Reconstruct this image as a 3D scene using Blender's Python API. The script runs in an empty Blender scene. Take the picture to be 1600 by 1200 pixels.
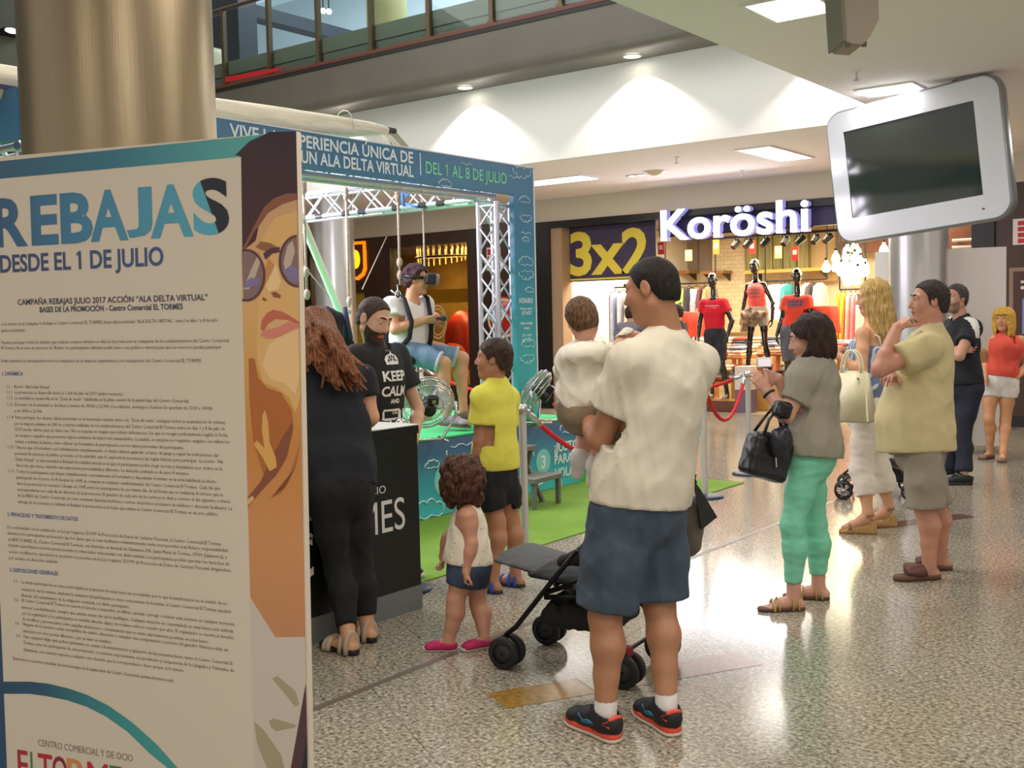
import bpy, bmesh, math, random
import numpy as np
from mathutils import Vector, Matrix, Euler
random.seed(7); np.random.seed(7)
scene = bpy.context.scene
COL = scene.collection

# ------------------------------------------------------------------ camera
F_PX = 1700.0; EYE = 1.57
RCAM = (Matrix.Rotation(math.radians(37.3), 3, 'Z') @ Matrix.Rotation(math.radians(90 - 3.54), 3, 'X')
        @ Matrix.Rotation(math.radians(-1.29), 3, 'Z'))
cam_d = bpy.data.cameras.new('camera'); cam = bpy.data.objects.new('camera', cam_d); COL.objects.link(cam)
cam_d.sensor_fit = 'HORIZONTAL'; cam_d.sensor_width = 36.0; cam_d.lens = 36.0 * F_PX / 1600.0
cam_d.clip_start = 0.05; cam_d.clip_end = 200
cam.matrix_world = Matrix.Translation((0, 0, EYE)) @ RCAM.to_4x4()
scene.camera = cam

# ------------------------------------------------------------------ view, world, big lights
vs = scene.view_settings
vs.view_transform = 'Standard'; vs.look = 'None'; vs.gamma = 1.0; vs.use_curve_mapping = False
vs.exposure = 0.42
world = bpy.data.worlds.new('world'); scene.world = world; world.use_nodes = True
bgn = world.node_tree.nodes['Background']
bgn.inputs[0].default_value = (1.0, 0.965, 0.92, 1); bgn.inputs[1].default_value = 0.5

def area(name, loc, size, power, color=(1, 1, 1), target=None, sizey=None, spread=180):
    d = bpy.data.lights.new(name, 'AREA'); d.energy = power; d.color = color; d.size = size
    d.shape = 'RECTANGLE'; d.size_y = sizey or size; d.spread = math.radians(spread)
    o = bpy.data.objects.new(name, d); o.location = loc
    t = Vector(target) - Vector(loc) if target else Vector((0, 0, -1))
    o.rotation_euler = t.to_track_quat('-Z', 'Y').to_euler(); COL.objects.link(o); return o
def spot(name, loc, target, power, angle, blend, color=(1, 1, 1), r=0.03):
    d = bpy.data.lights.new(name, 'SPOT'); d.energy = power; d.color = color; d.spot_size = math.radians(angle)
    d.spot_blend = blend; d.shadow_soft_size = r
    o = bpy.data.objects.new(name, d); o.location = loc
    o.rotation_euler = (Vector(target) - Vector(loc)).to_track_quat('-Z', 'Y').to_euler(); COL.objects.link(o); return o
# daylight falling through the open atrium
area('atrium_daylight', (-9.0, 4.0, 8.6), 7, 400, (1.0, 0.98, 0.95), (-5.5, 3.0, 0), 9)
# ceiling troffers of the gallery, plus added fill panels
area('gallery_or_fill_light', (-2.85, 6.85, 3.49), 0.45, 22, (1.0, 0.96, 0.90), None, 0.5)
area('gallery_or_fill_light', (-3.26, 9.95, 3.49), 0.4, 14, (1.0, 0.96, 0.90), None, 0.4)
area('gallery_or_fill_light', (-5.65, 12.95, 3.49), 0.5, 13, (1.0, 0.95, 0.88), None, 1.2)
area('gallery_or_fill_light', (-9.1, 13.1, 3.49), 1.2, 17, (1.0, 0.95, 0.88), None, 0.6)
area('gallery_or_fill_light', (-1.2, 12.6, 3.49), 0.6, 30, (1.0, 0.93, 0.84), None, 1.2)
area('gallery_or_fill_light', (-13.0, 13.1, 3.49), 1.2, 20, (1.0, 0.95, 0.88), None, 0.6)
for lx, ly in ((0.3, 0.3), (-1.6, 3.0), (1.2, 4.6), (2.4, 0.0), (0.4, 8.2), (-1.4, -2.2)): area('gallery_or_fill_light', (lx, ly, 3.49), 1.2, 20, (1.0, 0.95, 0.89), None, 1.2)  # unseen lamps added to brighten the soffit and the foreground
# shop lighting
area('shop_light', (-8.8, 16.6, 3.05), 2.6, 180, (1.0, 0.90, 0.72), None, 1.6)
area('shop_light', (-6.0, 17.0, 3.05), 2.6, 190, (1.0, 0.86, 0.62), None, 1.8)
area('shop_light', (-4.6, 17.5, 3.05), 1.0, 90, (1.0, 0.84, 0.58), None, 1.8)
area('boutique_light', (-13.6, 16.6, 2.95), 3.0, 130, (1.0, 0.84, 0.55), None, 1.0)
# rig light inside the flight stand
area('stand_light', (-7.6, 5.2, 2.62), 1.2, 110, (0.93, 0.86, 1.0), (-7.0, 6.2, 0.6), 2.0)
area('stand_light', (-8.8, 7.1, 2.55), 0.5, 40, (0.92, 0.80, 1.0), (-8.6, 7.8, 2.8), 0.5)
# downlights that wash the white fascia
for dlx in (-14.22, -11.69, -9.16, -6.63, -4.1):
    spot('fascia_downlight', (dlx, 11.08, 4.555), (dlx, 11.12, 3.4), 95, 112, 0.25, (1.0, 0.96, 0.88), 0.04)

# ------------------------------------------------------------------ colour and material helpers
def lin(c):
    def f(v):
        v = v / 255.0
        return v / 12.92 if v <= 0.04045 else ((v + 0.055) / 1.055) ** 2.4
    return (f(c[0]), f(c[1]), f(c[2]), 1.0)
MATS = {}
def nd(t, typ, **kw):
    n = t.nodes.new(typ)
    for k, v in kw.items(): setattr(n, k, v)
    return n
def mat(name, rgb, rough=0.5, metal=0.0, var=0.0, vscale=8.0, bump=0.0, bscale=60.0, emit=0.0, ecol=None,
        stretch=None, spec=None, trans=0.0, alpha=1.0, sheen=0.0, rgb2=None, coat=0.0, sss=0.0):
    if name in MATS: return MATS[name]
    m = bpy.data.materials.new(name); m.use_nodes = True; t = m.node_tree; MATS[name] = m
    p = t.nodes['Principled BSDF']
    p.inputs['Base Color'].default_value = lin(rgb); p.inputs['Roughness'].default_value = rough
    p.inputs['Metallic'].default_value = metal
    if spec is not None: p.inputs['Specular IOR Level'].default_value = spec
    if trans: p.inputs['Transmission Weight'].default_value = trans
    if alpha < 1: p.inputs['Alpha'].default_value = alpha
    if sheen: p.inputs['Sheen Weight'].default_value = sheen
    if coat: p.inputs['Coat Weight'].default_value = coat; p.inputs['Coat Roughness'].default_value = 0.08
    if sss:
        p.inputs['Subsurface Weight'].default_value = sss; p.inputs['Subsurface Scale'].default_value = 0.01
    if emit: 
        p.inputs['Emission Color'].default_value = lin(ecol or rgb); p.inputs['Emission Strength'].default_value = emit
    tc = nd(t, 'ShaderNodeTexCoord'); mp = nd(t, 'ShaderNodeMapping'); t.links.new(tc.outputs['Object'], mp.inputs['Vector'])
    if stretch: mp.inputs['Scale'].default_value = stretch
    if var or rgb2:
        n = nd(t, 'ShaderNodeTexNoise'); n.inputs['Scale'].default_value = vscale; n.inputs['Detail'].default_value = 4
        t.links.new(mp.outputs[0], n.inputs['Vector'])
        r = nd(t, 'ShaderNodeValToRGB'); r.color_ramp.elements[0].position = 0.35; r.color_ramp.elements[1].position = 0.65
        a = lin(rgb); b = lin(rgb2) if rgb2 else None
        if b is None:
            r.color_ramp.elements[0].color = tuple(c * (1 - var) for c in a[:3]) + (1,)
            r.color_ramp.elements[1].color = tuple(min(1, c * (1 + var)) for c in a[:3]) + (1,)
        else:
            r.color_ramp.elements[0].color = a; r.color_ramp.elements[1].color = b
        t.links.new(n.outputs['Fac'], r.inputs['Fac']); t.links.new(r.outputs['Color'], p.inputs['Base Color'])
    if bump:
        n2 = nd(t, 'ShaderNodeTexNoise'); n2.inputs['Scale'].default_value = bscale; n2.inputs['Detail'].default_value = 5
        t.links.new(mp.outputs[0], n2.inputs['Vector'])
        b = nd(t, 'ShaderNodeBump'); b.inputs['Strength'].default_value = bump; b.inputs['Distance'].default_value = 0.01
        t.links.new(n2.outputs['Fac'], b.inputs['Height']); t.links.new(b.outputs[0], p.inputs['Normal'])
    return m
def gradmat(name, axis, stops, rough=0.4, spec=None):
    """printed colour gradient along a local axis: stops = [(coord, rgb), ...]"""
    if name in MATS: return MATS[name]
    m = bpy.data.materials.new(name); m.use_nodes = True; t = m.node_tree; MATS[name] = m
    p = t.nodes['Principled BSDF']; p.inputs['Roughness'].default_value = rough
    if spec is not None: p.inputs['Specular IOR Level'].default_value = spec
    tc = nd(t, 'ShaderNodeTexCoord'); sx = nd(t, 'ShaderNodeSeparateXYZ'); t.links.new(tc.outputs['Object'], sx.inputs[0])
    mr = nd(t, 'ShaderNodeMapRange'); mr.inputs['From Min'].default_value = stops[0][0]; mr.inputs['From Max'].default_value = stops[-1][0]
    t.links.new(sx.outputs[axis], mr.inputs['Value'])
    r = nd(t, 'ShaderNodeValToRGB'); cr = r.color_ramp
    lo, hi = stops[0][0], stops[-1][0]
    while len(cr.elements) < len(stops): cr.elements.new(0.5)
    for e, (c, rgb) in zip(cr.elements, stops): e.position = (c - lo) / (hi - lo)
    for e, (c, rgb) in zip(cr.elements, stops): e.color = lin(rgb)
    t.links.new(mr.outputs[0], r.inputs['Fac']); t.links.new(r.outputs['Color'], p.inputs['Base Color'])
    return m
def glass(name, tint=(235, 245, 245), alpha=0.12, rough=0.02):
    """thin pane: mostly clear with a fresnel reflection"""
    if name in MATS: return MATS[name]
    m = bpy.data.materials.new(name); m.use_nodes = True; t = m.node_tree; MATS[name] = m
    t.nodes.remove(t.nodes['Principled BSDF']); out = t.nodes['Material Output']
    tr = nd(t, 'ShaderNodeBsdfTransparent'); tr.inputs[0].default_value = lin(tint)
    gl = nd(t, 'ShaderNodeBsdfGlossy'); gl.inputs['Roughness'].default_value = rough
    fr = nd(t, 'ShaderNodeLayerWeight'); fr.inputs[0].default_value = 0.5; pw = nd(t, 'ShaderNodeMath', operation='POWER'); pw.inputs[1].default_value = 4.0
    ma = nd(t, 'ShaderNodeMath', operation='MULTIPLY_ADD'); ma.inputs[1].default_value = 0.6; ma.inputs[2].default_value = 0.03; t.links.new(fr.outputs['Facing'], pw.inputs[0]); t.links.new(pw.outputs[0], ma.inputs[0])
    mx = nd(t, 'ShaderNodeMixShader'); t.links.new(ma.outputs[0], mx.inputs[0]); t.links.new(tr.outputs[0], mx.inputs[1]); t.links.new(gl.outputs[0], mx.inputs[2])
    t.links.new(mx.outputs[0], out.inputs[0]); return m

# ------------------------------------------------------------------ geometry helpers
def thing(name, label, cat, loc=(0, 0, 0), rot=(0, 0, 0), group=None):
    o = bpy.data.objects.new(name, None); COL.objects.link(o); o.empty_display_size = 0.1
    o.location = loc; o.rotation_euler = rot if hasattr(rot, '__len__') else (0, 0, rot)
    o['label'] = label; o['category'] = cat
    if group: o['group'] = group
    WM[o.name] = Matrix.LocRotScale(o.location, o.rotation_euler, None)
    return o
def tag(o, label, cat, group=None, kind=None):
    o['label'] = label; o['category'] = cat
    if group: o['group'] = group
    if kind: o['kind'] = kind
    return o
WM = {}
def wm_of(o):
    return WM.get(o.name) or Matrix.Identity(4)
def link(name, me, parent=None, world=False, label=None):
    """one mesh object; world=True: its points are already places in the scene, not offsets from the parent"""
    o = bpy.data.objects.new(name, me); COL.objects.link(o)
    if parent:
        o.parent = parent; W = wm_of(parent)
        if world: o.matrix_parent_inverse = W.inverted(); WM[o.name] = Matrix.Identity(4)
        else: WM[o.name] = W.copy()
    if label: o['label'] = label
    return o
class MB:
    """collects shapes, then builds ONE mesh object"""
    def __init__(s): s.v = []; s.f = []; s.m = []; s.sm = []; s.mi = 0; s.smooth = False
    def add(s, vs, fs, smooth=None):
        o = len(s.v); s.v.extend([tuple(p) for p in vs])
        for f in fs:
            s.f.append([i + o for i in f]); s.m.append(s.mi); s.sm.append(s.smooth if smooth is None else smooth)
        return s
    def box(s, c, size, rz=0, M=None):
        x, y, z = [a / 2 for a in size]
        R = Matrix.Rotation(rz, 3, 'Z') if M is None else M
        vs = [Vector(c) + R @ Vector((sx * x, sy * y, sz * z)) for sx in (-1, 1) for sy in (-1, 1) for sz in (-1, 1)]
        return s.add(vs, [(0, 1, 3, 2), (4, 6, 7, 5), (0, 4, 5, 1), (2, 3, 7, 6), (0, 2, 6, 4), (1, 5, 7, 3)], False)
    def bb(s, lo, hi): return s.box([(a + b) / 2 for a, b in zip(lo, hi)], [b - a for a, b in zip(lo, hi)])
    def rbox(s, c, size, r=0.01, rz=0, seg=3):
        """box with rounded edges"""
        bm = bmesh.new(); bmesh.ops.create_cube(bm, size=1.0)
        for v in bm.verts: v.co = Vector((v.co.x * size[0], v.co.y * size[1], v.co.z * size[2]))
        bmesh.ops.bevel(bm, geom=bm.edges[:], offset=r, segments=seg, profile=0.5, affect='EDGES')
        R = Matrix.Rotation(rz, 3, 'Z') if not isinstance(rz, Matrix) else rz
        bm.verts.ensure_lookup_table()
        vs = [Vector(c) + R @ v.co for v in bm.verts]; fs = [[v.index for v in f.verts] for f in bm.faces]
        bm.free(); return s.add(vs, fs, True)
    def cyl(s, a, b, r, r2=None, n=16, caps=True, smooth=True):
        a = Vector(a); b = Vector(b); d = (b - a).normalized(); r2 = r if r2 is None else r2
        x = d.orthogonal().normalized(); y = d.cross(x); o = len(s.v); vs = []
        for i in range(n):
            t = 2 * math.pi * i / n; e = x * math.cos(t) + y * math.sin(t); vs += [a + e * r, b + e * r2]
        s.add(vs, [(2 * i, 2 * ((i + 1) % n), 2 * ((i + 1) % n) + 1, 2 * i + 1) for i in range(n)], smooth)
        if caps:
            s.add([vs[2 * i] for i in range(n)], [tuple(range(n - 1, -1, -1))], False)
            s.add([vs[2 * i + 1] for i in range(n)], [tuple(range(n))], False)
        return s
    def tube(s, pts, r, n=8, closed=False, caps=True):
        pts = [Vector(p) for p in pts]; k = len(pts); rs = r if hasattr(r, '__len__') else [r] * k
        vs = []; x = None
        for i, p in enumerate(pts):
            d = (pts[(i + 1) % k] - pts[i - 1]) if closed else (pts[min(i + 1, k - 1)] - pts[max(i - 1, 0)])
            d = d.normalized() if d.length > 1e-9 else Vector((0, 0, 1))
            x = d.orthogonal().normalized() if x is None else (x - d * x.dot(d)).normalized()
            y = d.cross(x)
            for j in range(n):
                t = 2 * math.pi * j / n; vs.append(p + (x * math.cos(t) + y * math.sin(t)) * rs[i])
        fs = []
        for i in range(k if closed else k - 1):
            for j in range(n):
                a = i * n + j; b = i * n + (j + 1) % n; c = ((i + 1) % k) * n
                fs.append((a, b, c + (j + 1) % n, c + j))
        if caps and not closed: fs += [tuple(range(n - 1, -1, -1)), tuple((k - 1) * n + j for j in range(n))]
        return s.add(vs, fs, True)
    def lathe(s, c, prof, n=32, M=None, smooth=True):
        """prof: [(radius, z), ...] about local z"""
        c = Vector(c); M = M or Matrix.Identity(3); vs = []; fs = []
        for r, z in prof:
            for j in range(n):
                t = 2 * math.pi * j / n; vs.append(c + M @ Vector((r * math.cos(t), r * math.sin(t), z)))
        for i in range(len(prof) - 1):
            for j in range(n):
                fs.append((i * n + j, i * n + (j + 1) % n, (i + 1) * n + (j + 1) % n, (i + 1) * n + j))
        return s.add(vs, fs, smooth)
    def prism(s, poly, o, x, y, depth, both=True):
        """flat polygon (2-D points) in the frame o,x,y extruded by depth along x cross y"""
        o = Vector(o); x = Vector(x); y = Vector(y); nrm = x.cross(y).normalized(); n = len(poly)
        a = [o + x * p[0] + y * p[1] for p in poly]; b = [p + nrm * depth for p in a]
        s.add(a + b, [tuple(range(n - 1, -1, -1)), tuple(range(n, 2 * n))] + [(i, (i + 1) % n, n + (i + 1) % n, n + i) for i in range(n)], False)
        return s
    def ell(s, c, r, M=None, nu=16, nv=10):
        c = Vector(c); M = M or Matrix.Identity(3); vs = []; fs = []
        for i in range(nv + 1):
            ph = math.pi * i / nv
            for j in range(nu):
                t = 2 * math.pi * j / nu
                vs.append(c + M @ Vector((r[0] * math.sin(ph) * math.cos(t), r[1] * math.sin(ph) * math.sin(t), r[2] * math.cos(ph))))
        for i in range(nv):
            for j in range(nu): fs.append((i * nu + j, (i + 1) * nu + j, (i + 1) * nu + (j + 1) % nu, i * nu + (j + 1) % nu))
        return s.add(vs, fs, True)
    def mesh(s, name, mats):
        me = bpy.data.meshes.new(name); me.from_pydata(s.v, [], s.f); me.validate(verbose=False)
        for m in (mats if isinstance(mats, (list, tuple)) else [mats]): me.materials.append(m)
        if len(me.polygons) == len(s.f):
            me.polygons.foreach_set('material_index', s.m); me.polygons.foreach_set('use_smooth', s.sm)
        me.update(); return me
    def build(s, name, mats, parent=None, world=False, label=None):
        return link(name, s.mesh(name, mats), parent, world, label)
def struct(name, mb, mats):
    o = mb.build(name, mats); o['kind'] = 'structure'; return o
def children_of(o): return [c for c in bpy.data.objects if c.parent is o]
def dup(root, loc=None, rot=None, label=None, group=None, mats=None):
    """copy of a thing with copies of its parts and sub-parts"""
    r = root.copy(); COL.objects.link(r)
    if loc is not None: r.location = loc
    if rot is not None: r.rotation_euler = rot if hasattr(rot, '__len__') else (0, 0, rot)
    if label: r['label'] = label
    if group: r['group'] = group
    def rec(src, dst):
        for ch in children_of(src):
            if ch is dst: continue
            c = ch.copy(); COL.objects.link(c); c.parent = dst; c.matrix_parent_inverse = ch.matrix_parent_inverse.copy(); rec(ch, c)
    rec(root, r); return r
_txt_cache = {}
def text_geo(s, size=1.0, bold=0.0, depth=0.0, align='LEFT', res=3, xs=1.0, shear=0.0, gap=1.0):
    """lettering as (verts, faces); x to the right, y up, z out"""
    cu = bpy.data.curves.new('t', 'FONT'); cu.body = s; cu.size = size; cu.offset = bold * size; cu.extrude = depth; cu.align_x = align
    cu.resolution_u = res; cu.shear = shear; cu.space_character = gap
    o = bpy.data.objects.new('t', cu); COL.objects.link(o)
    dg = bpy.context.evaluated_depsgraph_get(); me = bpy.data.meshes.new_from_object(o.evaluated_get(dg))
    vs = [(v.co.x * xs, v.co.y, v.co.z) for v in me.vertices]; fs = [tuple(p.vertices) for p in me.polygons]
    bpy.data.objects.remove(o); bpy.data.curves.remove(cu); bpy.data.meshes.remove(me); return vs, fs
def put_text(mb, s, o, x, y, size, n=None, fit=None, **kw):
    """lettering in the frame o, x (right), y (up); fit = width to stretch it to"""
    vs, fs = text_geo(s, size, **kw)
    if not vs: return mb
    if s == 'J': y0, y1 = min(v[1] for v in vs), max(v[1] for v in vs); vs = [(v[0], (v[1] - y0) * y1 / (y1 - y0), v[2]) for v in vs]
    if kw.get('res', 3) >= 3 and (kw.get('align', 'LEFT') == 'LEFT' or len(s) == 1):      # the numeral 1 gets its flag
        for i in [i for i, c in enumerate(s) if c == '1']:
            g = text_geo(s[:i + 1], size, **kw)[0]; xr = max(v[0] for v in g); top = max(v[1] for v in vs if abs(v[0] - xr) < size * 0.02); bar = [v[0] for v in vs if xr - size * 0.2 < v[0] < xr - size * 0.02 and v[1] > top * 0.9]
            xl = max(bar) if bar else xr - size * 0.1; z = vs[0][2]; vs = list(vs) + [(xl, top, z), (xl - 0.12 * size, top - 0.13 * size, z), (xl - 0.09 * size, top - 0.2 * size, z), (xl, top - 0.12 * size, z)]; fs = list(fs) + [(len(vs) - 4, len(vs) - 3, len(vs) - 2, len(vs) - 1)]
    x = Vector(x).normalized(); y = Vector(y).normalized(); n = x.cross(y); o = Vector(o)
    if fit:
        x0 = min(v[0] for v in vs); x1 = max(v[0] for v in vs); k = fit / max(1e-6, x1 - x0)
        x_off = {'LEFT': x0, 'CENTER': (x0 + x1) / 2, 'RIGHT': x1}[kw.get('align', 'LEFT')]
        vs = [((v[0] - x_off) * k, v[1], v[2]) for v in vs]
    return mb.add([o + x * v[0] + y * v[1] + n * v[2] for v in vs], fs, False)
def px(u, v, D):
    """photo measurement (pixel, depth in metres along the view axis) to a point of the place"""
    d = RCAM @ Vector(((u - 800) / F_PX, (600 - v) / F_PX, -1.0)); return Vector((0, 0, EYE)) + d * D
def pz(u, v, z):
    d = RCAM @ Vector(((u - 800) / F_PX, (600 - v) / F_PX, -1.0)); return Vector((0, 0, EYE)) + d * ((z - EYE) / d.z)
def pX(u, v, x):
    d = RCAM @ Vector(((u - 800) / F_PX, (600 - v) / F_PX, -1.0)); return Vector((0, 0, EYE)) + d * (x / d.x)
def pY(u, v, y):
    d = RCAM @ Vector(((u - 800) / F_PX, (600 - v) / F_PX, -1.0)); return Vector((0, 0, EYE)) + d * (y / d.y)
# ================================================================== SETTING
GY = 11.41      # white fascia of the gallery
SX = -3.67      # edge of the near soffit
CZ = 3.53       # ground floor ceiling
SY = 15.09      # shop fronts
def floor_mat():
    m = bpy.data.materials.new('polished_granite'); m.use_nodes = True; t = m.node_tree; p = t.nodes['Principled BSDF']
    tc = nd(t, 'ShaderNodeTexCoord')
    n1 = nd(t, 'ShaderNodeTexVoronoi'); n1.inputs['Scale'].default_value = 95; n1.feature = 'F1'; t.links.new(tc.outputs['Object'], n1.inputs['Vector'])
    n2 = nd(t, 'ShaderNodeTexNoise'); n2.inputs['Scale'].default_value = 55; n2.inputs['Detail'].default_value = 6; n2.inputs['Roughness'].default_value = 0.7
    t.links.new(tc.outputs['Object'], n2.inputs['Vector'])
    r1 = nd(t, 'ShaderNodeValToRGB'); e = r1.color_ramp.elements
    e[0].position = 0.36; e[0].color = lin((88, 82, 70)); e[1].position = 0.62; e[1].color = lin((208, 200, 182))
    k = e.new(0.48); k.color = lin((160, 152, 134))
    t.links.new(n2.outputs['Fac'], r1.inputs['Fac'])
    r2 = nd(t, 'ShaderNodeValToRGB'); e = r2.color_ramp.elements
    e[0].position = 0.0; e[0].color = (0.45, 0.43, 0.40, 1); e[1].position = 0.9; e[1].color = (1, 1, 1, 1)
    sep = nd(t, 'ShaderNodeSeparateColor'); t.links.new(n1.outputs['Color'], sep.inputs[0]); t.links.new(sep.outputs[0], r2.inputs['Fac'])
    mx = nd(t, 'ShaderNodeMix', data_type='RGBA', blend_type='MULTIPLY'); mx.inputs[0].default_value = 0.62
    t.links.new(r1.outputs[0], mx.inputs[6]); t.links.new(r2.outputs[0], mx.inputs[7])
    mp = nd(t, 'ShaderNodeMapping'); mp.inputs['Rotation'].default_value = (0, 0, math.radians(30)); mp.inputs['Location'].default_value = (0.20, -0.36 , 0)
    t.links.new(tc.outputs['Object'], mp.inputs['Vector'])
    br = nd(t, 'ShaderNodeTexBrick'); br.offset = 0.5; br.inputs['Scale'].default_value = 1.0; br.inputs['Brick Width'].default_value = 0.82
    br.inputs['Row Height'].default_value = 0.41; br.inputs['Mortar Size'].default_value = 0.0022; br.inputs['Mortar Smooth'].default_value = 0.3
    br.inputs['Color1'].default_value = (1, 1, 1, 1); br.inputs['Color2'].default_value = (0.9, 0.9, 0.89, 1); br.inputs['Mortar'].default_value = (0.42, 0.40, 0.37, 1)
    t.links.new(mp.outputs[0], br.inputs['Vector'])
    mx2 = nd(t, 'ShaderNodeMix', data_type='RGBA', blend_type='MULTIPLY'); mx2.inputs[0].default_value = 1.0
    t.links.new(mx.outputs[2], mx2.inputs[6]); t.links.new(br.outputs['Color'], mx2.inputs[7])
    t.links.new(mx2.outputs[2], p.inputs['Base Color'])
    p.inputs['Roughness'].default_value = 0.15; p.inputs['Specular IOR Level'].default_value = 0.5
    return m
MB_ = MB
f = MB(); f.bb((-26, -8, -0.2), (9, 24.5, 0)); struct('floor', f, floor_mat())
# brass coloured joint and inlaid stone strips (tile grid turned 30 degrees)
f = MB(); f.bb((-3.30, -4, 0), (-3.262, 14.9, 0.0015)); struct('trim_1', f, mat('joint_strip', (108, 98, 84), 0.35))
def inlay(idx, t0, t1, n0, n1, m):
    c, s_ = math.cos(math.radians(-30)), math.sin(math.radians(-30)); tx, ty = c, s_; nx, ny = -s_, c
    f = MB(); f.add([(t * tx + n * nx, t * ty + n * ny, 0.0012) for t, n in ((t0, n0), (t1, n0), (t1, n1), (t0, n1))], [(0, 1, 2, 3)])
    struct('trim_%d' % idx, f, m)
ochre = mat('ochre_stone', (150, 112, 52), 0.16, var=0.25, vscale=30); rose = mat('rose_stone', (148, 122, 104), 0.16, var=0.2, vscale=40)
brown = mat('brown_stone', (112, 84, 66), 0.16, var=0.2, vscale=40)
inlay(2, -4.17, -3.965, 1.60, 2.01, ochre); inlay(3, -4.17, -3.965, 2.013, 2.42, mat('beige_stone', (158, 142, 116), 0.16, var=0.2, vscale=40)); inlay(4, -4.17, -3.965, 2.425, 2.84, rose)
inlay(5, -6.24, -6.08, 4.93, 5.32, rose); inlay(6, -6.24, -6.08, 5.33, 6.27, brown)

white = mat('white_plaster', (236, 232, 228), 0.75, bump=0.04, bscale=20)
white2 = mat('ceiling_plaster', (247, 239, 238), 0.8)
# near soffit, and the gallery ceiling, with the fascias of the atrium
f = MB(); f.bb((SX, -8, CZ), (9, 24.5, CZ + 0.25)); f.bb((-26, GY, CZ), (SX, 24.5, CZ + 0.25)); struct('ceiling', f, white2)
f = MB(); f.bb((SX, -8, CZ + 0.25), (SX + 0.2, GY + 0.2, 5.2)); struct('wall_atrium_side', f, white)
f = MB(); f.bb((-26, GY, CZ + 0.25), (SX, GY + 0.2, 4.60)); f.bb((-26, GY - 0.03, CZ - 0.002), (SX, GY + 0.01, 4.574)); struct('wall_gallery_fascia', f, white)
# dark edge of the upper storey: quarter-round lower corner, soffit with downlights
dk = mat('dark_slab', (112, 106, 96), 0.45, var=0.06, vscale=1.5)
prof = [(10.86, 5.20)] + [(10.86 + 0.14 - 0.14 * math.cos(a), 4.72 - 0.14 * math.sin(a)) for a in [i * math.pi / 2 / 8 for i in range(9)]] + [(GY, 4.575), (GY + 0.2, 4.575), (GY + 0.2, 5.2)]
f = MB(); n = len(prof)
vsx = [(-26, y, z) for y, z in prof] + [(SX, y, z) for y, z in prof]
f.add(vsx, [(i, i + 1, n + i + 1, n + i) for i in range(n - 1)], True); f.add([vsx[n - 1], vsx[0], vsx[n], vsx[2 * n - 1]], [(0, 1, 2, 3)])
struct('trim_7', f, dk)
f = MB(); f.bb((-26, 10.84, 5.17), (SX, 10.93, 5.215)); struct('trim_8', f, mat('rust_rail', (112, 62, 50), 0.45))
f = MB(); f.bb((-26, 10.845, 5.12), (SX, 10.86, 5.168)); struct('trim_9', f, mat('black_joint', (40, 38, 34), 0.5))
f = MB(); f.bb((-26, 10.98, 5.2), (SX, 11.05, 5.36)); f.bb((-26, 10.96, 5.372), (SX, 11.05, 5.58)); struct('wall_balustrade_upstand', f, mat('upstand', (134, 132, 120), 0.5))
f = MB(); f.bb((-26, GY, 5.0), (SX, 24, 5.2)); struct('floor_upper', f, mat('upper_floor', (150, 146, 140), 0.5))
f = MB(); f.bb((-32, 18.0, 5.2), (9, 18.2, 9.4)); struct('wall_upper_back', f, mat('upper_wall', (214, 226, 236), 0.7))
f = MB(); f.bb((-32, 11.2, 9.2), (9, 18.2, 9.4)); struct('ceiling_upper', f, mat('upper_ceiling_glow', (214, 228, 240), 0.7, emit=0.25, ecol=(200, 225, 245)))  # faint glow put into the ceiling itself, standing in for daylight
area('upper_light', (-13, 14.5, 9.1), 9, 520, (0.86, 0.94, 1.0), None, 3)
# glass balustrade of the upper storey: one run, posts and panes are its parts
bal = thing('glass_balustrade', 'long glass balustrade with bronze posts on the upper storey edge', 'balustrade', (-8.4, 10.9, 5.2))
bronze = mat('bronze_post', (104, 88, 66), 0.4, 0.4); pane_m = glass('pane_glass', (238, 246, 244))
bx = [-16.86 + 1.045 * i for i in range(13)]
for x in bx:
    f = MB(); f.bb((x - 0.03, 10.885, 5.205), (x + 0.03, 10.955, 6.35)); f.bb((x - 0.05, 10.875, 5.2), (x + 0.05, 10.96, 5.26)); f.build('post', bronze, bal, True)
for x in bx[:-1]:
    f = MB(); f.bb((x + 0.035, 10.915, 5.25), (x + 1.01, 10.925, 6.3)); f.build('pane', pane_m, bal, True)
f = MB(); f.cyl((bx[0] - 0.1, 10.92, 6.37), (bx[-1] + 0.1, 10.92, 6.37), 0.03); f.build('handrail', bronze, bal, True)
# red band lying on the slab edge at the far left
f = MB(); f.add([pY(352, 129, 10.83), pY(352, 120, 10.83), pY(446, 104, 10.83), pY(430, 112, 10.83)], [(0, 1, 2, 3)]); 
vs_ = list(f.v); f = MB(); f.prism([(Vector(p).x, Vector(p).z) for p in vs_], (0, 10.838, 0), (1, 0, 0), (0, 0, 1), 0.006)
tag(f.build('red_banner', mat('red_vinyl', (214, 40, 44), 0.4)), 'red tapering vinyl strip on the dark balcony edge beside the steel column', 'banner')
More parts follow.
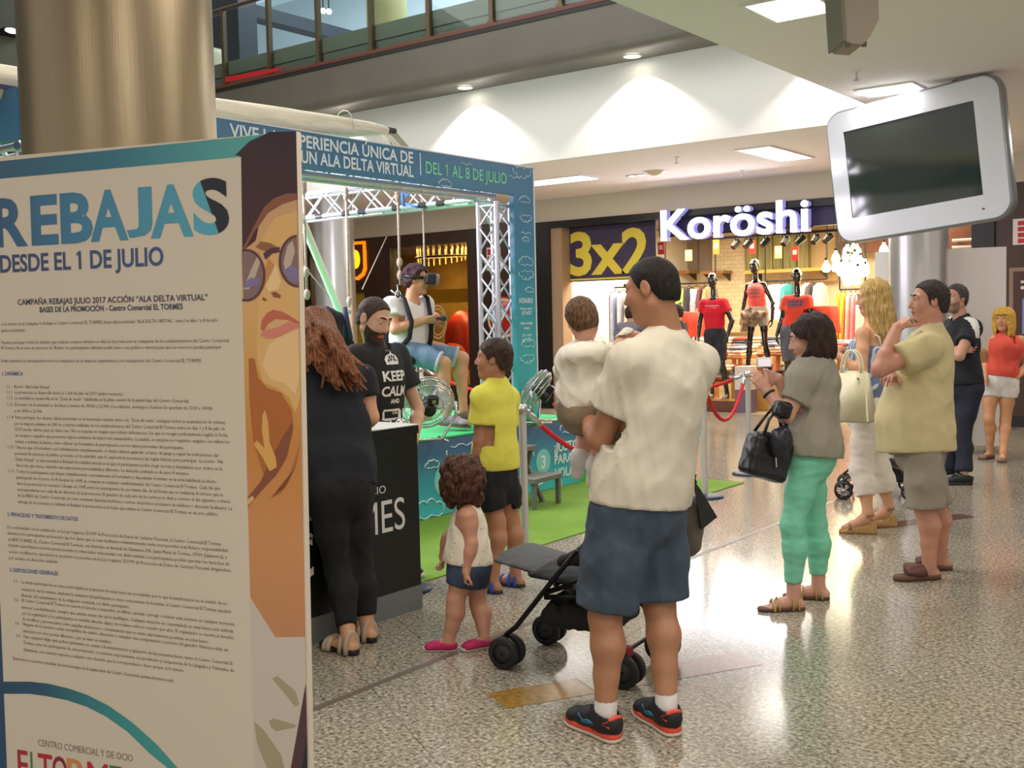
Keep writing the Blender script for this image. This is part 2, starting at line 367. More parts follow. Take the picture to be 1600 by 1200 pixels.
# things seen on the upper storey through the balustrade
f = MB(); f.cyl((-12.45, 13.2, 5.2), (-12.45, 13.2, 9.2), 0.33, n=40); struct('pillar_upper', f, mat('upper_pillar', (206, 196, 140), 0.4))
dark = mat('dark_blue_frame', (54, 58, 70), 0.5)
b0 = pY(366, 20, 12.2); f = MB(); f.bb((b0.x - 0.25, 12.2, b0.z), (b0.x + 0.05, 17.9, b0.z + 0.22)); f.bb((b0.x - 0.6, 12.2, 5.2), (b0.x + 0.1, 12.6, 9.2)); struct('wall_upper_kiosk', f, dark)
up = MB(); up.rbox((-15.3, 11.72, 5.685), (0.75, 0.5, 0.95), 0.12); tag(up.build('upper_armchair', mat('cream_leather', (210, 198, 172), 0.5)), 'cream rounded armchair behind the balustrade beside the steel column', 'armchair')
for i, (u, v, Y) in enumerate([(505, 17, 13.4), (514, 18, 13.4)]):
    p = pY(u, v, 12.6); l = thing('upper_lamp', 'small round lamp glowing on the upper storey, %s of the close pair' % ('left' if i == 0 else 'right'), 'lamp', p, 0, 'upper storey lamps')
    f = MB(); f.ell((0, 0, 0), (0.045, 0.045, 0.045)); f.build('bulb', mat('warm_bulb', (255, 240, 200), 0.3, emit=6), l)
    f = MB(); f.cyl((0, 0, 0.04), (0, 0, 0.25), 0.012); f.build('stem', bronze, l)
# far left side of the atrium
olive = mat('olive_wall', (70, 70, 54), 0.6, var=0.1, vscale=1)
f = MB(); f.bb((-19.2, -8, 0), (-19, 24, 5.2)); f.bb((-19.2, -8, 5.2), (-19, 10.5, 9.4)); struct('wall_left', f, olive)
f = MB(); f.bb((-19.0, -8, 5.9), (-18.9, 10.5, 6.0)); struct('trim_10', f, mat('grey_rail', (150, 152, 146), 0.5))
f = MB(); f.bb((-19.0, -8, 3.2), (-18.8, 24, 3.9)); struct('trim_11', f, white)
for i, (u, v) in enumerate([(18, 48), (30, 50), (43, 51)]):
    p = pX(u, v, -18.6); l = thing('wall_spotlight', '%s small warm spotlight of three glowing high left of the steel column' % ['leftmost', 'middle', 'rightmost'][i], 'spotlight', p, 0, 'three spotlights high on the left')
    f = MB(); f.ell((0.0, 0, 0), (0.05, 0.12, 0.045)); f.build('bulb', mat('warm_bulb', (255, 240, 200)), l)
    f = MB(); f.bb((-0.4, -0.1, -0.01), (0.0, 0.1, 0.05)); f.build('bracket', mat('black_metal', (24, 24, 25), 0.4, 0.6), l)

# ceiling troffers, sprinklers, detector, downlights
lightm = mat('troffer_glow', (255, 252, 244), 0.4, emit=3.0, ecol=(255, 250, 238)); frame_w = mat('white_frame', (232, 230, 226), 0.5)
def troffer(label, c, sx, sy):
    l = thing('ceiling_light', label, 'ceiling light', (c[0], c[1], CZ), 0, 'recessed ceiling lights')
    f = MB(); f.bb((-sx / 2, -sy / 2, -0.012), (sx / 2, sy / 2, -0.006)); f.build('diffuser', lightm, l)
    f = MB(); e = 0.03
    for a, b in (((-sx / 2 - e, -sy / 2 - e), (sx / 2 + e, -sy / 2)), ((-sx / 2 - e, sy / 2), (sx / 2 + e, sy / 2 + e)), ((-sx / 2 - e, -sy / 2), (-sx / 2, sy / 2)), ((sx / 2, -sy / 2), (sx / 2 + e, sy / 2))):
        f.bb((a[0], a[1], -0.016), (b[0], b[1], 0)); 
    f.build('frame', frame_w, l)
troffer('square lit ceiling panel beside the grey loudspeaker', (-2.86, 6.83), 0.42, 0.5)
troffer('small square ceiling panel just above the hanging screen', (-3.25, 9.95), 0.46, 0.36)
troffer('long lit ceiling panel above the last letters of the white shop sign', (-5.65, 12.95), 0.42, 1.3)
troffer('long lit ceiling panel right of the blue banner corner', (-9.15, 13.1), 1.3, 0.5)
for lx, ly in ((0.3, 0.3), (-1.6, 3.0), (1.2, 4.6), (2.4, 0.0), (0.4, 8.2), (-1.4, -2.2)): troffer('square fill light panel added to the near ceiling, out of view', (lx, ly), 1.2, 1.2)  # panels of the added fill lamps, none of them in view
troffer('lit ceiling panel seen at the right edge behind the screen', (-1.2, 12.6), 0.5, 1.2)
chrome = mat('chrome', (205, 205, 208), 0.18, 1.0)
def sprinkler(label, p):
    s = thing('sprinkler', label, 'sprinkler', (p[0], p[1], CZ), 0, 'ceiling sprinklers')
    f = MB(); f.lathe((0, 0, 0), [(0, -0.012), (0.035, -0.012), (0.04, 0)], 20); f.build('escutcheon', frame_w, s)
    f = MB(); f.cyl((0, 0, -0.01), (0, 0, -0.075), 0.008); f.lathe((0, 0, -0.08), [(0, 0.006), (0.022, 0.004), (0.024, 0)], 16); f.build('nozzle', chrome, s)
sprinkler('sprinkler head in the pinkish ceiling over the letter o of the sign', (-6.69, 12.3)); sprinkler('sprinkler head nearest the shop front ceiling edge', (-6.66, 14.14)); sprinkler('sprinkler head between the grey loudspeaker and the screen', (-3.21, 8.99))
d = thing('smoke_detector', 'cream dome smoke detector beside the small recessed spotlight', 'smoke detector', (-7.55, 13.29, CZ))
f = MB(); f.lathe((0, 0, 0), [(0, -0.07), (0.06, -0.06), (0.11, -0.03), (0.13, 0)], 28); f.build('dome', mat('cream_plastic', (224, 214, 180), 0.4), d)
f = MB(); f.lathe((0, 0, 0), [(0.13, -0.008), (0.17, -0.008), (0.17, 0)], 28); f.build('base', frame_w, d)
def downlight(label, p, z, r=0.11, glow=12.0, grp='downlights'):
    l = thing('downlight', label, 'downlight', (p[0], p[1], z), 0, grp)
    f = MB(); f.lathe((0, 0, 0), [(0, -0.006), (r * 0.78, -0.006)], 28); f.build('lens', mat('downlight_glow_%g' % glow, (255, 250, 236), 0.4, emit=glow, ecol=(255, 248, 230)), l)
    f = MB(); f.lathe((0, 0, 0), [(r * 0.78, -0.006), (r * 0.85, -0.016), (r, -0.012), (r, 0)], 28); f.build('ring', frame_w, l)
downlight('recessed downlight in the dark soffit above the banner date', (-9.16, 11.16), 4.575); downlight('recessed downlight in the dark soffit above the shop name letters', (-6.63, 11.16), 4.575)
l = thing('twin_spotlight', 'small recessed twin spotlight left of the smoke detector', 'spotlight', (-7.95, 13.45, CZ))
f = MB(); f.rbox((0, 0, -0.008), (0.3, 0.15, 0.016), 0.007); f.build('plate', frame_w, l)
for sx in (-0.07, 0.07):
    f = MB(); f.lathe((sx, 0, -0.018), [(0, -0.004), (0.045, 0.0)], 20); f.build('lens', mat('downlight_glow_12', (255, 250, 236)), l)

# brushed steel columns
steel = mat('brushed_steel', (146, 130, 104), 0.34, 0.82, var=0.05, vscale=3, stretch=(60, 60, 0.6), bump=0.05, bscale=4)
def column(name, c, r, h, m):
    f = MB(); f.cyl((c[0], c[1], 0), (c[0], c[1], h), r, n=96); f.cyl((c[0], c[1], 0), (c[0], c[1], 0.08), r + 0.012, n=96); struct(name, f, m)
column('pillar_1', (-3.27, 2.16), 0.31, 5.4, steel)
column('pillar_2', (-3.58, 11.87), 0.30, CZ, mat('pale_steel', (204, 200, 198), 0.3, 0.7, var=0.05, vscale=3, stretch=(60, 60, 0.6)))
column('pillar_3', (-12.45, 11.87), 0.31, CZ, mat('pale_steel', (204, 200, 198)))
# grey loudspeaker on the near soffit
ls = thing('ceiling_loudspeaker', 'grey wedge loudspeaker fixed under the white soffit at top right', 'loudspeaker', (-2.50, 6.90, CZ))
f = MB(); sp0 = px(1331, 20, 5.2); ls.location = sp0; WM[ls.name] = Matrix.LocRotScale(sp0, Euler((0, 0, math.radians(37.3))), None); ls.rotation_euler = (0, 0, math.radians(37.3))
f.prism([(-0.092, 0.25), (-0.065, -0.155), (-0.055, -0.168), (0.02, -0.175), (0.052, -0.14), (0.092, -0.06), (0.085, 0.25)], (0, 0.11, 0), (1, 0, 0), (0, 0, 1), 0.22)
f.build('cabinet', mat('grey_plastic', (150, 140, 124), 0.55), ls)
f = MB(); f.prism([(-0.104, 0.25), (-0.077, -0.16), (-0.066, -0.16), (-0.092, 0.25)], (0, 0.125, 0), (1, 0, 0), (0, 0, 1), 0.25); f.build('front_grille', mat('grey_grille', (118, 110, 98), 0.6), ls)
for x0, z0 in ((-0.05, -0.172), (0.026, -0.172)):
    f = MB(); f.rbox((x0, -0.10, z0), (0.022, 0.02, 0.025), 0.004); f.build('clip', mat('dark_grey', (84, 80, 74), 0.5), ls)
f = MB(); f.cyl((0.0, 0, 0.2), (0, 0, CZ - sp0.z), 0.02); f.build('hanger', mat('dark_grey', (84, 80, 74), 0.5), ls)

# ---------------------------------------------------------------- hanging screen
TVS = 1.72
tx = Vector((0.986, -0.141, 0.086)).normalized(); ty = Vector((-0.023, -0.051, 0.998)); ty = (ty - tx * ty.dot(tx)).normalized(); tn = tx.cross(ty)
tvc = Vector((-1.78, 5.77, 2.319 - 1.57)) * TVS + Vector((0, 0, 1.57))
tvR = Matrix((tx, tn * -1, ty)).transposed()   # local x right, y away, z up
tv = thing('hanging_screen', 'big white framed information screen hanging from the ceiling, switched off', 'screen', tvc, tvR.to_euler())
def rrect(x0, x1, y0, y1, r, n=8):
    pts = []
    for cx, cy, a0 in ((x1 - r, y1 - r, 0), (x0 + r, y1 - r, 90), (x0 + r, y0 + r, 180), (x1 - r, y0 + r, 270)):
        for i in range(n + 1):
            a = math.radians(a0 + 90 * i / n); pts.append((cx + r * math.cos(a), cy + r * math.sin(a)))
    return pts
k = TVS; hw, hh = 0.35 * k, 0.232 * k
ox0, ox1, oy0, oy1 = -0.44 * k, 0.475 * k, -0.352 * k, 0.338 * k
def ringmesh(f, outer, inner, y):
    n = len(outer); f.add([(p[0], y, p[1]) for p in outer] + [(p[0], y, p[1]) for p in inner], [(i, (i + 1) % n, n + (i + 1) % n, n + i) for i in range(n)], False)
f = MB(); out = rrect(ox0, ox1, oy0, oy1, 0.085 * k); inn = rrect(-hw, hw, -hh, hh, 0.004)
ringmesh(f, out, inn, -0.01); inn2 = inn
n = len(inn); f.add([(p[0], -0.01, p[1]) for p in inn] + [(p[0], 0.02, p[1]) for p in inn], [(i, n + i, n + (i + 1) % n, (i + 1) % n) for i in range(n)], False)
f.build('bezel', mat('gloss_white', (226, 226, 238), 0.16, coat=0.6), tv)
f = MB(); f.add([(-hw, 0.0, -hh), (hw, 0.0, -hh), (hw, 0.0, hh), (-hw, 0.0, hh)], [(0, 1, 2, 3)]); f.build('screen', mat('dark_screen', (46, 52, 44), 0.06, spec=0.8), tv)
f = MB(); rings = []
for dx, y in ((0, -0.01), (0.012, -0.004), (0.022, 0.02), (0.024, 0.09), (0.012, 0.13), (-0.06, 0.15)):
    rings.append([(p[0], y, p[1]) for p in rrect(ox0 - dx, ox1 + dx, oy0 - dx, oy1 + dx, 0.085 * k + dx)])
vs_ = [p for r in rings for p in r]; n = len(rings[0])
f.add(vs_, [(a * n + i, a * n + (i + 1) % n, (a + 1) * n + (i + 1) % n, (a + 1) * n + i) for a in range(len(rings) - 1) for i in range(n)], True)
f.add(rings[-1], [tuple(range(n))], False); f.build('housing', mat('silver_housing', (150, 152, 158), 0.3, 0.3), tv)
f = MB(); f.cyl((0.4, 0.17, 0.0), (0.4, 0.17, 0.75), 0.03); f.box((0.4, 0.16, 0.05), (0.3, 0.03, 0.3)); f.build('ceiling_mount', mat('dark_grey', (84, 80, 74), 0.5), tv)
f = MB(); f.rbox((0.345 * k, -0.013, -0.30 * k), (0.02, 0.008, 0.012), 0.003); f.build('sensor', mat('black_plastic', (18, 18, 19), 0.4), tv)

# ---------------------------------------------------------------- shop front walls
brownm = mat('dark_wood', (62, 40, 30), 0.35, var=0.25, vscale=3, stretch=(1, 1, 0.15)); blackm = mat('black_frame', (20, 17, 18), 0.35)
beige = mat('beige_bulkhead', (206, 196, 178), 0.75); tanm = mat('tan_post', (168, 138, 108), 0.5)
HZ = 3.14
f = MB(); f.bb((-26, SY, HZ), (9, SY + 0.25, CZ)); struct('wall_shop_front', f, beige)
f = MB(); f.bb((-10.97, SY - 0.02, 0), (-10.62, SY + 0.3, HZ)); struct('trim_12', f, blackm)
f = MB(); f.bb((-10.62, SY + 0.02, 0), (-10.40, SY + 0.3, HZ)); struct('trim_13', f, tanm)
f = MB(); f.bb((-10.97, SY - 0.03, HZ - 0.1), (-3.4, SY + 0.3, HZ + 0.01)); struct('trim_14', f, blackm)
f = MB(); f.bb((-8.6, SY + 0.12, HZ - 0.36), (-5.7, SY + 0.3, HZ - 0.1)); struct('trim_15', f, mat('sign_backing', (58, 48, 84), 0.5))
f = MB(); f.bb((-3.86, SY - 0.04, 0), (-3.58, SY + 0.3, HZ)); struct('trim_16', f, blackm)
f = MB(); f.bb((-3.58, SY, 0), (9, SY + 0.25, HZ)); struct('wall_right', f, brownm)
f = MB(); f.bb((-3.58, SY - 0.02, 0), (9, SY, 0.14)); struct('baseboard_right', f, blackm)
# shop interior shell
f = MB(); f.bb((-10.62, 20.0, 0), (-3.3, 20.2, CZ)); struct('wall_shop_back', f, mat('shop_cream', (226, 206, 166), 0.7, var=0.05))
f = MB(); f.bb((-10.66, SY + 0.3, 0), (-10.55, 20.2, CZ)); struct('wall_shop_left', f, mat('shop_white', (232, 224, 206), 0.7))
f = MB(); f.bb((-3.5, SY + 0.25, 0), (-3.3, 20.2, CZ)); struct('wall_shop_right', f, mat('shop_wood', (120, 70, 40), 0.5, var=0.2, vscale=4))
f = MB(); f.bb((-10.6, SY + 0.3, 3.16), (-3.4, 20.0, 3.2)); struct('ceiling_shop', f, mat('shop_ceiling', (120, 104, 84), 0.8))
f = MB(); f.bb((-10.5, SY + 0.3, 0.0), (-3.5, 20.0, 0.004)); struct('floor_shop', f, mat('shop_floor', (206, 186, 150), 0.25))
# back wall cladding: grey panels, brick pier, olive panels, shelves
def wallpart(name, u0, u1, v0, v1, Y, t, m):
    a = pY(u0, v1, Y); b = pY(u1, v0, Y); f = MB(); f.bb((a.x, Y, a.z), (b.x, Y + t, b.z)); return struct(name, f, m)
brick = bpy.data.materials.new('cream_brick'); brick.use_nodes = True
_t = brick.node_tree; _b = nd(_t, 'ShaderNodeTexBrick'); _b.inputs['Scale'].default_value = 3.2; _b.inputs['Color1'].default_value = lin((236, 218, 178)); _b.inputs['Color2'].default_value = lin((226, 204, 160)); _b.inputs['Mortar'].default_value = lin((196, 172, 128)); _b.inputs['Mortar Size'].default_value = 0.012
_tc = nd(_t, 'ShaderNodeTexCoord'); _mp = nd(_t, 'ShaderNodeMapping'); _mp.inputs['Rotation'].default_value = (math.radians(90), 0, 0); _t.links.new(_tc.outputs['Object'], _mp.inputs[0]); _t.links.new(_mp.outputs[0], _b.inputs[0]); _t.links.new(_b.outputs[0], _t.nodes['Principled BSDF'].inputs['Base Color'])
greyp = mat('grey_brown_panel', (150, 134, 116), 0.6, var=0.12, vscale=2)
oliv = mat('olive_panel', (150, 140, 78), 0.5, var=0.35, vscale=5, stretch=(3, 1, 0.3))
for i, (a, b) in enumerate(((1030, 1047), (1049, 1072), (1074, 1090), (1092, 1113))): wallpart('wall_panel_%d' % (i + 1), a, b, 360, 424, 19.8, 0.15, greyp)
wallpart('wall_brick', 1114, 1163, 350, 520, 19.7, 0.28, brick)
for i, (a, b) in enumerate(((1164, 1183), (1185, 1206), (1208, 1222), (1224, 1244), (1246, 1262))): wallpart('wall_panel_%d' % (i + 5), a, b, 362, 424, 19.6, 0.15, oliv)
wallpart('wall_shop_plain', 1263, 1306, 350, 440, 19.75, 0.12, mat('shop_tan', (206, 176, 122), 0.6))
wallpart('trim_17', 1306, 1400, 372, 396, 19.4, 0.3, mat('shop_wood', (120, 70, 40)))
def shelf(label, u0, u1, v, Y, dep_, m, grp='shop wall shelves'):
    a = pY(u0, v, Y); b = pY(u1, v, Y); c = ((a.x + b.x) / 2, Y, a.z)
    s = thing('wall_shelf', label, 'shelf', c, 0, grp); w = b.x - a.x
    f = MB(); f.bb((-w / 2, 0, -0.06), (w / 2, dep_, 0.0)); f.build('board', m, s)
    for x in (-w * 0.4, w * 0.4):
        f = MB(); f.prism([(0, -0.06), (dep_ * 0.9, -0.06), (dep_ * 0.9, -0.2)], (x, 0.02, 0), (0, 1, 0), (0, 0, 1), 0.02); f.build('bracket', blackm, s)
    return s
oak = mat('oak_shelf', (160, 112, 62), 0.45, var=0.15, vscale=6); ylw = mat('yellow_shelf', (214, 172, 74), 0.4)
shelf('brown wooden wall shelf under the grey panels of the shop', 1040, 1076, 424, 19.35, 0.42, oak); shelf('narrow wooden wall shelf beside the cream brick pier', 1094, 1130, 424, 19.3, 0.4, oak)
shelf('long yellow shelf under the olive panels', 1163, 1292, 423, 19.2, 0.42, ylw)

# letters, emissive channel letters of the shop name
sign = thing('shop_sign', 'white glowing shop name letters above the clothes shop entrance', 'sign', (-8.45, SY - 0.16, 2.70))
glow = mat('letter_glow', (245, 246, 255), 0.4, emit=1.9, ecol=(236, 238, 255)); side = mat('letter_side', (170, 170, 226), 0.4, emit=0.3, ecol=(170, 170, 255))
_full = 'Koröshi'
vs_, fs_ = text_geo(_full, 1.0, bold=0.022, depth=0.0, res=5)
W0 = max(v[0] for v in vs_)
_w = [max(v[0] for v in text_geo(_full[:i + 1], 1.0, bold=0.022, res=2)[0]) for i in range(len(_full))]
kx = 2.42 / W0; caph = max(v[1] for v in text_geo('K', 1.0, bold=0.022, res=2)[0]); ky = 0.455 / caph
for i, ch in enumerate(_full):
    g, fc = text_geo(ch, 1.0, bold=0.022, depth=0.0, res=5); x1 = _w[i]; gx = max(v[0] for v in g)
    lv = [((v[0] - gx + x1) * kx, 0, v[1] * ky) for v in g]
    f = MB(); f.add([(x, -0.005, z) for x, y, z in lv], fc, False)
    fo = f.build('letter', glow, sign)
    g2, fc2 = text_geo(ch, 1.0, bold=0.022, depth=0.5, res=4); lv2 = [((v[0] - gx + x1) * kx, 0.06 - v[2] * 0.12, v[1] * ky) for v in g2]
    f = MB(); f.add(lv2, fc2, False); f.build('letter_can', side, fo)
f = MB(); f.cyl((0.0, 0.1, 0.34), (2.45, 0.1, 0.34), 0.012); f.cyl((0.0, 0.1, 0.06), (2.45, 0.1, 0.06), 0.012); f.build('rail', mat('black_metal', (24, 24, 25)), sign)
area('sign_glow', (-7.25, SY - 0.5, 2.9), 2.3, 26, (0.90, 0.90, 1.0), (-7.25, SY - 2.5, 2.0), 0.4)
# 3x2 banner in the window
a = pY(887, 441, 15.35); b = pY(1024, 345, 15.35)
bn = thing('window_banner', 'dark purple offer banner with big yellow lettering in the shop window', 'banner', (a.x, 15.35, a.z))
w, h = b.x - a.x, b.z - a.z
f = MB(); f.bb((0, 0, 0), (w, 0.012, h)); f.build('cloth', mat('purple_cloth', (62, 50, 78), 0.6, var=0.2, vscale=3), bn)
f = MB(); put_text(f, '3x2', (0.06, -0.006, 0.13), (1, 0, 0), (0, 0, 1), 0.98, fit=w - 0.18, bold=0.03); f.build('lettering', mat('yellow_print', (232, 208, 70), 0.5), bn)
f = MB(); f.bb((0.02, -0.008, 0.02), (w * 0.9, -0.002, 0.05)); f.build('stripe', mat('yellow_print', (232, 208, 70)), bn)
f = MB(); f.cyl((-0.05, 0.006, h), (w + 0.05, 0.006, h), 0.014); f.build('rod', mat('black_metal', (24, 24, 25)), bn)
for x in (0.1, w - 0.1):
    f = MB(); f.cyl((x, 0.006, h), (x, 0.006, 3.16 - a.z), 0.004, n=6); f.build('cord', mat('black_metal', (24, 24, 25)), bn)
# hanging tags
def hang_tag(u, v, Y, w, h, rgb, label, n):
    p = pY(u, v, Y); t = thing('price_card', label, 'card', p, 0, 'hanging offer cards')
    f = MB(); f.bb((-w / 2, -0.004, -h / 2), (w / 2, 0.004, h / 2)); f.build('card', mat('card_%d_%d' % (rgb[0], rgb[1]), rgb, 0.5), t)
    f = MB(); f.bb((-w * 0.3, -0.007, -h * 0.1), (w * 0.3, -0.0045, h * 0.25)); f.build('print', mat('card_print', (245, 236, 210), 0.5), t)
    f = MB(); f.cyl((0, 0, h / 2), (0, 0, 3.16 - p.z), 0.004, n=6); f.build('cord', mat('black_metal', (24, 24, 25)), t)
hang_tag(1033, 388, 15.8, 0.12, 0.2, (222, 62, 40), 'red hanging card just below the K of the shop sign', 0); hang_tag(1119, 386, 16.6, 0.11, 0.24, (226, 118, 40), 'orange hanging card in front of the cream brick pier', 1)
hang_tag(1175, 386, 16.4, 0.11, 0.22, (226, 74, 48), 'red hanging card left of the tall mannequin head', 2); hang_tag(1242, 396, 16.4, 0.11, 0.22, (226, 66, 44), 'red hanging card above the mannequin with printed tee', 3)
hang_tag(1076, 399, 17, 0.13, 0.19, (222, 190, 96), 'yellow ticket hanging before the grey wall panels', 4); hang_tag(1216, 394, 17, 0.12, 0.2, (224, 196, 104), 'yellow ticket hanging between two red cards', 5)
# spotlights on the track
tr = thing('light_track', 'black light track under the shop name letters', 'light track', pY(1215, 366, 16.2))
f = MB(); f.bb((-1.6, -0.02, -0.02), (1.1, 0.02, 0.02)); f.build('rail', blackm, tr); trz = tr.location.z
f = MB()
for x in (-1.3, 0.9): f.cyl((x, 0, 0), (x, 0, 3.16 - trz), 0.012)
f.build('drop_rod', blackm, tr)
proto = None
ordn = ['first', 'second', 'third', 'fourth', 'fifth', 'sixth', 'seventh']
for i, u in enumerate((1149, 1168, 1195, 1227, 1250, 1274, 1293)):
    p = pY(u, 372, 16.2); lab = '%s black track spotlight counted from the letter r' % ordn[i]
    if proto is None:
        proto = thing('track_spotlight', lab, 'spotlight', (p.x, 16.2, trz - 0.02), 0, 'track spotlights under the shop sign')
        f = MB(); f.cyl((0, 0, 0), (0, 0, -0.07), 0.01); f.build('arm', blackm, proto)
        f = MB(); f.cyl((-0.02, -0.05, -0.15), (0.02, 0.06, -0.05), 0.045, 0.06, n=18); f.build('head', blackm, proto)
    else: dup(proto, (p.x, 16.2, trz - 0.02), random.uniform(-0.5, 0.5), lab)

# ---------------------------------------------------------------- garments on rails
def ring_loft(f, rings, n=20, cap=True):
    """rings: [(cx, cy, z, rx, ry, wave)]"""
    vs = []
    for cx, cy, z, rx, ry, wv in rings:
        for j in range(n):
            t = 2 * math.pi * j / n; k = 1 + wv * math.sin(7 * t + z * 3)
            vs.append((cx + rx * math.cos(t), cy + ry * k * math.sin(t), z))
    f.add(vs, [(i * n + j, (i + 1) * n + j, (i + 1) * n + (j + 1) % n, i * n + (j + 1) % n) for i in range(len(rings) - 1) for j in range(n)], True)
    if cap: f.add(vs[:n], [tuple(range(n))], False); f.add(vs[-n:], [tuple(range(n - 1, -1, -1))], False)
def garment(kind, label, m, p, rz, grp):
    g = thing('hanging_' + kind, label, 'garment', p, rz, grp)
    f = MB(); f.tube([(0.0, 0, 0.05), (0.015, 0, 0.06), (0.02, 0, 0.045), (0, 0, 0.03), (0, 0, 0.0), (-0.19, 0, -0.06)], 0.006, 6); f.tube([(0, 0, 0), (0.19, 0, -0.06)], 0.006, 6); f.build('hanger', blackm, g)
    f = MB()
    if kind == 'trousers':
        ring_loft(f, [(0, 0, -0.06, 0.19, 0.03, .1), (0, 0, -0.2, 0.2, 0.045, .1), (0, 0, -0.3, 0.2, 0.045, .15)])
        for s in (-1, 1): ring_loft(f, [(s * 0.1, 0, -0.28, 0.1, 0.045, .1), (s * 0.115, 0, -0.6, 0.085, 0.04, .2), (s * 0.125, 0, -1.0, 0.075, 0.035, .2)])
    elif kind == 'shirt':
        ring_loft(f, [(0, 0, -0.01, 0.05, 0.03, 0), (0, 0, -0.05, 0.18, 0.045, .05), (0, 0, -0.2, 0.21, 0.06, .15), (0, 0, -0.65, 0.22, 0.06, .3)])
        for s in (-1, 1): ring_loft(f, [(s * 0.17, 0, -0.07, 0.05, 0.04, 0), (s * 0.22, 0, -0.25, 0.055, 0.04, .1), (s * 0.235, 0, -0.42, 0.05, 0.035, .1)])
    else:
        ring_loft(f, [(0, 0, -0.01, 0.05, 0.03, 0), (0, 0, -0.05, 0.17, 0.035, .05), (0, 0, -0.4, 0.2, 0.035, .3), (0, 0, -1.05, 0.25, 0.04, .5)])
    f.build('cloth', m, g); return g
def cloth(name, rgb): return mat('cloth_' + name, rgb, 0.85, var=0.12, vscale=6, bump=0.25, bscale=12)
def rail(label, u0, u1, v, Y):
    a = pY(u0, v, Y); b = pY(u1, v, Y); r = thing('clothes_rail', label, 'clothes rail', ((a.x + b.x) / 2, Y, 0), 0, 'clothes rails in the shop'); w = (b.x - a.x) / 2; z = (a.z + b.z) / 2
    f = MB(); f.cyl((-w, 0, z), (w, 0, z), 0.014, n=10); f.build('bar', blackm, r)
    for s in (-1, 1):
        f = MB(); f.cyl((s * w, 0, z), (s * w, 0, 3.16), 0.014, n=10); f.build('drop_rod', blackm, r)
    return z
GC = {}
def on_rail(items, Y, z, grp, where):
    for i, (u, kind, cname, rgb, rz) in enumerate(items):
        p = pY(u, 470, Y); GC.setdefault((where, cname, kind), 0); GC[(where, cname, kind)] += 1
        garment(kind, '%s %s hanging %s' % (cname, kind, where) , cloth(cname.replace(' ', '_'), rgb), (p.x, Y + random.uniform(-.02, .02), z - 0.045), rz if rz < .4 else 1.5, grp)
z = rail('clothes rail behind the yellow offer banner', 885, 1012, 450, 17.0)
on_rail([(889, 'dress', 'dark red', (150, 34, 26), 1.2), (896, 'dress', 'orange', (226, 92, 44), 1.0), (905, 'dress', 'pale orange', (232, 118, 70), 0.9), (953, 'trousers', 'slate blue', (128, 134, 168), 0.6), (964, 'trousers', 'pale blue', (166, 172, 200), 0.6), (975, 'trousers', 'light grey', (186, 186, 200), 0.6), (986, 'trousers', 'stone', (200, 192, 176), 0.7), (998, 'trousers', 'charcoal', (70, 70, 82), 0.7)], 17.0, z, 'clothes behind the offer banner', 'on the rail below the offer banner')
z = rail('clothes rail under the grey wall panels', 1040, 1118, 443, 18.0)
on_rail([(1052, 'shirt', 'cream', (226, 214, 186), 0.7), (1064, 'trousers', 'lime green', (168, 190, 96), 0.15), (1077, 'trousers', 'dark', (60, 54, 60), 1.0), (1088, 'trousers', 'lilac', (196, 184, 190), 0.15), (1101, 'shirt', 'plum', (90, 46, 52), 0.9), (1110, 'shirt', 'olive print', (140, 128, 90), 0.8)], 18.0, z, 'clothes under the grey panels', 'on the rail left of the brick pier')
z = rail('clothes rail behind the tall mannequin', 1196, 1292, 438, 18.4)
on_rail([(1198, 'shirt', 'grey print', (150, 142, 130), 0.9), (1213, 'shirt', 'white', (240, 234, 224), 0.3), (1226, 'shirt', 'mint', (170, 206, 196), 0.9), (1233, 'shirt', 'teal', (60, 140, 150), 1.0), (1262, 'shirt', 'ivory', (236, 228, 208), 0.6), (1271, 'shirt', 'black print', (70, 64, 66), 0.8), (1282, 'shirt', 'pale grey', (206, 200, 192), 0.5)], 18.4, z, 'tops behind the mannequins', 'on the rail behind the mannequins')
z = rail('clothes rail below the cluster of glass lamps', 1312, 1352, 452, 18.0)
on_rail([(1314, 'dress', 'mustard', (206, 160, 44), 0.9), (1321, 'dress', 'gold', (196, 148, 50), 0.9), (1329, 'dress', 'pink', (232, 150, 150), 0.7), (1337, 'dress', 'rose', (222, 120, 128), 0.6), (1345, 'dress', 'pale pink', (236, 184, 176), 0.7)], 18.0, z, 'dresses below the glass lamps', 'on the rail below the glass lamps')
z = rail('clothes rail at the far right of the shop entrance', 1520, 1537, 475, 16.2)
on_rail([(1522, 'dress', 'red', (200, 40, 36), 1.2), (1527, 'dress', 'scarlet', (222, 56, 44), 1.2), (1533, 'dress', 'coral', (238, 130, 96), 1.2)], 16.2, z, 'red dresses at the shop entrance', 'on the rail right of the white panel')
# bright lit white display board
a = pY(909, 512, 17.6); b = pY(946, 442, 17.6); f = MB(); f.bb((a.x, 17.6, a.z), (b.x, 17.64, b.z))
dp = thing('light_board', 'bright white display board behind the rail under the offer banner', 'display board', ((a.x + b.x) / 2, 17.6, 0)); f.build('panel', mat('light_board', (255, 252, 244), 0.5, emit=1.1, ecol=(255, 250, 240)), dp, True)
f = MB(); 
for x in (a.x + 0.05, b.x - 0.05): f.bb((x - 0.02, 17.61, 0.005), (x + 0.02, 17.63, a.z))
f.build('stand', blackm, dp, True)
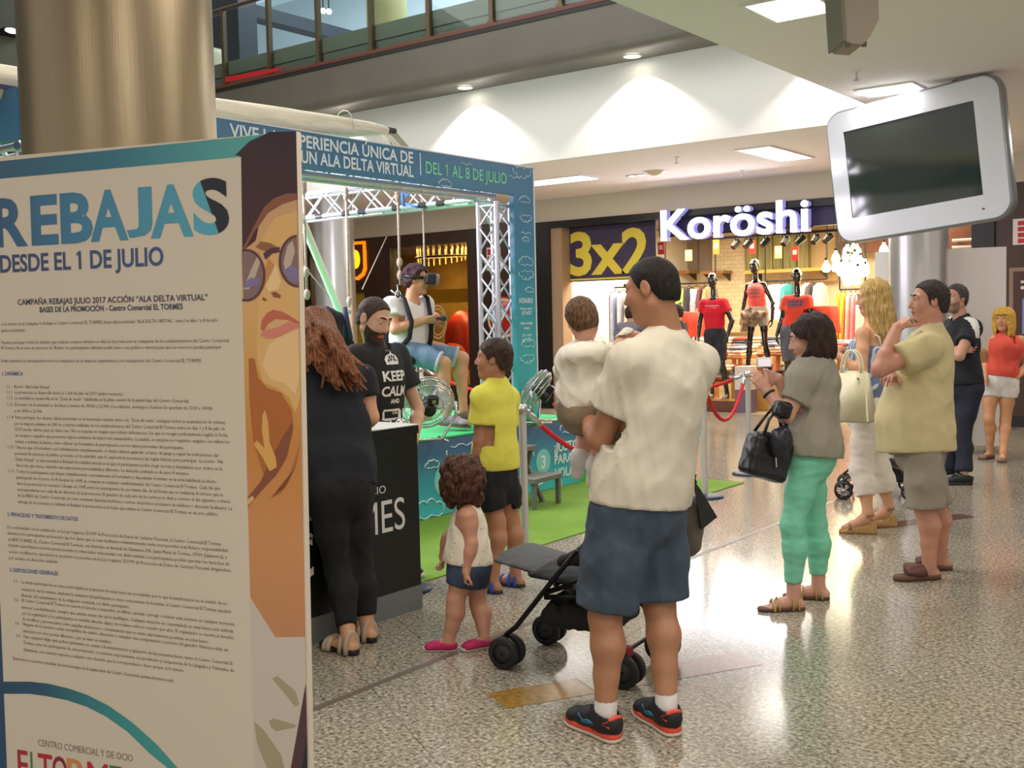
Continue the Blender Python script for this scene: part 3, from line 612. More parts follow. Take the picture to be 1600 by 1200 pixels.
# plant
pl = thing('potted_plant', 'green leafy plant under the bright display board', 'plant', pY(968, 600, 16.2).xy.to_3d())
f = MB(); f.lathe((0, 0, 0), [(0, 0.0), (0.16, 0.0), (0.2, 0.35), (0.17, 0.35), (0.17, 0.3), (0, 0.3)], 24); f.build('pot', mat('clay_pot', (120, 70, 50), 0.7), pl)
f = MB()
for i in range(46):
    a0 = random.uniform(0, 6.28); L = random.uniform(0.7, 1.25); tl = random.uniform(0.15, 0.5); pts = [Vector((math.cos(a0) * tl * q * q * L, math.sin(a0) * tl * q * q * L, 0.3 + L * q * (1 - 0.2 * q))) for q in (0, .25, .5, .75, 1)]
    sd = Vector((-math.sin(a0), math.cos(a0), 0)); ws = [0.01, .022, .03, .022, .002]
    f.add([p + sd * w_ for p, w_ in zip(pts, ws)] + [p - sd * w_ for p, w_ in zip(pts, ws)], [(j, j + 1, 6 + j, 5 + j) for j in range(4)], True)
f.build('foliage', mat('leaf_green', (70, 110, 44), 0.5, var=0.3, vscale=10), pl)
# display tables with folded clothes
def shop_table(label, x, y, w, d, h, m, grp='shop display tables'):
    t = thing('display_table', label, 'table', (x, y, 0), 0, grp)
    f = MB(); f.rbox((0, 0, h - 0.02), (w, d, 0.04), 0.006); f.build('top', m, t)
    for sx in (-1, 1):
        for sy in (-1, 1):
            f = MB(); f.bb((sx * (w / 2 - 0.04) - 0.03, sy * (d / 2 - 0.04) - 0.03, 0.005), (sx * (w / 2 - 0.04) + 0.03, sy * (d / 2 - 0.04) + 0.03, h - 0.035)); f.build('leg', m, t)
    f = MB(); f.bb((-w / 2 + 0.05, -d / 2 + 0.05, h * 0.45), (w / 2 - 0.05, d / 2 - 0.05, h * 0.45 + 0.03)); f.build('lower_shelf', m, t); return t
wood2 = mat('table_wood', (176, 110, 58), 0.4, var=0.2, vscale=5)
tabs = [(pY(1118, 560, 17.0).x, 17.0, 1.35, 0.8, 0.82, 'wooden table of folded clothes behind the red mannequin'), (pY(1178, 560, 18.2).x, 18.2, 1.2, 0.8, 0.95, 'wooden table of folded clothes behind the tall mannequin'), (pY(1262, 560, 16.9).x, 16.9, 1.4, 0.8, 0.88, 'wooden table of folded clothes behind the printed tee mannequin'), (pY(1315, 560, 17.9).x, 17.9, 0.9, 0.7, 0.9, 'wooden table of folded clothes under the glass lamps')]
folded = [((200, 192, 176), 'cream'), ((74, 72, 78), 'charcoal'), ((232, 226, 214), 'white'), ((160, 150, 130), 'khaki'), ((206, 70, 52), 'red'), ((120, 128, 150), 'blue grey'), ((214, 190, 150), 'sand')]
fprotos = {}
for k, (x, y, w, d, h, lab) in enumerate(tabs):
    shop_table(lab, x, y, w, d, h, wood2)
    wh = lab.replace('wooden table of folded clothes ', '')
    for zz, rows in ((h, 2), (h * 0.45 + 0.03, 1)):
        for r in range(rows):
            for cidx in range(4):
                for q in range(3):
                    col, cn = folded[(k * 3 + cidx * 2 + q * 3 + r) % len(folded)]
                    loc = (x - w / 2 + 0.17 + cidx * (w - 0.34) / 3, y + (-0.17 + 0.36 * r if rows == 2 else -0.12), zz + 0.001 + q * 0.055)
                    lab2 = '%s folded garment in a stack on the table %s' % (cn, wh)
                    if cn not in fprotos:
                        g = thing('folded_garment', lab2, 'garment', loc, 0.1, 'folded clothes on the shop tables'); f = MB()
                        f.rbox((0, 0, 0.026), (0.26, 0.3, 0.05), 0.022); f.build('cloth', cloth(cn.replace(' ', '_') + '_fold', col), g); fprotos[cn] = g
                    else: dup(fprotos[cn], loc, random.uniform(-.15, .15), lab2)
# round tables under red cloths
def red_table(label, u, v, Y, r):
    p = pY(u, v, Y); t = thing('cloth_covered_table', label, 'table', (p.x, Y, 0), 0, 'red cloth covered stands'); z = p.z
    f = MB(); n = 36; vs = []
    for zz, rr, wv in ((z, 0.0, 0), (z, r * 0.9, 0), (z - 0.02, r, 0.01), (z - 0.2, r * 1.04, 0.05), (z - 0.42, r * 1.1, 0.09)):
        for j in range(n):
            t_ = 2 * math.pi * j / n; vs.append(((rr + wv * r * math.sin(9 * t_)) * math.cos(t_), (rr + wv * r * math.sin(9 * t_)) * math.sin(t_), zz))
    f.add(vs, [(i * n + j, i * n + (j + 1) % n, (i + 1) * n + (j + 1) % n, (i + 1) * n + j) for i in range(4) for j in range(n)], True); f.build('cloth', cloth('coral_red', (222, 74, 50)), t); f = MB(); f.cyl((0, 0, 0.03), (0, 0, z - 0.03), 0.035); f.lathe((0, 0, 0.006), [(0, 0.03), (r * 0.8, 0.02), (r * 0.8, 0)], 24); f.build('pedestal', blackm, t)
red_table('stand under a coral red cloth beside the red mannequin', 1078, 487, 16.4, 0.26); red_table('stand under a coral red cloth right of the printed tee mannequin', 1282, 478, 16.2, 0.26)
# cluster of glass lamps
gl_m = [mat('lamp_glass_a', (255, 244, 200), 0.2, emit=6, ecol=(255, 240, 190)), mat('lamp_glass_b', (232, 255, 190), 0.2, emit=3, ecol=(220, 255, 170)), mat('lamp_glass_c', (255, 250, 230), 0.2, emit=9, ecol=(255, 248, 225))]
lp = {}
rnd = random.Random(3); spots = []
while len(spots) < 40:
    u, v = rnd.uniform(1312, 1352), rnd.uniform(388, 440)
    if (u - 1333) ** 2 / 23 ** 2 + (v - 414) ** 2 / 28 ** 2 < 1: spots.append((u, v, 17.0 + rnd.uniform(-.5, .5)))
spots += [(1291, 417, 16.5), (1306, 402, 16.5), (1306, 416, 16.7), (1381, 389, 16.8)]
for i, (u, v, Y) in enumerate(spots):
    p = pY(u, v, Y); kind = 1 if i in (40, 41) else rnd.choice((0, 0, 1, 2))
    lab = 'glowing glass lamp in the cluster over the pink dresses' if i < 40 else ['pale green pendant lamp right of the light track', 'green tinted pendant lamp beside the lamp cluster', 'lower small pendant lamp beside the lamp cluster', 'single round lamp right of the lamp cluster'][i - 40]
    if kind not in lp:
        l = thing('pendant_lamp', lab, 'lamp', p, 0, 'glass lamps in the shop'); f = MB()
        f.lathe((0, 0, 0), [(0, -0.09), (0.05, -0.075), (0.07, -0.03), (0.055, 0.03), (0.025, 0.07), (0.02, 0.1)], 14); f.build('bulb', gl_m[kind], l)
        f = MB(); f.cyl((0, 0, 0.1), (0, 0, 0.14), 0.024, n=10); f.build('cap', blackm, l); f = MB(); f.cyl((0, 0, 0), (0, 0, 1), 0.004, n=5); co_ = f.build('cord', blackm, l); co_.location.z = 0.14; lp[kind] = l
    else:
        l = dup(lp[kind], p, 0, lab)
    [setattr(c_, 'scale', (1, 1, 3.16 - p.z - 0.14)) for c_ in children_of(l) if c_.name.startswith('cord')]
# far right: wooden slats with tubes, notice sign and framed poster
for i, v in enumerate((376, 387, 408)):
    a = pY(1488, v, 16.6); b = pY(1540, v - 1, 16.6); t = thing('wall_tube', '%s of the white tubes on the wood right of the steel column' % ['topmost', 'middle', 'lowest'][i], 'tube', ((a.x + b.x) / 2, 16.6, a.z), 0, 'white tubes')
    f = MB(); w = (b.x - a.x) / 2; f.cyl((-w, 0, 0), (w, 0, 0), 0.022, n=12); f.build('pipe', mat('white_tube', (240, 236, 226), 0.3), t); f = MB(); f.cyl((-w * 0.8, 0, 0), (-w * 0.8, 0.12, 0), 0.02); f.build('bracket', blackm, t)
a = pY(1480, 372, 16.75); f = MB(); f.bb((a.x, 16.72, 1.2), (-3.5, 16.9, 3.1)); struct('wall_shop_wood', f, mat('shop_wood', (120, 70, 40)))
ns = thing('notice_sign', 'white and red emergency notice on the dark wall at the right edge', 'sign', pY(1583, 383, SY - 0.005))
f = MB(); f.bb((0, -0.02, 0), (0.36, 0, 0.33)); f.build('plate', mat('sign_white', (228, 222, 216), 0.5), ns)
f = MB()
for i in range(4): f.bb((0.06, -0.024, 0.02 + i * 0.075), (0.32, -0.0205, 0.075 + i * 0.075))
f.build('red_print', mat('sign_red', (196, 40, 58), 0.5), ns)
fp = thing('framed_poster', 'framed dark poster on the brown wall behind the blonde woman in orange', 'poster', pY(1577, 540, SY - 0.005))
f = MB(); f.bb((0, -0.03, 0), (0.7, 0, 1.0)); f.build('frame', mat('poster_frame', (150, 122, 106), 0.4), fp)
f = MB(); f.bb((0.05, -0.034, 0.05), (0.65, -0.031, 0.95)); f.build('print', mat('poster_print', (70, 34, 36), 0.3), fp)
f = MB(); f.bb((0.16, -0.037, 0.15), (0.3, -0.035, 0.6)); f.build('picture', mat('poster_picture', (120, 140, 200), 0.4), fp)
f = MB(); f.bb((0.14, -0.037, 0.72), (0.4, -0.035, 0.76)); f.bb((0.14, -0.037, 0.80), (0.36, -0.035, 0.83)); f.build('text_line', mat('sign_white', (228, 222, 216)), fp)
# white poster stand behind the second column
pb = thing('poster_stand', 'white back of a tall poster stand behind the second steel column', 'poster stand', (-3.50, 12.38, 0), math.radians(13.8))
f = MB(); f.bb((-0.68, 0, 0.05), (0.66, 0.025, 2.2)); f.build('board', mat('foam_board', (238, 234, 232), 0.6), pb)
for x in (-0.5, 0.5):
    f = MB(); f.bb((x - 0.03, -0.2, 0.003), (x + 0.03, 0.25, 0.05)); f.build('foot', mat('dark_grey', (84, 80, 74)), pb)

# ---------------------------------------------------------------- boutique on the left
f = MB(); f.bb((-19, SY - 0.04, 2.92), (-10.97, SY + 0.2, 3.12)); struct('trim_18', f, brownm)
f = MB(); f.bb((-12.12, SY - 0.06, 0), (-10.97, SY + 0.3, 3.2)); struct('wall_boutique_pier', f, brownm)
for i, (a, b) in enumerate(((-12.42, -12.12), (-15.0, -14.3), (-16.1, -15.6))): 
    f = MB(); f.bb((a, SY - 0.03, 0), (b, SY + 0.2, 2.92)); struct('trim_%d' % (19 + i), f, brownm)
f = MB(); f.bb((-16.2, SY - 0.02, 2.1), (-14.3, SY + 0.2, 2.92)); struct('trim_22', f, brownm)
f = MB(); f.bb((-14.3, SY - 0.02, 0.0), (-12.4, SY + 0.2, 0.35)); struct('trim_23', f, brownm)
f = MB(); f.bb((-19, 18.2, 0), (-10.97, 18.4, 3.2)); struct('wall_boutique_back', f, mat('boutique_gold', (176, 140, 70), 0.4, var=0.25, vscale=1.5))
f = MB(); f.bb((-19, SY + 0.2, 3.16), (-10.97, 18.4, 3.2)); struct('ceiling_boutique', f, mat('boutique_ceiling', (190, 170, 126), 0.6))
f = MB(); f.bb((-14.3, SY + 0.05, 0.35), (-12.42, SY + 0.06, 2.92)); struct('window_3', f, glass('boutique_glass', (236, 226, 200)))
f = MB(); f.bb((-15.6, SY + 0.05, 0.02), (-15.0, SY + 0.08, 2.1)); struct('door_1', f, mat('gold_door', (186, 146, 44), 0.3, 0.2))
f = MB(); f.bb((-14.28, 15.9, 1.86), (-12.6, 15.94, 2.12)); struct('trim_24', f, mat('gold_band', (200, 164, 40), 0.4))
for i in range(8):
    x = -18.6 + i * 0.32
    f = MB(); f.bb((x, SY - 0.02, 0), (x + 0.16, SY + 0.1, 2.92)); struct('trim_%d' % (25 + i), f, tanm if i % 2 else brownm)
rd = thing('rod_chandelier', 'chandelier of thin golden rods in the boutique window', 'chandelier', pY(692, 400, 16.4))
rz0 = rd.location.z
for i in range(26):
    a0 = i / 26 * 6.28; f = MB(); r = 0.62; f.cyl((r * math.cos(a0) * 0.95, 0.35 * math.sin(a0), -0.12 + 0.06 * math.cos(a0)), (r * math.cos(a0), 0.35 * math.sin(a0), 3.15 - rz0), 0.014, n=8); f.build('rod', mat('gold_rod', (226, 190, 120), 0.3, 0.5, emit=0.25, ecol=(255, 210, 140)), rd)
f = MB(); f.tube([(0.64 * math.cos(q / 24 * 6.283), 0.37 * math.sin(q / 24 * 6.283), -0.02) for q in range(24)], 0.022, 8, True); f.build('ring', mat('dark_bronze', (70, 56, 36), 0.4, 0.5), rd)
ch = thing('egg_chair', 'red rounded egg chair standing inside the boutique window', 'chair', (pY(715, 490, 16.3).x, 16.3, 0))
f = MB(); f.ell((0, 0.1, 1.1), (0.34, 0.32, 0.62)); f.build('shell', mat('red_shell', (190, 44, 30), 0.35, var=0.3, vscale=3), ch)
f = MB(); f.ell((0, -0.12, 0.9), (0.26, 0.2, 0.22)); f.build('cushion', mat('orange_cushion', (206, 84, 44), 0.7), ch)
f = MB(); f.cyl((0, 0.1, 0.03), (0, 0.1, 0.52), 0.04); f.lathe((0, 0.1, 0.004), [(0, 0.03), (0.26, 0.02), (0.28, 0)], 24); f.build('pedestal', blackm, ch)
em = thing('window_emblem', 'oval cream emblem stuck on the boutique window glass', 'emblem', pY(684, 503, SY + 0.04))
f = MB(); E_ = lambda r0, r1, y, n=40: f.add([(r0 * 0.21 * math.cos(q / n * 6.283), y, r0 * 0.31 * math.sin(q / n * 6.283)) for q in range(n)] + [(r1 * 0.21 * math.cos(q / n * 6.283), y, r1 * 0.31 * math.sin(q / n * 6.283)) for q in range(n)], [(q, (q + 1) % n, n + (q + 1) % n, n + q) for q in range(n)])
E_(1.0, 0.93, 0); E_(0.80, 0.74, 0); f.build('ring', mat('emblem_cream', (214, 196, 156), 0.5), em)
f = MB(); f.bb((-0.13, -0.002, -0.08), (0.13, 0, 0.06)); f.build('plate', mat('emblem_brown', (80, 48, 30), 0.5), em)
f = MB(); f.bb((-0.09, -0.005, -0.03), (0.09, -0.003, -0.015)); f.tube([(-0.05 + 0.02 * math.cos(q / 10 * 6.283), -0.004, 0.015 + 0.02 * math.sin(q / 10 * 6.283)) for q in range(10)], 0.004, 5, True); f.build('print', mat('emblem_cream', (214, 196, 156)), em)
lg = thing('orange_logo_sign', 'glowing orange shield shaped shop sign on the brown wall behind the booth', 'sign', pY(558, 407, SY - 0.05))
f = MB(); sh = [(-0.24, 0.36), (0.24, 0.36), (0.24, -0.18), (0.18, -0.29), (0, -0.38), (-0.18, -0.29), (-0.24, -0.18)]; f.prism(sh, (0, 0.03, 0), (1, 0, 0), (0, 0, 1), 0.06); f.build('shield', mat('orange_glow', (240, 140, 20), 0.4, emit=1.0, ecol=(240, 120, 10)), lg)
f = MB(); f.prism([(p[0] * 0.8, p[1] * 0.84) for p in sh], (0, -0.031, 0), (1, 0, 0), (0, 0, 1), 0.006); f.build('field', mat('brown_field', (110, 48, 10), 0.4), lg)
f = MB(); f.add([(0.12 * math.cos(q / 30 * 6.283), -0.04, 0.02 + 0.18 * math.sin(q / 30 * 6.283)) for q in range(30)], [tuple(range(30))]); f.build('emblem', mat('amber_glow', (255, 190, 40), 0.4, emit=1.3, ecol=(255, 180, 20)), lg)
nt = thing('notice_sign', 'red and white notice on the brown pier behind the white truss', 'sign', pY(762, 423, SY - 0.065))
f = MB(); f.bb((0, -0.02, 0), (0.3, 0, 0.4)); f.build('plate', mat('sign_white', (228, 222, 216)), nt)
f = MB()
for i in range(3): f.bb((0.02, -0.024, 0.02 + i * 0.125), (0.28, -0.0205, 0.12 + i * 0.125))
f.build('red_print', mat('sign_red', (196, 40, 58)), nt)
rr = thing('round_sign', 'large round red sign on the brown pier behind the white truss', 'sign', pY(788, 497, SY - 0.065))
f = MB(); f.lathe((0, 0, 0), [(0, 0.03), (0.36, 0.03), (0.38, 0.0)], 40, Matrix.Rotation(math.radians(90), 3, 'X')); f.build('disc', mat('dark_red', (168, 34, 34), 0.3), rr)
f = MB(); f.lathe((0, -0.031, 0), [(0.30, 0.002), (0.345, 0.002)], 40, Matrix.Rotation(math.radians(90), 3, 'X')); f.build('ring', mat('emblem_cream', (214, 196, 156)), rr)
# ================================================================== POSTER NEXT TO THE FIRST COLUMN
PE = Vector((0.971, 0.2385, 0)).normalized(); PN = Vector((PE.y, -PE.x, 0))
def on_poster(u, v):
    d = RCAM @ Vector(((u - 800) / F_PX, (600 - v) / F_PX, -1.0)); o = Vector((0, 0, EYE))
    return o + d * ((-2.35 - PN.dot(o)) / PN.dot(d))
p0 = on_poster(463, 205); lean = math.radians(0.9)
pos = thing('poster_stand', 'tall sale poster of a woman in sunglasses leaning by the big steel column', 'poster', (p0.x - 0.0323 * PE.x, p0.y - 0.0323 * PE.y, 0), (0, lean, math.radians(13.8)))
PI_ = wm_of(pos).inverted()
def pp(u, v): q = PI_ @ on_poster(u, v); return (q.x, q.z)
def flat(f, pts, y):    # printed shape on the poster face
    q = [pp(*p) for p in pts]; f.add([(a, y, b) for a, b in q], [tuple(range(len(q)))])
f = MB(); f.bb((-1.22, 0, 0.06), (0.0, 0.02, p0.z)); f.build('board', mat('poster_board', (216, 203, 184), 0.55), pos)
f = MB()
for x in (-1.0, -0.22): f.bb((x - 0.03, -0.03, 0.004), (x + 0.03, 0.22, 0.06))
f.build('foot', mat('dark_grey', (84, 80, 74)), pos)
band = gradmat('teal_band', 0, [(-1.2, (38, 74, 104)), (-0.6, (48, 116, 140)), (-0.2, (84, 166, 164)), (0, (90, 170, 166))])
f = MB(); flat(f, [(-40, 256), (-40, 283), (377, 245), (463, 245), (463, 205.3)], -0.0006); f.build('top_band', band, pos)
f = MB(); T_ = [(5.6, 1065), (47, 1065), (75, 1068), (105, 1075), (135, 1085), (169, 1102), (206, 1128), (244, 1162), (277, 1199), (300, 1222)]
B_ = [(6, 1084), (47, 1084), (75, 1088), (105, 1094), (135, 1104), (165, 1119), (199, 1143), (234, 1177), (261, 1199), (284, 1222)]
qa = [pp(*p) for p in T_]; qb = [pp(*p) for p in B_]; n = len(qa)
f.add([(a, -0.0006, b) for a, b in qa + qb], [(i, n + i, n + i + 1, i + 1) for i in range(n - 1)])
flat(f, [(-40, 860), (0, 935), (11, 1200), (12, 1280), (-40, 1280)], -0.0006)
f.build('arc_band', gradmat('arc_teal', 0, [(-1.2, (34, 62, 100)), (-0.95, (36, 84, 112)), (-0.62, (60, 150, 150)), (-0.4, (72, 160, 156))]), pos)
# heading, letter by letter
head_m = gradmat('heading_blue', 0, [(-1.1, (38, 76, 116)), (-0.75, (58, 122, 158)), (-0.25, (84, 168, 190))])
f = MB()
for ch, a, b in (('R', -8, 44), ('E', 50, 92), ('B', 96, 146), ('A', 142, 201), ('J', 199, 239), ('A', 236, 303)):
    vL = 383.5 - 0.075 * max(a, 0) * 0.78; vR = 383.5 - 0.058 * b; l = pp(a, vL); r = pp(b, vR); top = pp((a + b) / 2, 309 - 0.083 * (a + b) / 2)
    caph_ = top[1] - (l[1] + r[1]) / 2
    put_text(f, ch, (l[0], -0.0012, l[1]), (r[0] - l[0], 0, r[1] - l[1]), (0, 0, 1), caph_ / 0.729, fit=r[0] - l[0], bold=0.035 if ch in 'ERB' else 0.03)
f.build('heading', head_m, pos)
l = pp(303, 368); r = pp(359, 364); top = pp(330, 280); fi = math.radians(-22); sc_ = (l[0] + r[0]) / 2, (l[1] + top[1]) / 2
g, fc = text_geo('S', (top[1] - l[1]) / 0.75, bold=0.035, res=6); gx0 = min(v[0] for v in g); gx1 = max(v[0] for v in g)
f = MB(); Ri = Matrix.Rotation(-fi, 3, 'Y'); f.add([Ri @ Vector(((v[0] - gx0) / (gx1 - gx0) * (r[0] - l[0]) + l[0] - sc_[0], 0, v[1] + l[1] - sc_[1] + 0.008)) for v in g], fc)
o = f.build('heading_letter', gradmat('heading_split', 0, [(-0.06, (84, 168, 190)), (-0.004, (84, 168, 190)), (-0.0038, (28, 28, 36)), (0.06, (28, 28, 36))]), pos, label='last letter of the heading, half teal half black'); o.location = (sc_[0], -0.0012, sc_[1]); o.rotation_euler = (0, fi, 0)
def line(f, s, a, b, px_h, y=-0.0012, bold=0.0, res=2):
    l, r = pp(*a), pp(*b); up_ = pp(a[0], a[1] - px_h); h_ = (up_[1] - l[1])
    put_text(f, s, (l[0], y, l[1]), (r[0] - l[0], 0, r[1] - l[1]), (0, 0, 1), h_ / 0.729, fit=math.hypot(r[0] - l[0], r[1] - l[1]), bold=bold, res=res)
f = MB(); line(f, 'DESDE EL 1 DE JULIO', (1, 425.5), (256, 414), 27.5, bold=0.022, res=4); f.build('date_line', gradmat('date_blue', 0, [(-1.1, (52, 66, 104)), (-0.4, (62, 84, 134))]), pos)
f = MB(); line(f, 'CAMPAÑA REBAJAS JULIO 2017 ACCIÓN “ALA DELTA VIRTUAL”', (28, 476.5), (325, 469), 9.2, bold=0.018, res=3); line(f, 'BASES DE LA PROMOCIÓN - Centro Comercial EL TORMES', (62.5, 488), (286, 483), 8.6, bold=0.022, res=3)
f.build('subheading', mat('print_slate', (72, 76, 92), 0.6), pos)
BODY = [("Con motivo de la Campaña de Rebajas el Centro Comercial EL TORMES desarrolla la actividad “ALA DELTA VIRTUAL” entre los días 1 y 8 de julio", (2.5, 508.7), (340.6, 502.5)),
 ("(ambos inclusive).", (2.5, 518.7), (40, 518)),
 ("Pueden participar todos los clientes que realicen compras durante los días de la promoción en cualquiera de los establecimientos del Centro Comercial", (2.5, 537.5), (358, 534.4)),
 ("El Tormes. En el caso de menores de 18 años, los participantes deberán acudir junto a sus padres o tutores para que los menores puedan participar.", (2.5, 546), (347.5, 544.7)),
 ("Están excluidos de participación todos los empleados de la empresa organizadora y los trabajadores del Centro Comercial EL TORMES.", (2.5, 566), (316, 566)),
 ("1.1.   Acción “Ala Delta Virtual”", (11, 606), (79, 607.5)), ("1.1.1  La promoción se desarrolla desde el 1 al 8 de julio de 2017 (ambos inclusive)", (11, 615), (192, 618)),
 ("1.1.2  La actividad se desarrolla en la “Zona de vuelo” habilitada en la plaza central de la planta baja del Centro Comercial.", (11, 624), (296, 629)),
 ("1.1.3  El horario de la actividad es de lunes a viernes de 18:00h a 22:00h y los sábados, domingos y festivos de apertura de 12:00 a 14:00h", (11, 634), (332, 640.6)), ("y de 18:00 a 22:00h", (23, 644), (66, 645)),
 ("1.1.4  Para participar, los clientes deben presentar en el mostrador situado junto a la “Zona de vuelo” cualquier ticket (o acumulación de tickets)", (12, 654), (352, 662.5)),
 ("por un importe mínimo de 20€ de compras realizadas en los establecimientos del Centro Comercial El Tormes entre los días 1 y 8 de julio de", (23, 664), (352, 672.5)),
 ("2017 siendo válidos para un único uso. No se aceptan en ningún caso tickets defectuosos, los que no tengan perfectamente legible la fecha", (24, 673), (356, 682.5)),
 ("de compra o aquellos que presenten signos evidentes de haber sido manipulados. La azafata, si cumplen los requisitos exigidos, les sellará los", (24, 682.5), (359, 693)), ("tickets e indicará al cliente cómo rellenar un formulario de participación con los datos personales del participante.", (24, 692), (288, 702)),
 ("1.1.5  Una vez que el formulario esté debidamente cumplimentado, el cliente deberá aguardar el turno de juego y seguir las indicaciones del", (12.5, 700.6), (341, 714)),
 ("personal de atención al público presente en la actividad, que le explicará la mecánica y las reglas básicas para participar. La acción “Ala", (24, 710.6), (349, 724)), ("Delta Virtual” es una actividad individual de realidad virtual en la que el participante podrá elegir su ruta y desplazarse por el aire en la", (25, 720), (347.5, 735)), ("dirección que desee, viviendo una experiencia personalizada y diferente. La duración estimada es de unos 4 minutos.", (25.6, 729), (296, 742.5)),
 ("1.1.6  Todos los participantes que hayan cumplimentado correctamente el formulario y depositado el mismo en la urna habilitada al efecto,", (14, 738), (339, 755)), ("participarán en el sorteo de 8 cheques de 100€ en compras en cualquier establecimiento del Centro Comercial El Tormes. Cada día que", (26, 748), (344, 765.6)),
 ("dure la promoción se sorteará 1 cheque de 100€ entre los participantes de ese mismo día, de tal forma que se realizarán 8 sorteos que se", (27, 757.5), (349, 775.6)), ("corresponderán con cada día de duración de la promoción. El ganador de cada uno de los sorteos se dará a conocer al día siguiente, a través", (27.5, 767), (360, 786)),
 ("de las RRSS del Centro Comercial, así como mediante llamada telefónica o correo electrónico al número de teléfono o dirección facilitados. La", (28, 776), (363, 797)), ("entrega de los cheques se realizará al finalizar la promoción en la fecha que estime el Centro Comercial El Tormes en un acto público.", (28, 786), (342, 806)),
 ("De conformidad con lo establecido en la Ley Orgánica 15/1999 de Protección de Datos de Carácter Personal, el Centro Comercial El Tormes", (12, 825.6), (345.6, 852.5)), ("informa a los participantes en la acción que los datos que se sean facilitados voluntariamente serán incorporados a un fichero responsabilidad", (12.5, 835), (355.6, 862.5)),
 ("de RPFI TORMES, SL (Centro Comercial El Tormes), con domicilio en Avenida de Salamanca S/N, Santa Marta de Tormes, 37900 (Salamanca), y", (13, 845), (355, 873)), ("tratados para futuras acciones promocionales y comerciales relacionadas con dicha entidad. Los participantes podrán ejercitar los derechos de", (13.75, 853.75), (359, 883.75)),
 ("acceso, rectificación, cancelación y oposición reconocidos en la Ley Orgánica 15/1999 de Protección de Datos de Carácter Personal dirigiéndose", (14.4, 863.75), (361, 893.75)), ("por escrito a la dirección señalada.", (14.4, 873.75), (91, 880)),
 ("3.1.   La simple participación en esta acción implica la aceptación de estas bases en su totalidad, por lo que la manifestación en el sentido de no", (22, 910), (355, 945.6)), ("aceptación de las mismas, implicará la exclusión del participante y como consecuencia de la misma, el Centro Comercial El Tormes quedará", (34, 922.5), (361, 958)), ("liberado del cumplimiento de la obligación contraída con dicho participante.", (34, 932), (203, 950.6)),
 ("3.2.   El Centro Comercial El Tormes se reserva el derecho a suspender, modificar, cancelar, corregir o reducir estas acciones en cualquier momento", (23, 938.75), (367.5, 978)), ("anterior a su finalización, siempre que existan causas que así lo justifiquen. Cualquier situación no contemplada en estas bases será definida", (34, 950.6), (365, 988.75)),
 ("por el organizador y los participantes no tendrán derecho alguno de reclamo sobre lo resuelto por ellos. El organizador se reserva el derecho", (35, 960), (365.6, 998.75)), ("de modificar y pronunciarse sobre aquellas situaciones o circunstancias que no estén expresamente previstas en estas bases.", (35.6, 969), (326, 1005)),
 ("3.3.   Ninguno de los premios serán susceptibles de cambio, alteración o cualquier otra compensación a petición del ganador. Nunca podrán ser", (24, 975.6), (357.5, 1018)), ("canjeados por otro premio diferente o por su valor en metálico.", (36, 987.5), (175.6, 1005.6)),
 ("3.4.   Para cualquier litigio que pudiera plantearse en cuanto a la interpretación y aplicación de las presentes bases, tanto el Centro Comercial El", (25.6, 995), (363, 1039)), ("Tormes como los participantes de esta promoción, se someten expresamente a la jurisdicción y competencia de los Juzgados y Tribunales de", (37, 1006), (365.6, 1050)), ("Salamanca, con renuncia expresa a cualquier otro derecho que le correspondiera o fuero propio, si lo tuviera.", (37.5, 1017), (288, 1050)),
 ("Estas bases se pueden consultar de forma íntegra en la página web del Centro Comercial (www.eltormes.com).", (21, 1030.6), (272, 1066))]
f = MB()
for s, a, b in BODY: line(f, s, a, b, 5.4, res=1)
f.build('small_print', mat('print_grey', (112, 100, 90), 0.6), pos)
for s, a, b in (("1. DINÁMICA", (3.75, 586.6), (36.5, 586.6)), ("2. PRIVACIDAD Y TRATAMIENTO DE DATOS", (12, 806), (122, 814)), ("3. DISPOSICIONES GENERALES", (15.6, 893), (91, 899))): f = MB(); line(f, s, a, b, 6.2, bold=0.018); f.build('section_title', mat('print_blue', (96, 112, 160), 0.6), pos)
f = MB(); line(f, 'CENTRO COMERCIAL Y DE OCIO', (60, 1165), (208, 1190), 11, res=2); f.build('logo_caption', mat('print_light', (140, 128, 116), 0.6), pos)
for ch, a, b, rgb in (('E', 29, 45, (176, 34, 52)), ('L', 49, 60, (84, 130, 60)), ('T', 61, 83, (184, 32, 48)), ('O', 83, 106, (140, 30, 58)), ('R', 106, 138, (214, 140, 72)), ('M', 138, 170, (190, 40, 60)), ('E', 173, 192, (74, 120, 56)), ('S', 195, 212, (74, 120, 56))):
    f = MB(); line(f, ch, (a, 1210 + 0.17 * a), (b, 1210 + 0.17 * b), 46, bold=0.01, res=3); f.build('logo_letter', mat('logo_%d_%d' % rgb[:2], rgb, 0.6), pos)
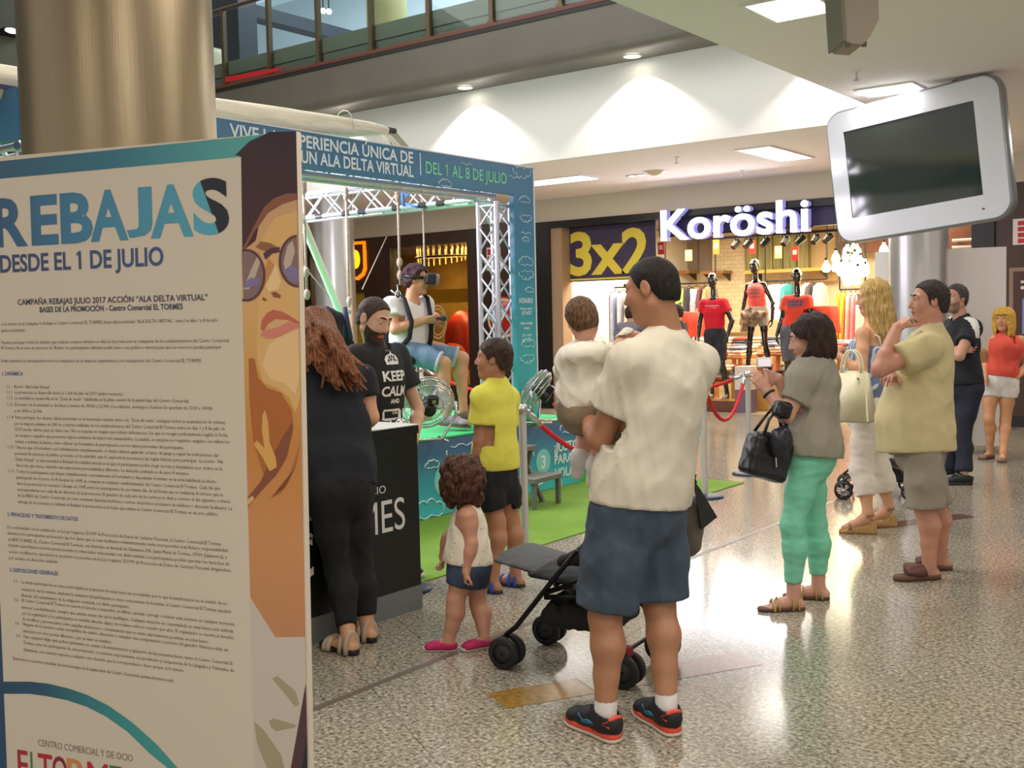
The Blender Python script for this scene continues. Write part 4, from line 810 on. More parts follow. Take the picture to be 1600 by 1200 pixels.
# printed photograph of the woman: flat layers of print
PH = lambda n, rgb, pts, k: (lambda f: (flat(f, pts, -0.0005 - 0.0003 * k), f.build('photo_print', mat('print_' + n, rgb, 0.45), pos)))(MB())
f = MB(); flat(f, [(367, 243), (390, 221), (422, 206), (463, 205.3), (463.5, 232), (465, 300), (467, 420), (400, 480), (380, 480), (377, 245), (372, 243)], -0.0008); f.build('photo_print', gradmat('print_hair', 2, [(1.5, (92, 48, 44)), (1.75, (72, 32, 38)), (2.05, (52, 30, 36))]), pos)
skin_g = gradmat('print_skin', 2, [(0.7, (196, 136, 96)), (1.0, (208, 146, 92)), (1.25, (204, 134, 62)), (1.45, (214, 160, 84)), (1.62, (222, 172, 108)), (1.88, (206, 160, 118))])
f = MB(); flat(f, [(464.5, 311), (442, 318), (418, 333), (405, 352), (400, 376), (390, 384), (378, 394), (379, 470), (383, 620), (388, 800), (391.5, 933), (431, 995.5), (477, 995), (470, 600)], -0.0011); f.build('photo_print', skin_g, pos)
PH('fringe', (140, 86, 60), [(464, 302), (447, 303), (428, 310), (413, 324), (404, 340), (380, 388), (378, 400), (398, 362), (406, 352), (419, 333), (442, 319), (464.5, 312)], 3)
PH('face', (226, 178, 112), [(465, 330), (430, 340), (410, 372), (408, 420), (405, 470), (402, 500), (402, 560), (412, 598), (432, 606), (452, 620), (462, 645), (470, 620)], 3)
PH('cheek', (236, 196, 140), [(466, 500), (420, 540), (410, 570), (424, 594), (445, 598), (462, 616), (468, 590)], 4)
PH('jaw_shadow', (178, 104, 44), [(398, 560), (404, 590), (418, 606), (440, 614), (456, 640), (459, 668), (450, 700), (430, 734), (412, 740), (396, 690), (390, 620), (389, 560)], 4)
PH('shadow', (140, 78, 52), [(425, 714), (444, 680), (457, 660), (458, 672), (448, 716), (432, 742), (406, 770), (388, 792), (387, 778), (408, 752)], 5)
PH('finger', (224, 170, 92), [(415, 640), (420, 660), (422, 690), (432, 716), (433, 730), (422, 736), (412, 716), (397, 694), (402, 688), (414, 700), (410, 672), (411, 648)], 6)
PH('knuckle', (226, 178, 120), [(387, 780), (396, 774), (398, 780), (388, 790)], 6)
PH('neck_line', (176, 112, 66), [(470, 690), (462, 730), (440, 770), (424, 778), (446, 762), (460, 720)], 5)
def ringpoly(cx, cy, rx, ry, a0, a1, n=28): return [(cx + rx * math.cos(math.radians(a0 + (a1 - a0) * i / n)), cy - ry * math.sin(math.radians(a0 + (a1 - a0) * i / n))) for i in range(n + 1)]
PH('brow', (150, 98, 62), [(400, 386), (408, 377), (424, 380), (436, 388), (428, 396), (412, 392)], 4)
PH('lens', (138, 108, 104), [(378.5, 396)] + ringpoly(386, 430, 26, 38, 100, -100), 6)
PH('lens_light', (196, 176, 160), [(381, 452), (392, 424), (404, 398), (410, 402), (400, 432), (390, 452)], 7)
PH('lens_blue', (132, 118, 160), [(380, 446), (392, 434), (408, 436), (404, 446), (384, 450)], 8)
PH('frame', (92, 56, 66), ringpoly(386, 430, 29.5, 41, 104, -104) + ringpoly(386, 430, 26, 37.5, -104, 104), 9)
PH('bridge', (84, 52, 60), [(412, 396), (424, 388), (438, 386), (438, 394), (426, 396), (416, 406)], 9)
PH('lens', (104, 78, 96), [(464.5, 371)] + ringpoly(466, 408, 27, 38, 93, 267) + [(467.5, 446)], 6)
PH('lens_light', (206, 190, 188), [(450, 384), (458, 376), (462, 392), (456, 414), (448, 430), (444, 410)], 7)
PH('lens_blue', (140, 126, 176), [(443, 424), (456, 414), (466, 420), (467, 440), (456, 440)], 8)
PH('frame', (70, 42, 54), [(464.4, 367)] + ringpoly(466, 408, 29.5, 41, 93, 267) + [(467.6, 449), (467.5, 445)] + ringpoly(466, 408, 26, 37.5, 267, 93) + [(464.5, 371)], 9)
PH('nose_shadow', (206, 140, 78), [(420, 404), (430, 414), (412, 450), (404, 462), (406, 444)], 5)
PH('nose_light', (240, 204, 146), [(432, 410), (440, 440), (436, 452), (420, 456), (416, 446), (424, 430)], 5)
PH('nostril', (146, 84, 52), [(424, 457), (432, 456), (440, 462), (438, 466), (428, 464)], 6); PH('nostril', (160, 96, 58), [(412, 464), (418, 468), (415, 471), (410, 468)], 6)
PH('lip_upper', (196, 104, 78), [(408, 514), (410, 500), (418, 489), (428, 484), (442, 487), (456, 495), (468.5, 503), (469, 508), (450, 500), (432, 498), (420, 505), (412, 518)], 6)
PH('mouth', (222, 176, 128), [(416, 514), (424, 504), (436, 499), (448, 503), (440, 510), (424, 514)], 7)
PH('lip_lower', (216, 130, 112), [(407, 523), (414, 516), (436, 511), (452, 503), (469, 506), (469, 511), (454, 518), (438, 526), (418, 529)], 7)
PH('blouse', (206, 194, 182), [(391.5, 933), (431, 995.5), (477.3, 995), (481, 1200), (482, 1260), (400, 1260), (396, 1100)], 3)
PH('fold', (170, 158, 128), [(426, 1060), (434, 1056), (462, 1080), (468, 1100), (462, 1104), (446, 1084)], 5); PH('fold', (160, 144, 108), [(421, 1126), (428, 1122), (462, 1132), (462, 1136), (432, 1142), (424, 1136)], 5)
PH('fold', (172, 160, 128), [(398, 1128), (412, 1140), (440, 1180), (452, 1230), (430, 1230), (402, 1160)], 5)
PH('strap', (84, 58, 62), [(478.4, 1068), (455, 1200), (450, 1250), (481.5, 1250), (480.5, 1150)], 6); PH('strap_edge', (40, 40, 56), [(480.6, 1150), (470, 1210), (466, 1250), (481.6, 1250)], 7)

# ================================================================== FLIGHT STAND
f = MB(); f.bb((-9.9, 2.5, 0), (-4.32, 9.15, 0.008)); struct('floor_carpet', f, mat('green_carpet', (112, 150, 44), 0.9, var=0.08, vscale=3, bump=0.3, bscale=200))
FX = -5.65; SH = 0.63; S0, S1 = 3.25, 8.44
st = thing('stage', 'low flight stage with a printed blue front and bright green top', 'stage', (-7.6, 5.85, 0))
def loc(o, *p): return tuple(a - b for a, b in zip(p, o.location))
f = MB(); f.bb((-9.7, S0, SH - 0.02), (FX, S1, SH)); f.build('deck', mat('bright_green_deck', (60, 186, 112), 0.7, var=0.06, vscale=3), st, True)
f = MB(); f.bb((-9.68, S0 + 0.02, 0.01), (FX - 0.014, S1 - 0.02, SH - 0.02)); f.build('base', mat('stage_base', (66, 72, 82), 0.7), st, True)
fm = gradmat('stage_front_print', 2, [(0.0, (72, 196, 202)), (0.25, (62, 160, 186)), (0.5, (70, 112, 152)), (0.63, (84, 104, 146))])
f = MB(); f.bb((FX - 0.013, S0, 0.012), (FX, S1, SH - 0.015)); f.build('front_print', fm, st, True)
def cloud(f, X, Y, Z, s, flip=1, w=0.006):     # line-drawn cloud, a printed outline
    pts = []
    for cx, cz, r, a0, a1 in ((-0.30, 0.0, 0.10, 200, 60), (-0.14, 0.06, 0.13, 150, 30), (0.06, 0.08, 0.12, 150, 20), (0.24, 0.01, 0.12, 130, -30)):
        for i in range(7): a = math.radians(a0 + (a1 - a0) * i / 6); pts.append((X, Y + s * (cx + r * math.cos(a)), Z + s * flip * (cz + r * math.sin(a))))
    f.tube(pts, w, 4)
    f.tube([(X, Y + s * (-0.3 + 0.09 * i), Z + s * flip * (-0.08 + 0.025 * math.sin(i * 1.9))) for i in range(8)], w * 0.8, 4)
wp = mat('print_white', (226, 236, 240), 0.5); ag = mat('print_aqua', (136, 204, 206), 0.5)
for y, z, s, fl_ in ((6.75, 0.5, 0.55, -1), (6.36, 0.42, 0.22, 1), (8.28, 0.53, 0.4, 1), (4.6, 0.4, 0.6, 1), (5.5, 0.2, 0.4, 1), (7.95, 0.03, 0.5, 1), (6.3, 0.06, 0.5, 1)): f = MB(); cloud(f, FX + 0.003, y, z, s, fl_); f.build('cloud_print', wp, st, True)
for y, z, r in ((6.5, 0.285, 0.125), (7.85, 0.275, 0.11), (7.2, 0.28, 0.11)): f = MB(); f.add([(FX + 0.003, y + r * math.cos(q / 28 * 6.283), z + r * math.sin(q / 28 * 6.283)) for q in range(28)], [tuple(range(28))]); f.build('number_disc', ag, st, True)
f = MB(); YV = (0, 1, 0); ZV = (0, 0, 1)
for s, y, z, sz in (('1', 6.5, 0.215, 0.19), ('3', 7.85, 0.215, 0.16), ('2', 7.2, 0.215, 0.16)): put_text(f, s, (FX + 0.005, y, z), YV, ZV, sz, align='CENTER', bold=0.022)
f.build('number_print', wp, st, True)
f = MB()
for s, z in (('¡JUSTO', 0.335), ('PARA', 0.225), ('VOLAR!', 0.10)): put_text(f, s, (FX + 0.005, 8.02, z), YV, ZV, 0.115, fit=0.40 if s != 'PARA' else 0.29, bold=0.03)
put_text(f, 'NA', (FX + 0.005, 7.6, 0.345), YV, ZV, 0.10, fit=0.11, bold=0.03)
f.build('slogan_print', wp, st, True)
f = MB(); f.bb((-8.5, S1 + 0.01, 0.01), (-5.66, 9.1, 0.42)); o = thing('stage_step', 'bright green side platform at the right end of the stage', 'platform', (-7, 8.8, 0)); f.build('body', mat('step_green', (66, 178, 50), 0.7), o, True)
f = MB(); f.bb((-8.5, S1 + 0.01, 0.42), (-5.66, 9.1, 0.435)); f.build('top', mat('step_top', (196, 140, 124), 0.6), o, True)
# printed portal banner
BX0, BX1 = -5.85, -5.80
bnr = thing('portal_banner', 'blue printed portal banner framing the flight stage front', 'banner', (-5.82, 5.6, SH))
bg = gradmat('banner_print', 2, [(0.6, (70, 190, 184)), (1.4, (64, 164, 176)), (2.2, (62, 130, 164)), (2.9, (58, 112, 152))])
f = MB(); f.bb((BX0, 3.25, 2.64), (BX1, 8.0, 2.90)); f.build('header', bg, bnr, True)
f = MB(); f.bb((BX0, 7.70, SH), (BX1, 8.0, 2.64)); f.build('leg', bg, bnr, True)
f = MB(); f.bb((BX0, 3.25, SH), (BX1, 3.5, 2.64)); f.build('leg', bg, bnr, True)
f = MB(); f.bb((BX0 - 1.9, 3.22, 2.62), (BX0, 3.26, 2.90)); f.build('side_header', bg, bnr, True)
f = MB(); f.bb((BX1 - 0.06, 7.992, SH), (BX1 + 0.003, 8.01, 2.903)); f.bb((BX1 - 0.06, 3.24, 2.895), (BX1 + 0.003, 8.01, 2.905)); f.build('edge_strip', mat('edge_white', (222, 224, 226), 0.5), bnr, True)
TX = BX1 + 0.003
f = MB(); put_text(f, 'VIVE LA EXPERIENCIA ÚNICA DE', (TX, 6.40, 2.785), YV, ZV, 0.122, fit=1.77, align='RIGHT', bold=0.022); put_text(f, 'UN ALA DELTA VIRTUAL', (TX, 6.40, 2.678), YV, ZV, 0.122, fit=1.16, align='RIGHT', bold=0.022)
f.bb((TX, 6.475, 2.70), (TX + 0.001, 6.487, 2.875)); f.build('title_print', wp, bnr, True)
f = MB(); put_text(f, 'DEL 1 AL 8 DE JULIO', (TX, 6.545, 2.722), YV, ZV, 0.135, fit=1.055, bold=0.008); f.build('date_print', mat('print_mint', (130, 220, 170), 0.5), bnr, True)
for y, z, s, fl_ in ((7.86, 2.6, 0.2, 1), (7.87, 2.45, 0.22, -1), (7.83, 2.86, 0.35, -1), (6.78, 2.655, 0.2, 1), (7.86, 2.05, 0.28, 1), (7.86, 1.95, 0.28, -1), (7.9, 1.8, 0.16, 1), (7.87, 1.32, 0.26, 1), (7.85, 1.2, 0.26, -1), (7.86, 2.25, 0.14, 1), (7.84, 0.85, 0.2, 1)): f = MB(); cloud(f, TX, y, z, s, fl_, 0.0035); f.build('cloud_print', wp, bnr, True)
for y, z in ((7.05, 2.83), (7.7, 2.78), (7.86, 2.3), (7.85, 1.6)):
    f = MB(); f.tube([(TX, y - 0.07, z + 0.012), (TX, y - 0.035, z + 0.02), (TX, y, z), (TX, y + 0.04, z + 0.02), (TX, y + 0.08, z + 0.008)], 0.003, 4); f.build('bird_print', wp, bnr, True)
f = MB(); put_text(f, 'HORARIO', (TX, 7.845, 1.69), YV, ZV, 0.062, fit=0.21, align='CENTER', bold=0.022)
for s, z, w in (('De lunes a viernes', 1.63, 0.18), ('18:00 - 22:00h', 1.585, 0.14), ('Sábados, domingos', 1.50, 0.18), ('y festivos', 1.455, 0.09), ('12:00 - 14:00h', 1.39, 0.14), ('18:00 - 22:00h', 1.345, 0.14)): put_text(f, s, (TX, 7.845, z), YV, ZV, 0.034, fit=w, align='CENTER', bold=0.02, res=2)
f.build('hours_print', wp, bnr, True)
# aluminium truss: every beam and post a thing, tubes and lacing are its parts
alu = mat('aluminium', (212, 210, 220), 0.28, 0.75)
def truss(label, a, b, wdt, ux, n):
    a, b = Vector(a), Vector(b); d = (b - a); L = d.length; d.normalize(); x = Vector(ux).normalized(); y = d.cross(x)
    t = thing('truss', label, 'truss', a, 0, 'white truss of the flight stand'); h_ = wdt / 2
    for sx in (-1, 1):
        for sy in (-1, 1):
            f = MB(); o_ = x * sx * h_ + y * sy * h_; f.cyl(o_, o_ + d * L, 0.023, n=14); f.build('chord', alu, t)
    f = MB()
    for k in range(n):
        for (p_, q_) in (((-1, -1), (1, -1)), ((1, -1), (1, 1)), ((1, 1), (-1, 1)), ((-1, 1), (-1, -1))):
            P_ = x * p_[0] * h_ + y * p_[1] * h_; Q_ = x * q_[0] * h_ + y * q_[1] * h_
            s_ = k % 2; A_, B_ = (P_, Q_) if s_ == 0 else (Q_, P_)
            f.cyl(A_ + d * (L * k / n), B_ + d * (L * (k + 1) / n), 0.009, n=8, caps=False)
            if k % 2 == 0: f.cyl(B_ + d * (L * k / n), A_ + d * (L * (k + 1) / n), 0.009, n=8, caps=False)
    f.build('lacing', alu, t)
    f = MB()
    for e in (0.0, L): 
        for s_ in ((-1, -1), (1, -1), (1, 1), (-1, 1)):
            nx_ = {(-1, -1): (1, -1), (1, -1): (1, 1), (1, 1): (-1, 1), (-1, 1): (-1, -1)}[s_]
            ee = min(max(e, 0.03), L - 0.03); f.cyl(x * s_[0] * h_ + y * s_[1] * h_ + d * ee, x * nx_[0] * h_ + y * nx_[1] * h_ + d * ee, 0.012, n=8)
    f.build('end_frame', alu, t); return t
TXX, TW = -5.99, 0.2
truss('upright truss at the right front corner of the flight stand', (TXX, 7.66, SH + 0.004), (TXX, 7.66, 2.58), TW, (1, 0, 0), 9)
truss('upright truss at the left front corner of the flight stand', (TXX, 3.45, SH + 0.004), (TXX, 3.45, 2.58), TW, (1, 0, 0), 9)
truss('upright truss at the right back corner of the flight stand', (-9.5, 7.66, SH + 0.004), (-9.5, 7.66, 2.58), TW, (1, 0, 0), 9)
truss('upright truss at the left back corner of the flight stand', (-9.5, 3.45, SH + 0.004), (-9.5, 3.45, 2.58), TW, (1, 0, 0), 9)
truss('front top truss behind the banner title', (TXX, 3.57, 2.72), (TXX, 7.54, 2.72), TW, (1, 0, 0), 16)
truss('right top truss seen under the banner title', (TXX - 0.12, 7.66, 2.73), (-9.38, 7.66, 2.73), 0.24, (0, 1, 0), 12)
truss('left top truss of the flight stand', (TXX - 0.12, 3.45, 2.72), (-9.38, 3.45, 2.72), TW, (0, 1, 0), 14)
truss('back top truss of the flight stand', (-9.5, 3.57, 2.72), (-9.5, 7.54, 2.72), TW, (1, 0, 0), 16)
for i in range(7):
    k = [0.5, 0.72, 1.05, 1.5, 1.72, 2.1, 2.5][i]
    t = thing('black_tape', '%s wrap of black tape on the lower tube of the right truss' % ['first', 'second', 'third', 'fourth', 'fifth', 'sixth', 'last'][i], 'tape', (TXX - k, 7.54, 2.61), 0, 'tape wraps on the truss'); f = MB(); f.cyl((-0.06, 0, 0), (0.04, 0, 0), 0.026, n=14); f.build('tape', mat('black_tape', (30, 30, 32), 0.6), t)
# rolled sail of the hang glider on top of the banner
sl = thing('rolled_sail', 'rolled white hang glider sail lying on top of the banner', 'sail', (-6.1, 4.8, 3.0))
path = [(-6.08, 2.7, 2.95, .11), (-6.08, 3.6, 2.955, .118), (-6.08, 4.6, 2.965, .122), (-6.09, 5.4, 3.0, .115), (-6.1, 5.9, 3.04, .088), (-6.1, 6.25, 3.07, .058), (-6.1, 6.42, 3.075, .038)]
f = MB(); n = 30; P2 = []
for i in range(len(path) - 1):
    for q in range(4): tt = q / 4; P2.append([a + (b - a) * tt for a, b in zip(path[i], path[i + 1])])
P2.append(list(path[-1])); vs_ = []
for i, (x, y, z, r) in enumerate(P2):
    for j in range(n):
        t_ = 2 * math.pi * j / n; rr = r * (1 + 0.05 * math.sin(5 * t_ + i * 0.25) + 0.03 * math.sin(11 * t_ + i * 0.6)); vs_.append((x + rr * math.cos(t_), y, z + rr * 0.92 * math.sin(t_)))
f.add(vs_, [(i * n + j, i * n + (j + 1) % n, (i + 1) * n + (j + 1) % n, (i + 1) * n + j) for i in range(len(P2) - 1) for j in range(n)], True); f.add(vs_[:n], [tuple(range(n))]); f.add(vs_[-n:], [tuple(range(n))])
f.build('fabric', mat('sail_cream', (226, 216, 190), 0.7, var=0.1, vscale=7, stretch=(6, 0.5, 6), bump=0.3, bscale=18), sl, True)
f = MB(); f.cyl((-6.1, 6.40, 3.085), (-6.1, 6.52, 3.085), 0.03, 0.026, n=16); f.build('tube_end', mat('dark_tube', (70, 66, 54), 0.4, 0.4), sl, True)
f = MB(); f.prism([(6.38, 3.06), (6.50, 3.10), (6.74, 2.93), (6.70, 2.91), (6.44, 2.98)], (-6.1, 0, 0), (0, 1, 0), (0, 0, 1), 0.01); f.build('loose_flap', mat('sail_grey', (170, 166, 140), 0.7), sl, True)
f = MB()
for q in range(5): f.tube([(-6.06, 6.3 + 0.03 * q, 3.04), (-6.03, 6.33 + 0.05 * q, 2.99 - 0.012 * q), (-6.0, 6.30 + 0.07 * q, 2.93 - 0.01 * (q % 3))], 0.005, 5)
f.tube([(-6.1 + 0.1 * math.cos(q / 12 * 6.283), 5.95 + 0.03 * q / 12, 3.08 + 0.093 * math.sin(q / 12 * 6.283)) for q in range(12)], 0.004, 5, True)
f.build('tie_cord', mat('cord_cream', (214, 206, 186), 0.8), sl, True)
f = MB(); 
for i in range(20): 
    y = 3.0 + i * 0.18
vs_ = []
for i in range(21):
    y = 3.0 + i * 0.17; vs_ += [(-5.965, y, 2.905), (-6.0 + 0.02 * math.sin(i), y, 2.955 - 0.02 * (i / 20))]
f.add(vs_, [(2 * i, 2 * i + 2, 2 * i + 3, 2 * i + 1) for i in range(20)], True); f.add([(v[0] - 0.012, v[1], v[2]) for v in vs_], [(2 * i, 2 * i + 1, 2 * i + 3, 2 * i + 2) for i in range(20)], True)
f.build('purple_lining', mat('purple_nylon', (64, 50, 110), 0.5), sl, True)
# white oblique tube of the glider frame, with its corner fitting
a = pX(468, 335, -6.5); b = pX(533, 492, -7.0)
tb = thing('glider_tube', 'thick white oblique tube of the glider frame near the poster', 'tube', a); f = MB(); f.cyl((0, 0, 0), b - a, 0.032, n=20); f.build('pipe', mat('white_tube', (240, 236, 226), 0.3), tb)
f = MB(); f.cyl((b - a) * 0.97 + Vector((0.0, -0.05, 0)), (b - a) * 0.97 + Vector((0, 0.12, 0.0)), 0.02, n=12); f.ell(b - a, (0.035, 0.035, 0.035)); f.build('corner_fitting', chrome, tb)
a2 = a + (a - b).normalized() * 0.3; f = MB(); f.cyl((0, 0, 0), a2 - a, 0.032, n=20); f.build('pipe', mat('white_tube', (240, 236, 226)), tb)
# ropes
ropem = mat('rope_tan', (176, 160, 146), 0.85, var=0.2, vscale=60)
def rope(label, pts, r=0.008, knots=(), m=ropem, grp='ropes of the flight stand'):
    p0_ = Vector(pts[0]); t = thing('rope', label, 'rope', p0_, 0, grp); f = MB(); f.tube([Vector(p) - p0_ for p in pts], r, 7); f.build('cord', m, t)
    if knots:
        f = MB()
        for p in knots: f.ell(Vector(p) - p0_, (r * 2.4, r * 2.4, r * 4), None, 10, 8)
        f.build('knot', m, t)
    return t
tz = 2.66
def vrope(label, u, X, vb, knots=(), r=0.008):
    t_ = pX(u, 290, X); b_ = pX(u + (vb - 290) * 0.013, vb, X); b_.y = t_.y
    return rope(label, [(X, t_.y, tz), (X, t_.y, (tz + b_.z) / 2), (X, t_.y, b_.z)], r, [(X, t_.y, z) for z in (tz - 0.06, tz - 0.02)] + [(X, t_.y, pX(u, k, X).z) for k in knots])
RX = -6.35
vrope('rope hanging beside the poster edge in front of the oblique tube', 474, -6.5, 468, (425, 460), 0.011); vrope('rope hanging to the fitting of the oblique tube', 540, -6.6, 480, (300, 470), 0.01)
vrope('rope holding the near shoulder of the seated flyer', 621, RX, 445, (300, 410, 430), 0.011)
vrope('rope holding the far shoulder of the seated flyer', 660, -6.9, 500, (300, 315), 0.009)
rope('thin line slanting left behind the seated flyer', [pX(604, 370, -7.6), pX(566, 452, -7.0)], 0.005); rope('thin line crossing in front of the third column', [pX(475, 416, -6.9), pX(520, 470, -7.2)], 0.005)
bs = thing('blue_strap', 'bright blue strap tied round the right truss tubes', 'strap', pY(630, 298, 7.5)); q0 = bs.location.copy(); f = MB()
f.tube([Vector((0, 0, 0)), pY(629, 310, 7.5) - q0, pY(631, 322, 7.5) - q0], 0.016, 6); f.tube([pY(628, 296, 7.5) - q0, pY(635, 306, 7.5) - q0, pY(648, 296, 7.5) - q0], 0.01, 6); f.tube([pY(634, 318, 7.5) - q0, pY(652, 324, 7.5) - q0], 0.012, 6); f.build('webbing', mat('strap_blue', (60, 130, 200), 0.6), bs)

# ---------------------------------------------------------------- reception counter
cn = thing('counter', 'black reception counter with white top and white lettering', 'counter', (-4.2, 3.5, 0)); C0, C1, CXf, CXb = 2.72, 4.33, -3.95, -4.45
f = MB(); f.bb((CXb, C0, 0.13), (CXf, C1, 0.985)); f.build('body', mat('counter_black', (17, 17, 19), 0.3), cn, True)
f = MB(); f.bb((CXb + 0.02, C0 + 0.005, 0.0), (CXf + 0.004, C1 + 0.003, 0.13)); f.build('plinth', mat('counter_plinth', (112, 114, 114), 0.5), cn, True)
f = MB(); f.bb((CXb - 0.01, C0 - 0.005, 0.985), (CXf + 0.008, C1 + 0.006, 1.005)); f.build('top', mat('counter_white', (236, 234, 230), 0.35), cn, True)
f = MB(); f.bb((CXf - 0.002, C0, 0.955), (CXf + 0.008, C1 + 0.006, 1.0)); f.build('top_edge', mat('counter_black', (17, 17, 19)), cn, True)
f = MB(); X = CXf + 0.002; put_text(f, 'CENTRO COMERCIAL Y DE OCIO', (X, 4.075, 0.668), YV, ZV, 0.058, fit=1.02, align='RIGHT', res=3)
put_text(f, 'EL TORMES', (X, 4.215, 0.46), YV, ZV, 0.245, fit=1.02, align='RIGHT', res=5); f.build('lettering', mat('counter_lettering', (214, 210, 206), 0.5), cn, True)
f = MB(); put_text(f, 'C', (X, 3.57, 0.33), YV, ZV, 0.30, align='RIGHT', res=4, bold=.01); f.add([(X, 3.545, .51), (X, 3.565, .53), (X, 3.545, .55), (X, 3.525, .53)], [(0, 1, 2, 3)]); f.build('mark', mat('counter_lettering', (214, 210, 206)), cn, True)
f = MB(); f.cyl((-4.1, C1 + 0.003, 0.40), (-4.1, C1 + 0.05, 0.40), 0.02, n=14); f.build('latch', mat('black_plastic', (18, 18, 19)), cn, True)

# ---------------------------------------------------------------- rope barrier posts and red ropes
postm = mat('silver_post', (206, 202, 198), 0.35, 0.35); discm = mat('navy_base', (44, 52, 76), 0.45); redm = mat('red_velvet', (206, 24, 34), 0.7, bump=0.2, bscale=80)
pproto = None
def post(label, x, y):
    global pproto
    if pproto: return dup(pproto, (x, y, 0.009 if x < -4.4 and y < 9.1 else 0.001), 0, label)
    t = thing('barrier_post', label, 'barrier post', (x, y, 0.001), 0, 'rope barrier posts')
    f = MB(); f.lathe((0, 0, 0), [(0, 0), (0.16, 0.0), (0.16, 0.012), (0.12, 0.022), (0.03, 0.03)], 40); f.build('base', discm, t)
    f = MB(); f.cyl((0, 0, 0.025), (0, 0, 0.985), 0.0255, n=24); f.build('tube', postm, t)
    f = MB(); f.lathe((0, 0, 0), [(0.026, 0.93), (0.032, 0.935), (0.032, 0.985), (0.02, 1.0), (0, 1.0)], 24); f.build('head', chrome, t)
    for i in range(4):
        a0 = i * math.pi / 2 + 0.4; c_, s_ = math.cos(a0), math.sin(a0); f = MB(); f.tube([(c_ * .028, s_ * .028, 0.955), (c_ * .05, s_ * .05, 0.945), (c_ * .06, s_ * .06, 0.965), (c_ * .055, s_ * .055, 0.985)], 0.005, 6); f.build('hook', chrome, t)
    pproto = t; return t
post('barrier post right behind the boy in the yellow t-shirt', -4.24, 5.67); post('barrier post half hidden by the man in the cream t-shirt', -4.275, 8.28); post('barrier post in front of the woman in the grey t-shirt', -4.518, 9.672)
post('barrier post with its base showing beside the black counter', -4.30, 4.57); post('barrier post behind the round fan on the stage', -8.75, 9.7); post('barrier post past the right end of the stage', -5.95, 9.35)
def brope(label, a, b, sag, mid=None):
    a, b = Vector(a), Vector(b); t = thing('barrier_rope', label, 'rope', a, 0, 'red barrier ropes'); n = 20
    pts = [a.lerp(b, i / n) - Vector((0, 0, sag * 4 * (i / n) * (1 - i / n))) - a for i in range(n + 1)]
    f = MB(); f.tube(pts[1:-1], 0.017, 10); f.build('cord', redm, t)
    for q in (0, -1):
        f = MB(); i0, i1 = (0, 1) if q == 0 else (-1, -2); f.tube([pts[i0], pts[i0].lerp(pts[i1], 1.25)], 0.02, 10); f.build('end_cap', chrome, t)
hz = 0.955
brope('red rope sagging from the post beside the boy to the right', (-4.24, 5.71, hz), (-4.29, 8.22, hz), 0.46)
brope('deep sagging red rope left of the woman in grey', (-4.52, 9.61, hz), (-4.3, 8.34, hz), 0.36); brope('shallow red rope rising to the post before the woman in grey', (-4.57, 9.64, hz), (-5.9, 9.4, hz), 0.16)
brope('red rope behind the bare legs of the seated flyer', (-8.7, 9.72, hz), (-6.0, 9.38, hz), 0.25); brope('red rope hanging behind the head of the black shirted man', (-8.8, 9.68, hz), (-9.9, 8.2, hz), 0.3)
hp = Vector((-4.29, 5.62, hz)); t = thing('barrier_rope', 'red rope hanging loose in a loop on the post beside the boy', 'rope', hp, 0, 'red barrier ropes')
f = MB(); f.tube([(-0.0, -0.02, 0.0), (-0.03, -0.05, -0.15), (-0.045, -0.075, -0.45), (-0.055, -0.085, -0.70), (-0.05, -0.075, -0.77), (-0.04, -0.05, -0.79), (-0.02, -0.03, -0.76), (-0.015, -0.025, -0.65), (-0.02, -0.02, -0.35), (-0.02, -0.012, -0.1), (-0.0, -0.0, 0.0)], 0.016, 10); f.build('cord', redm, t)

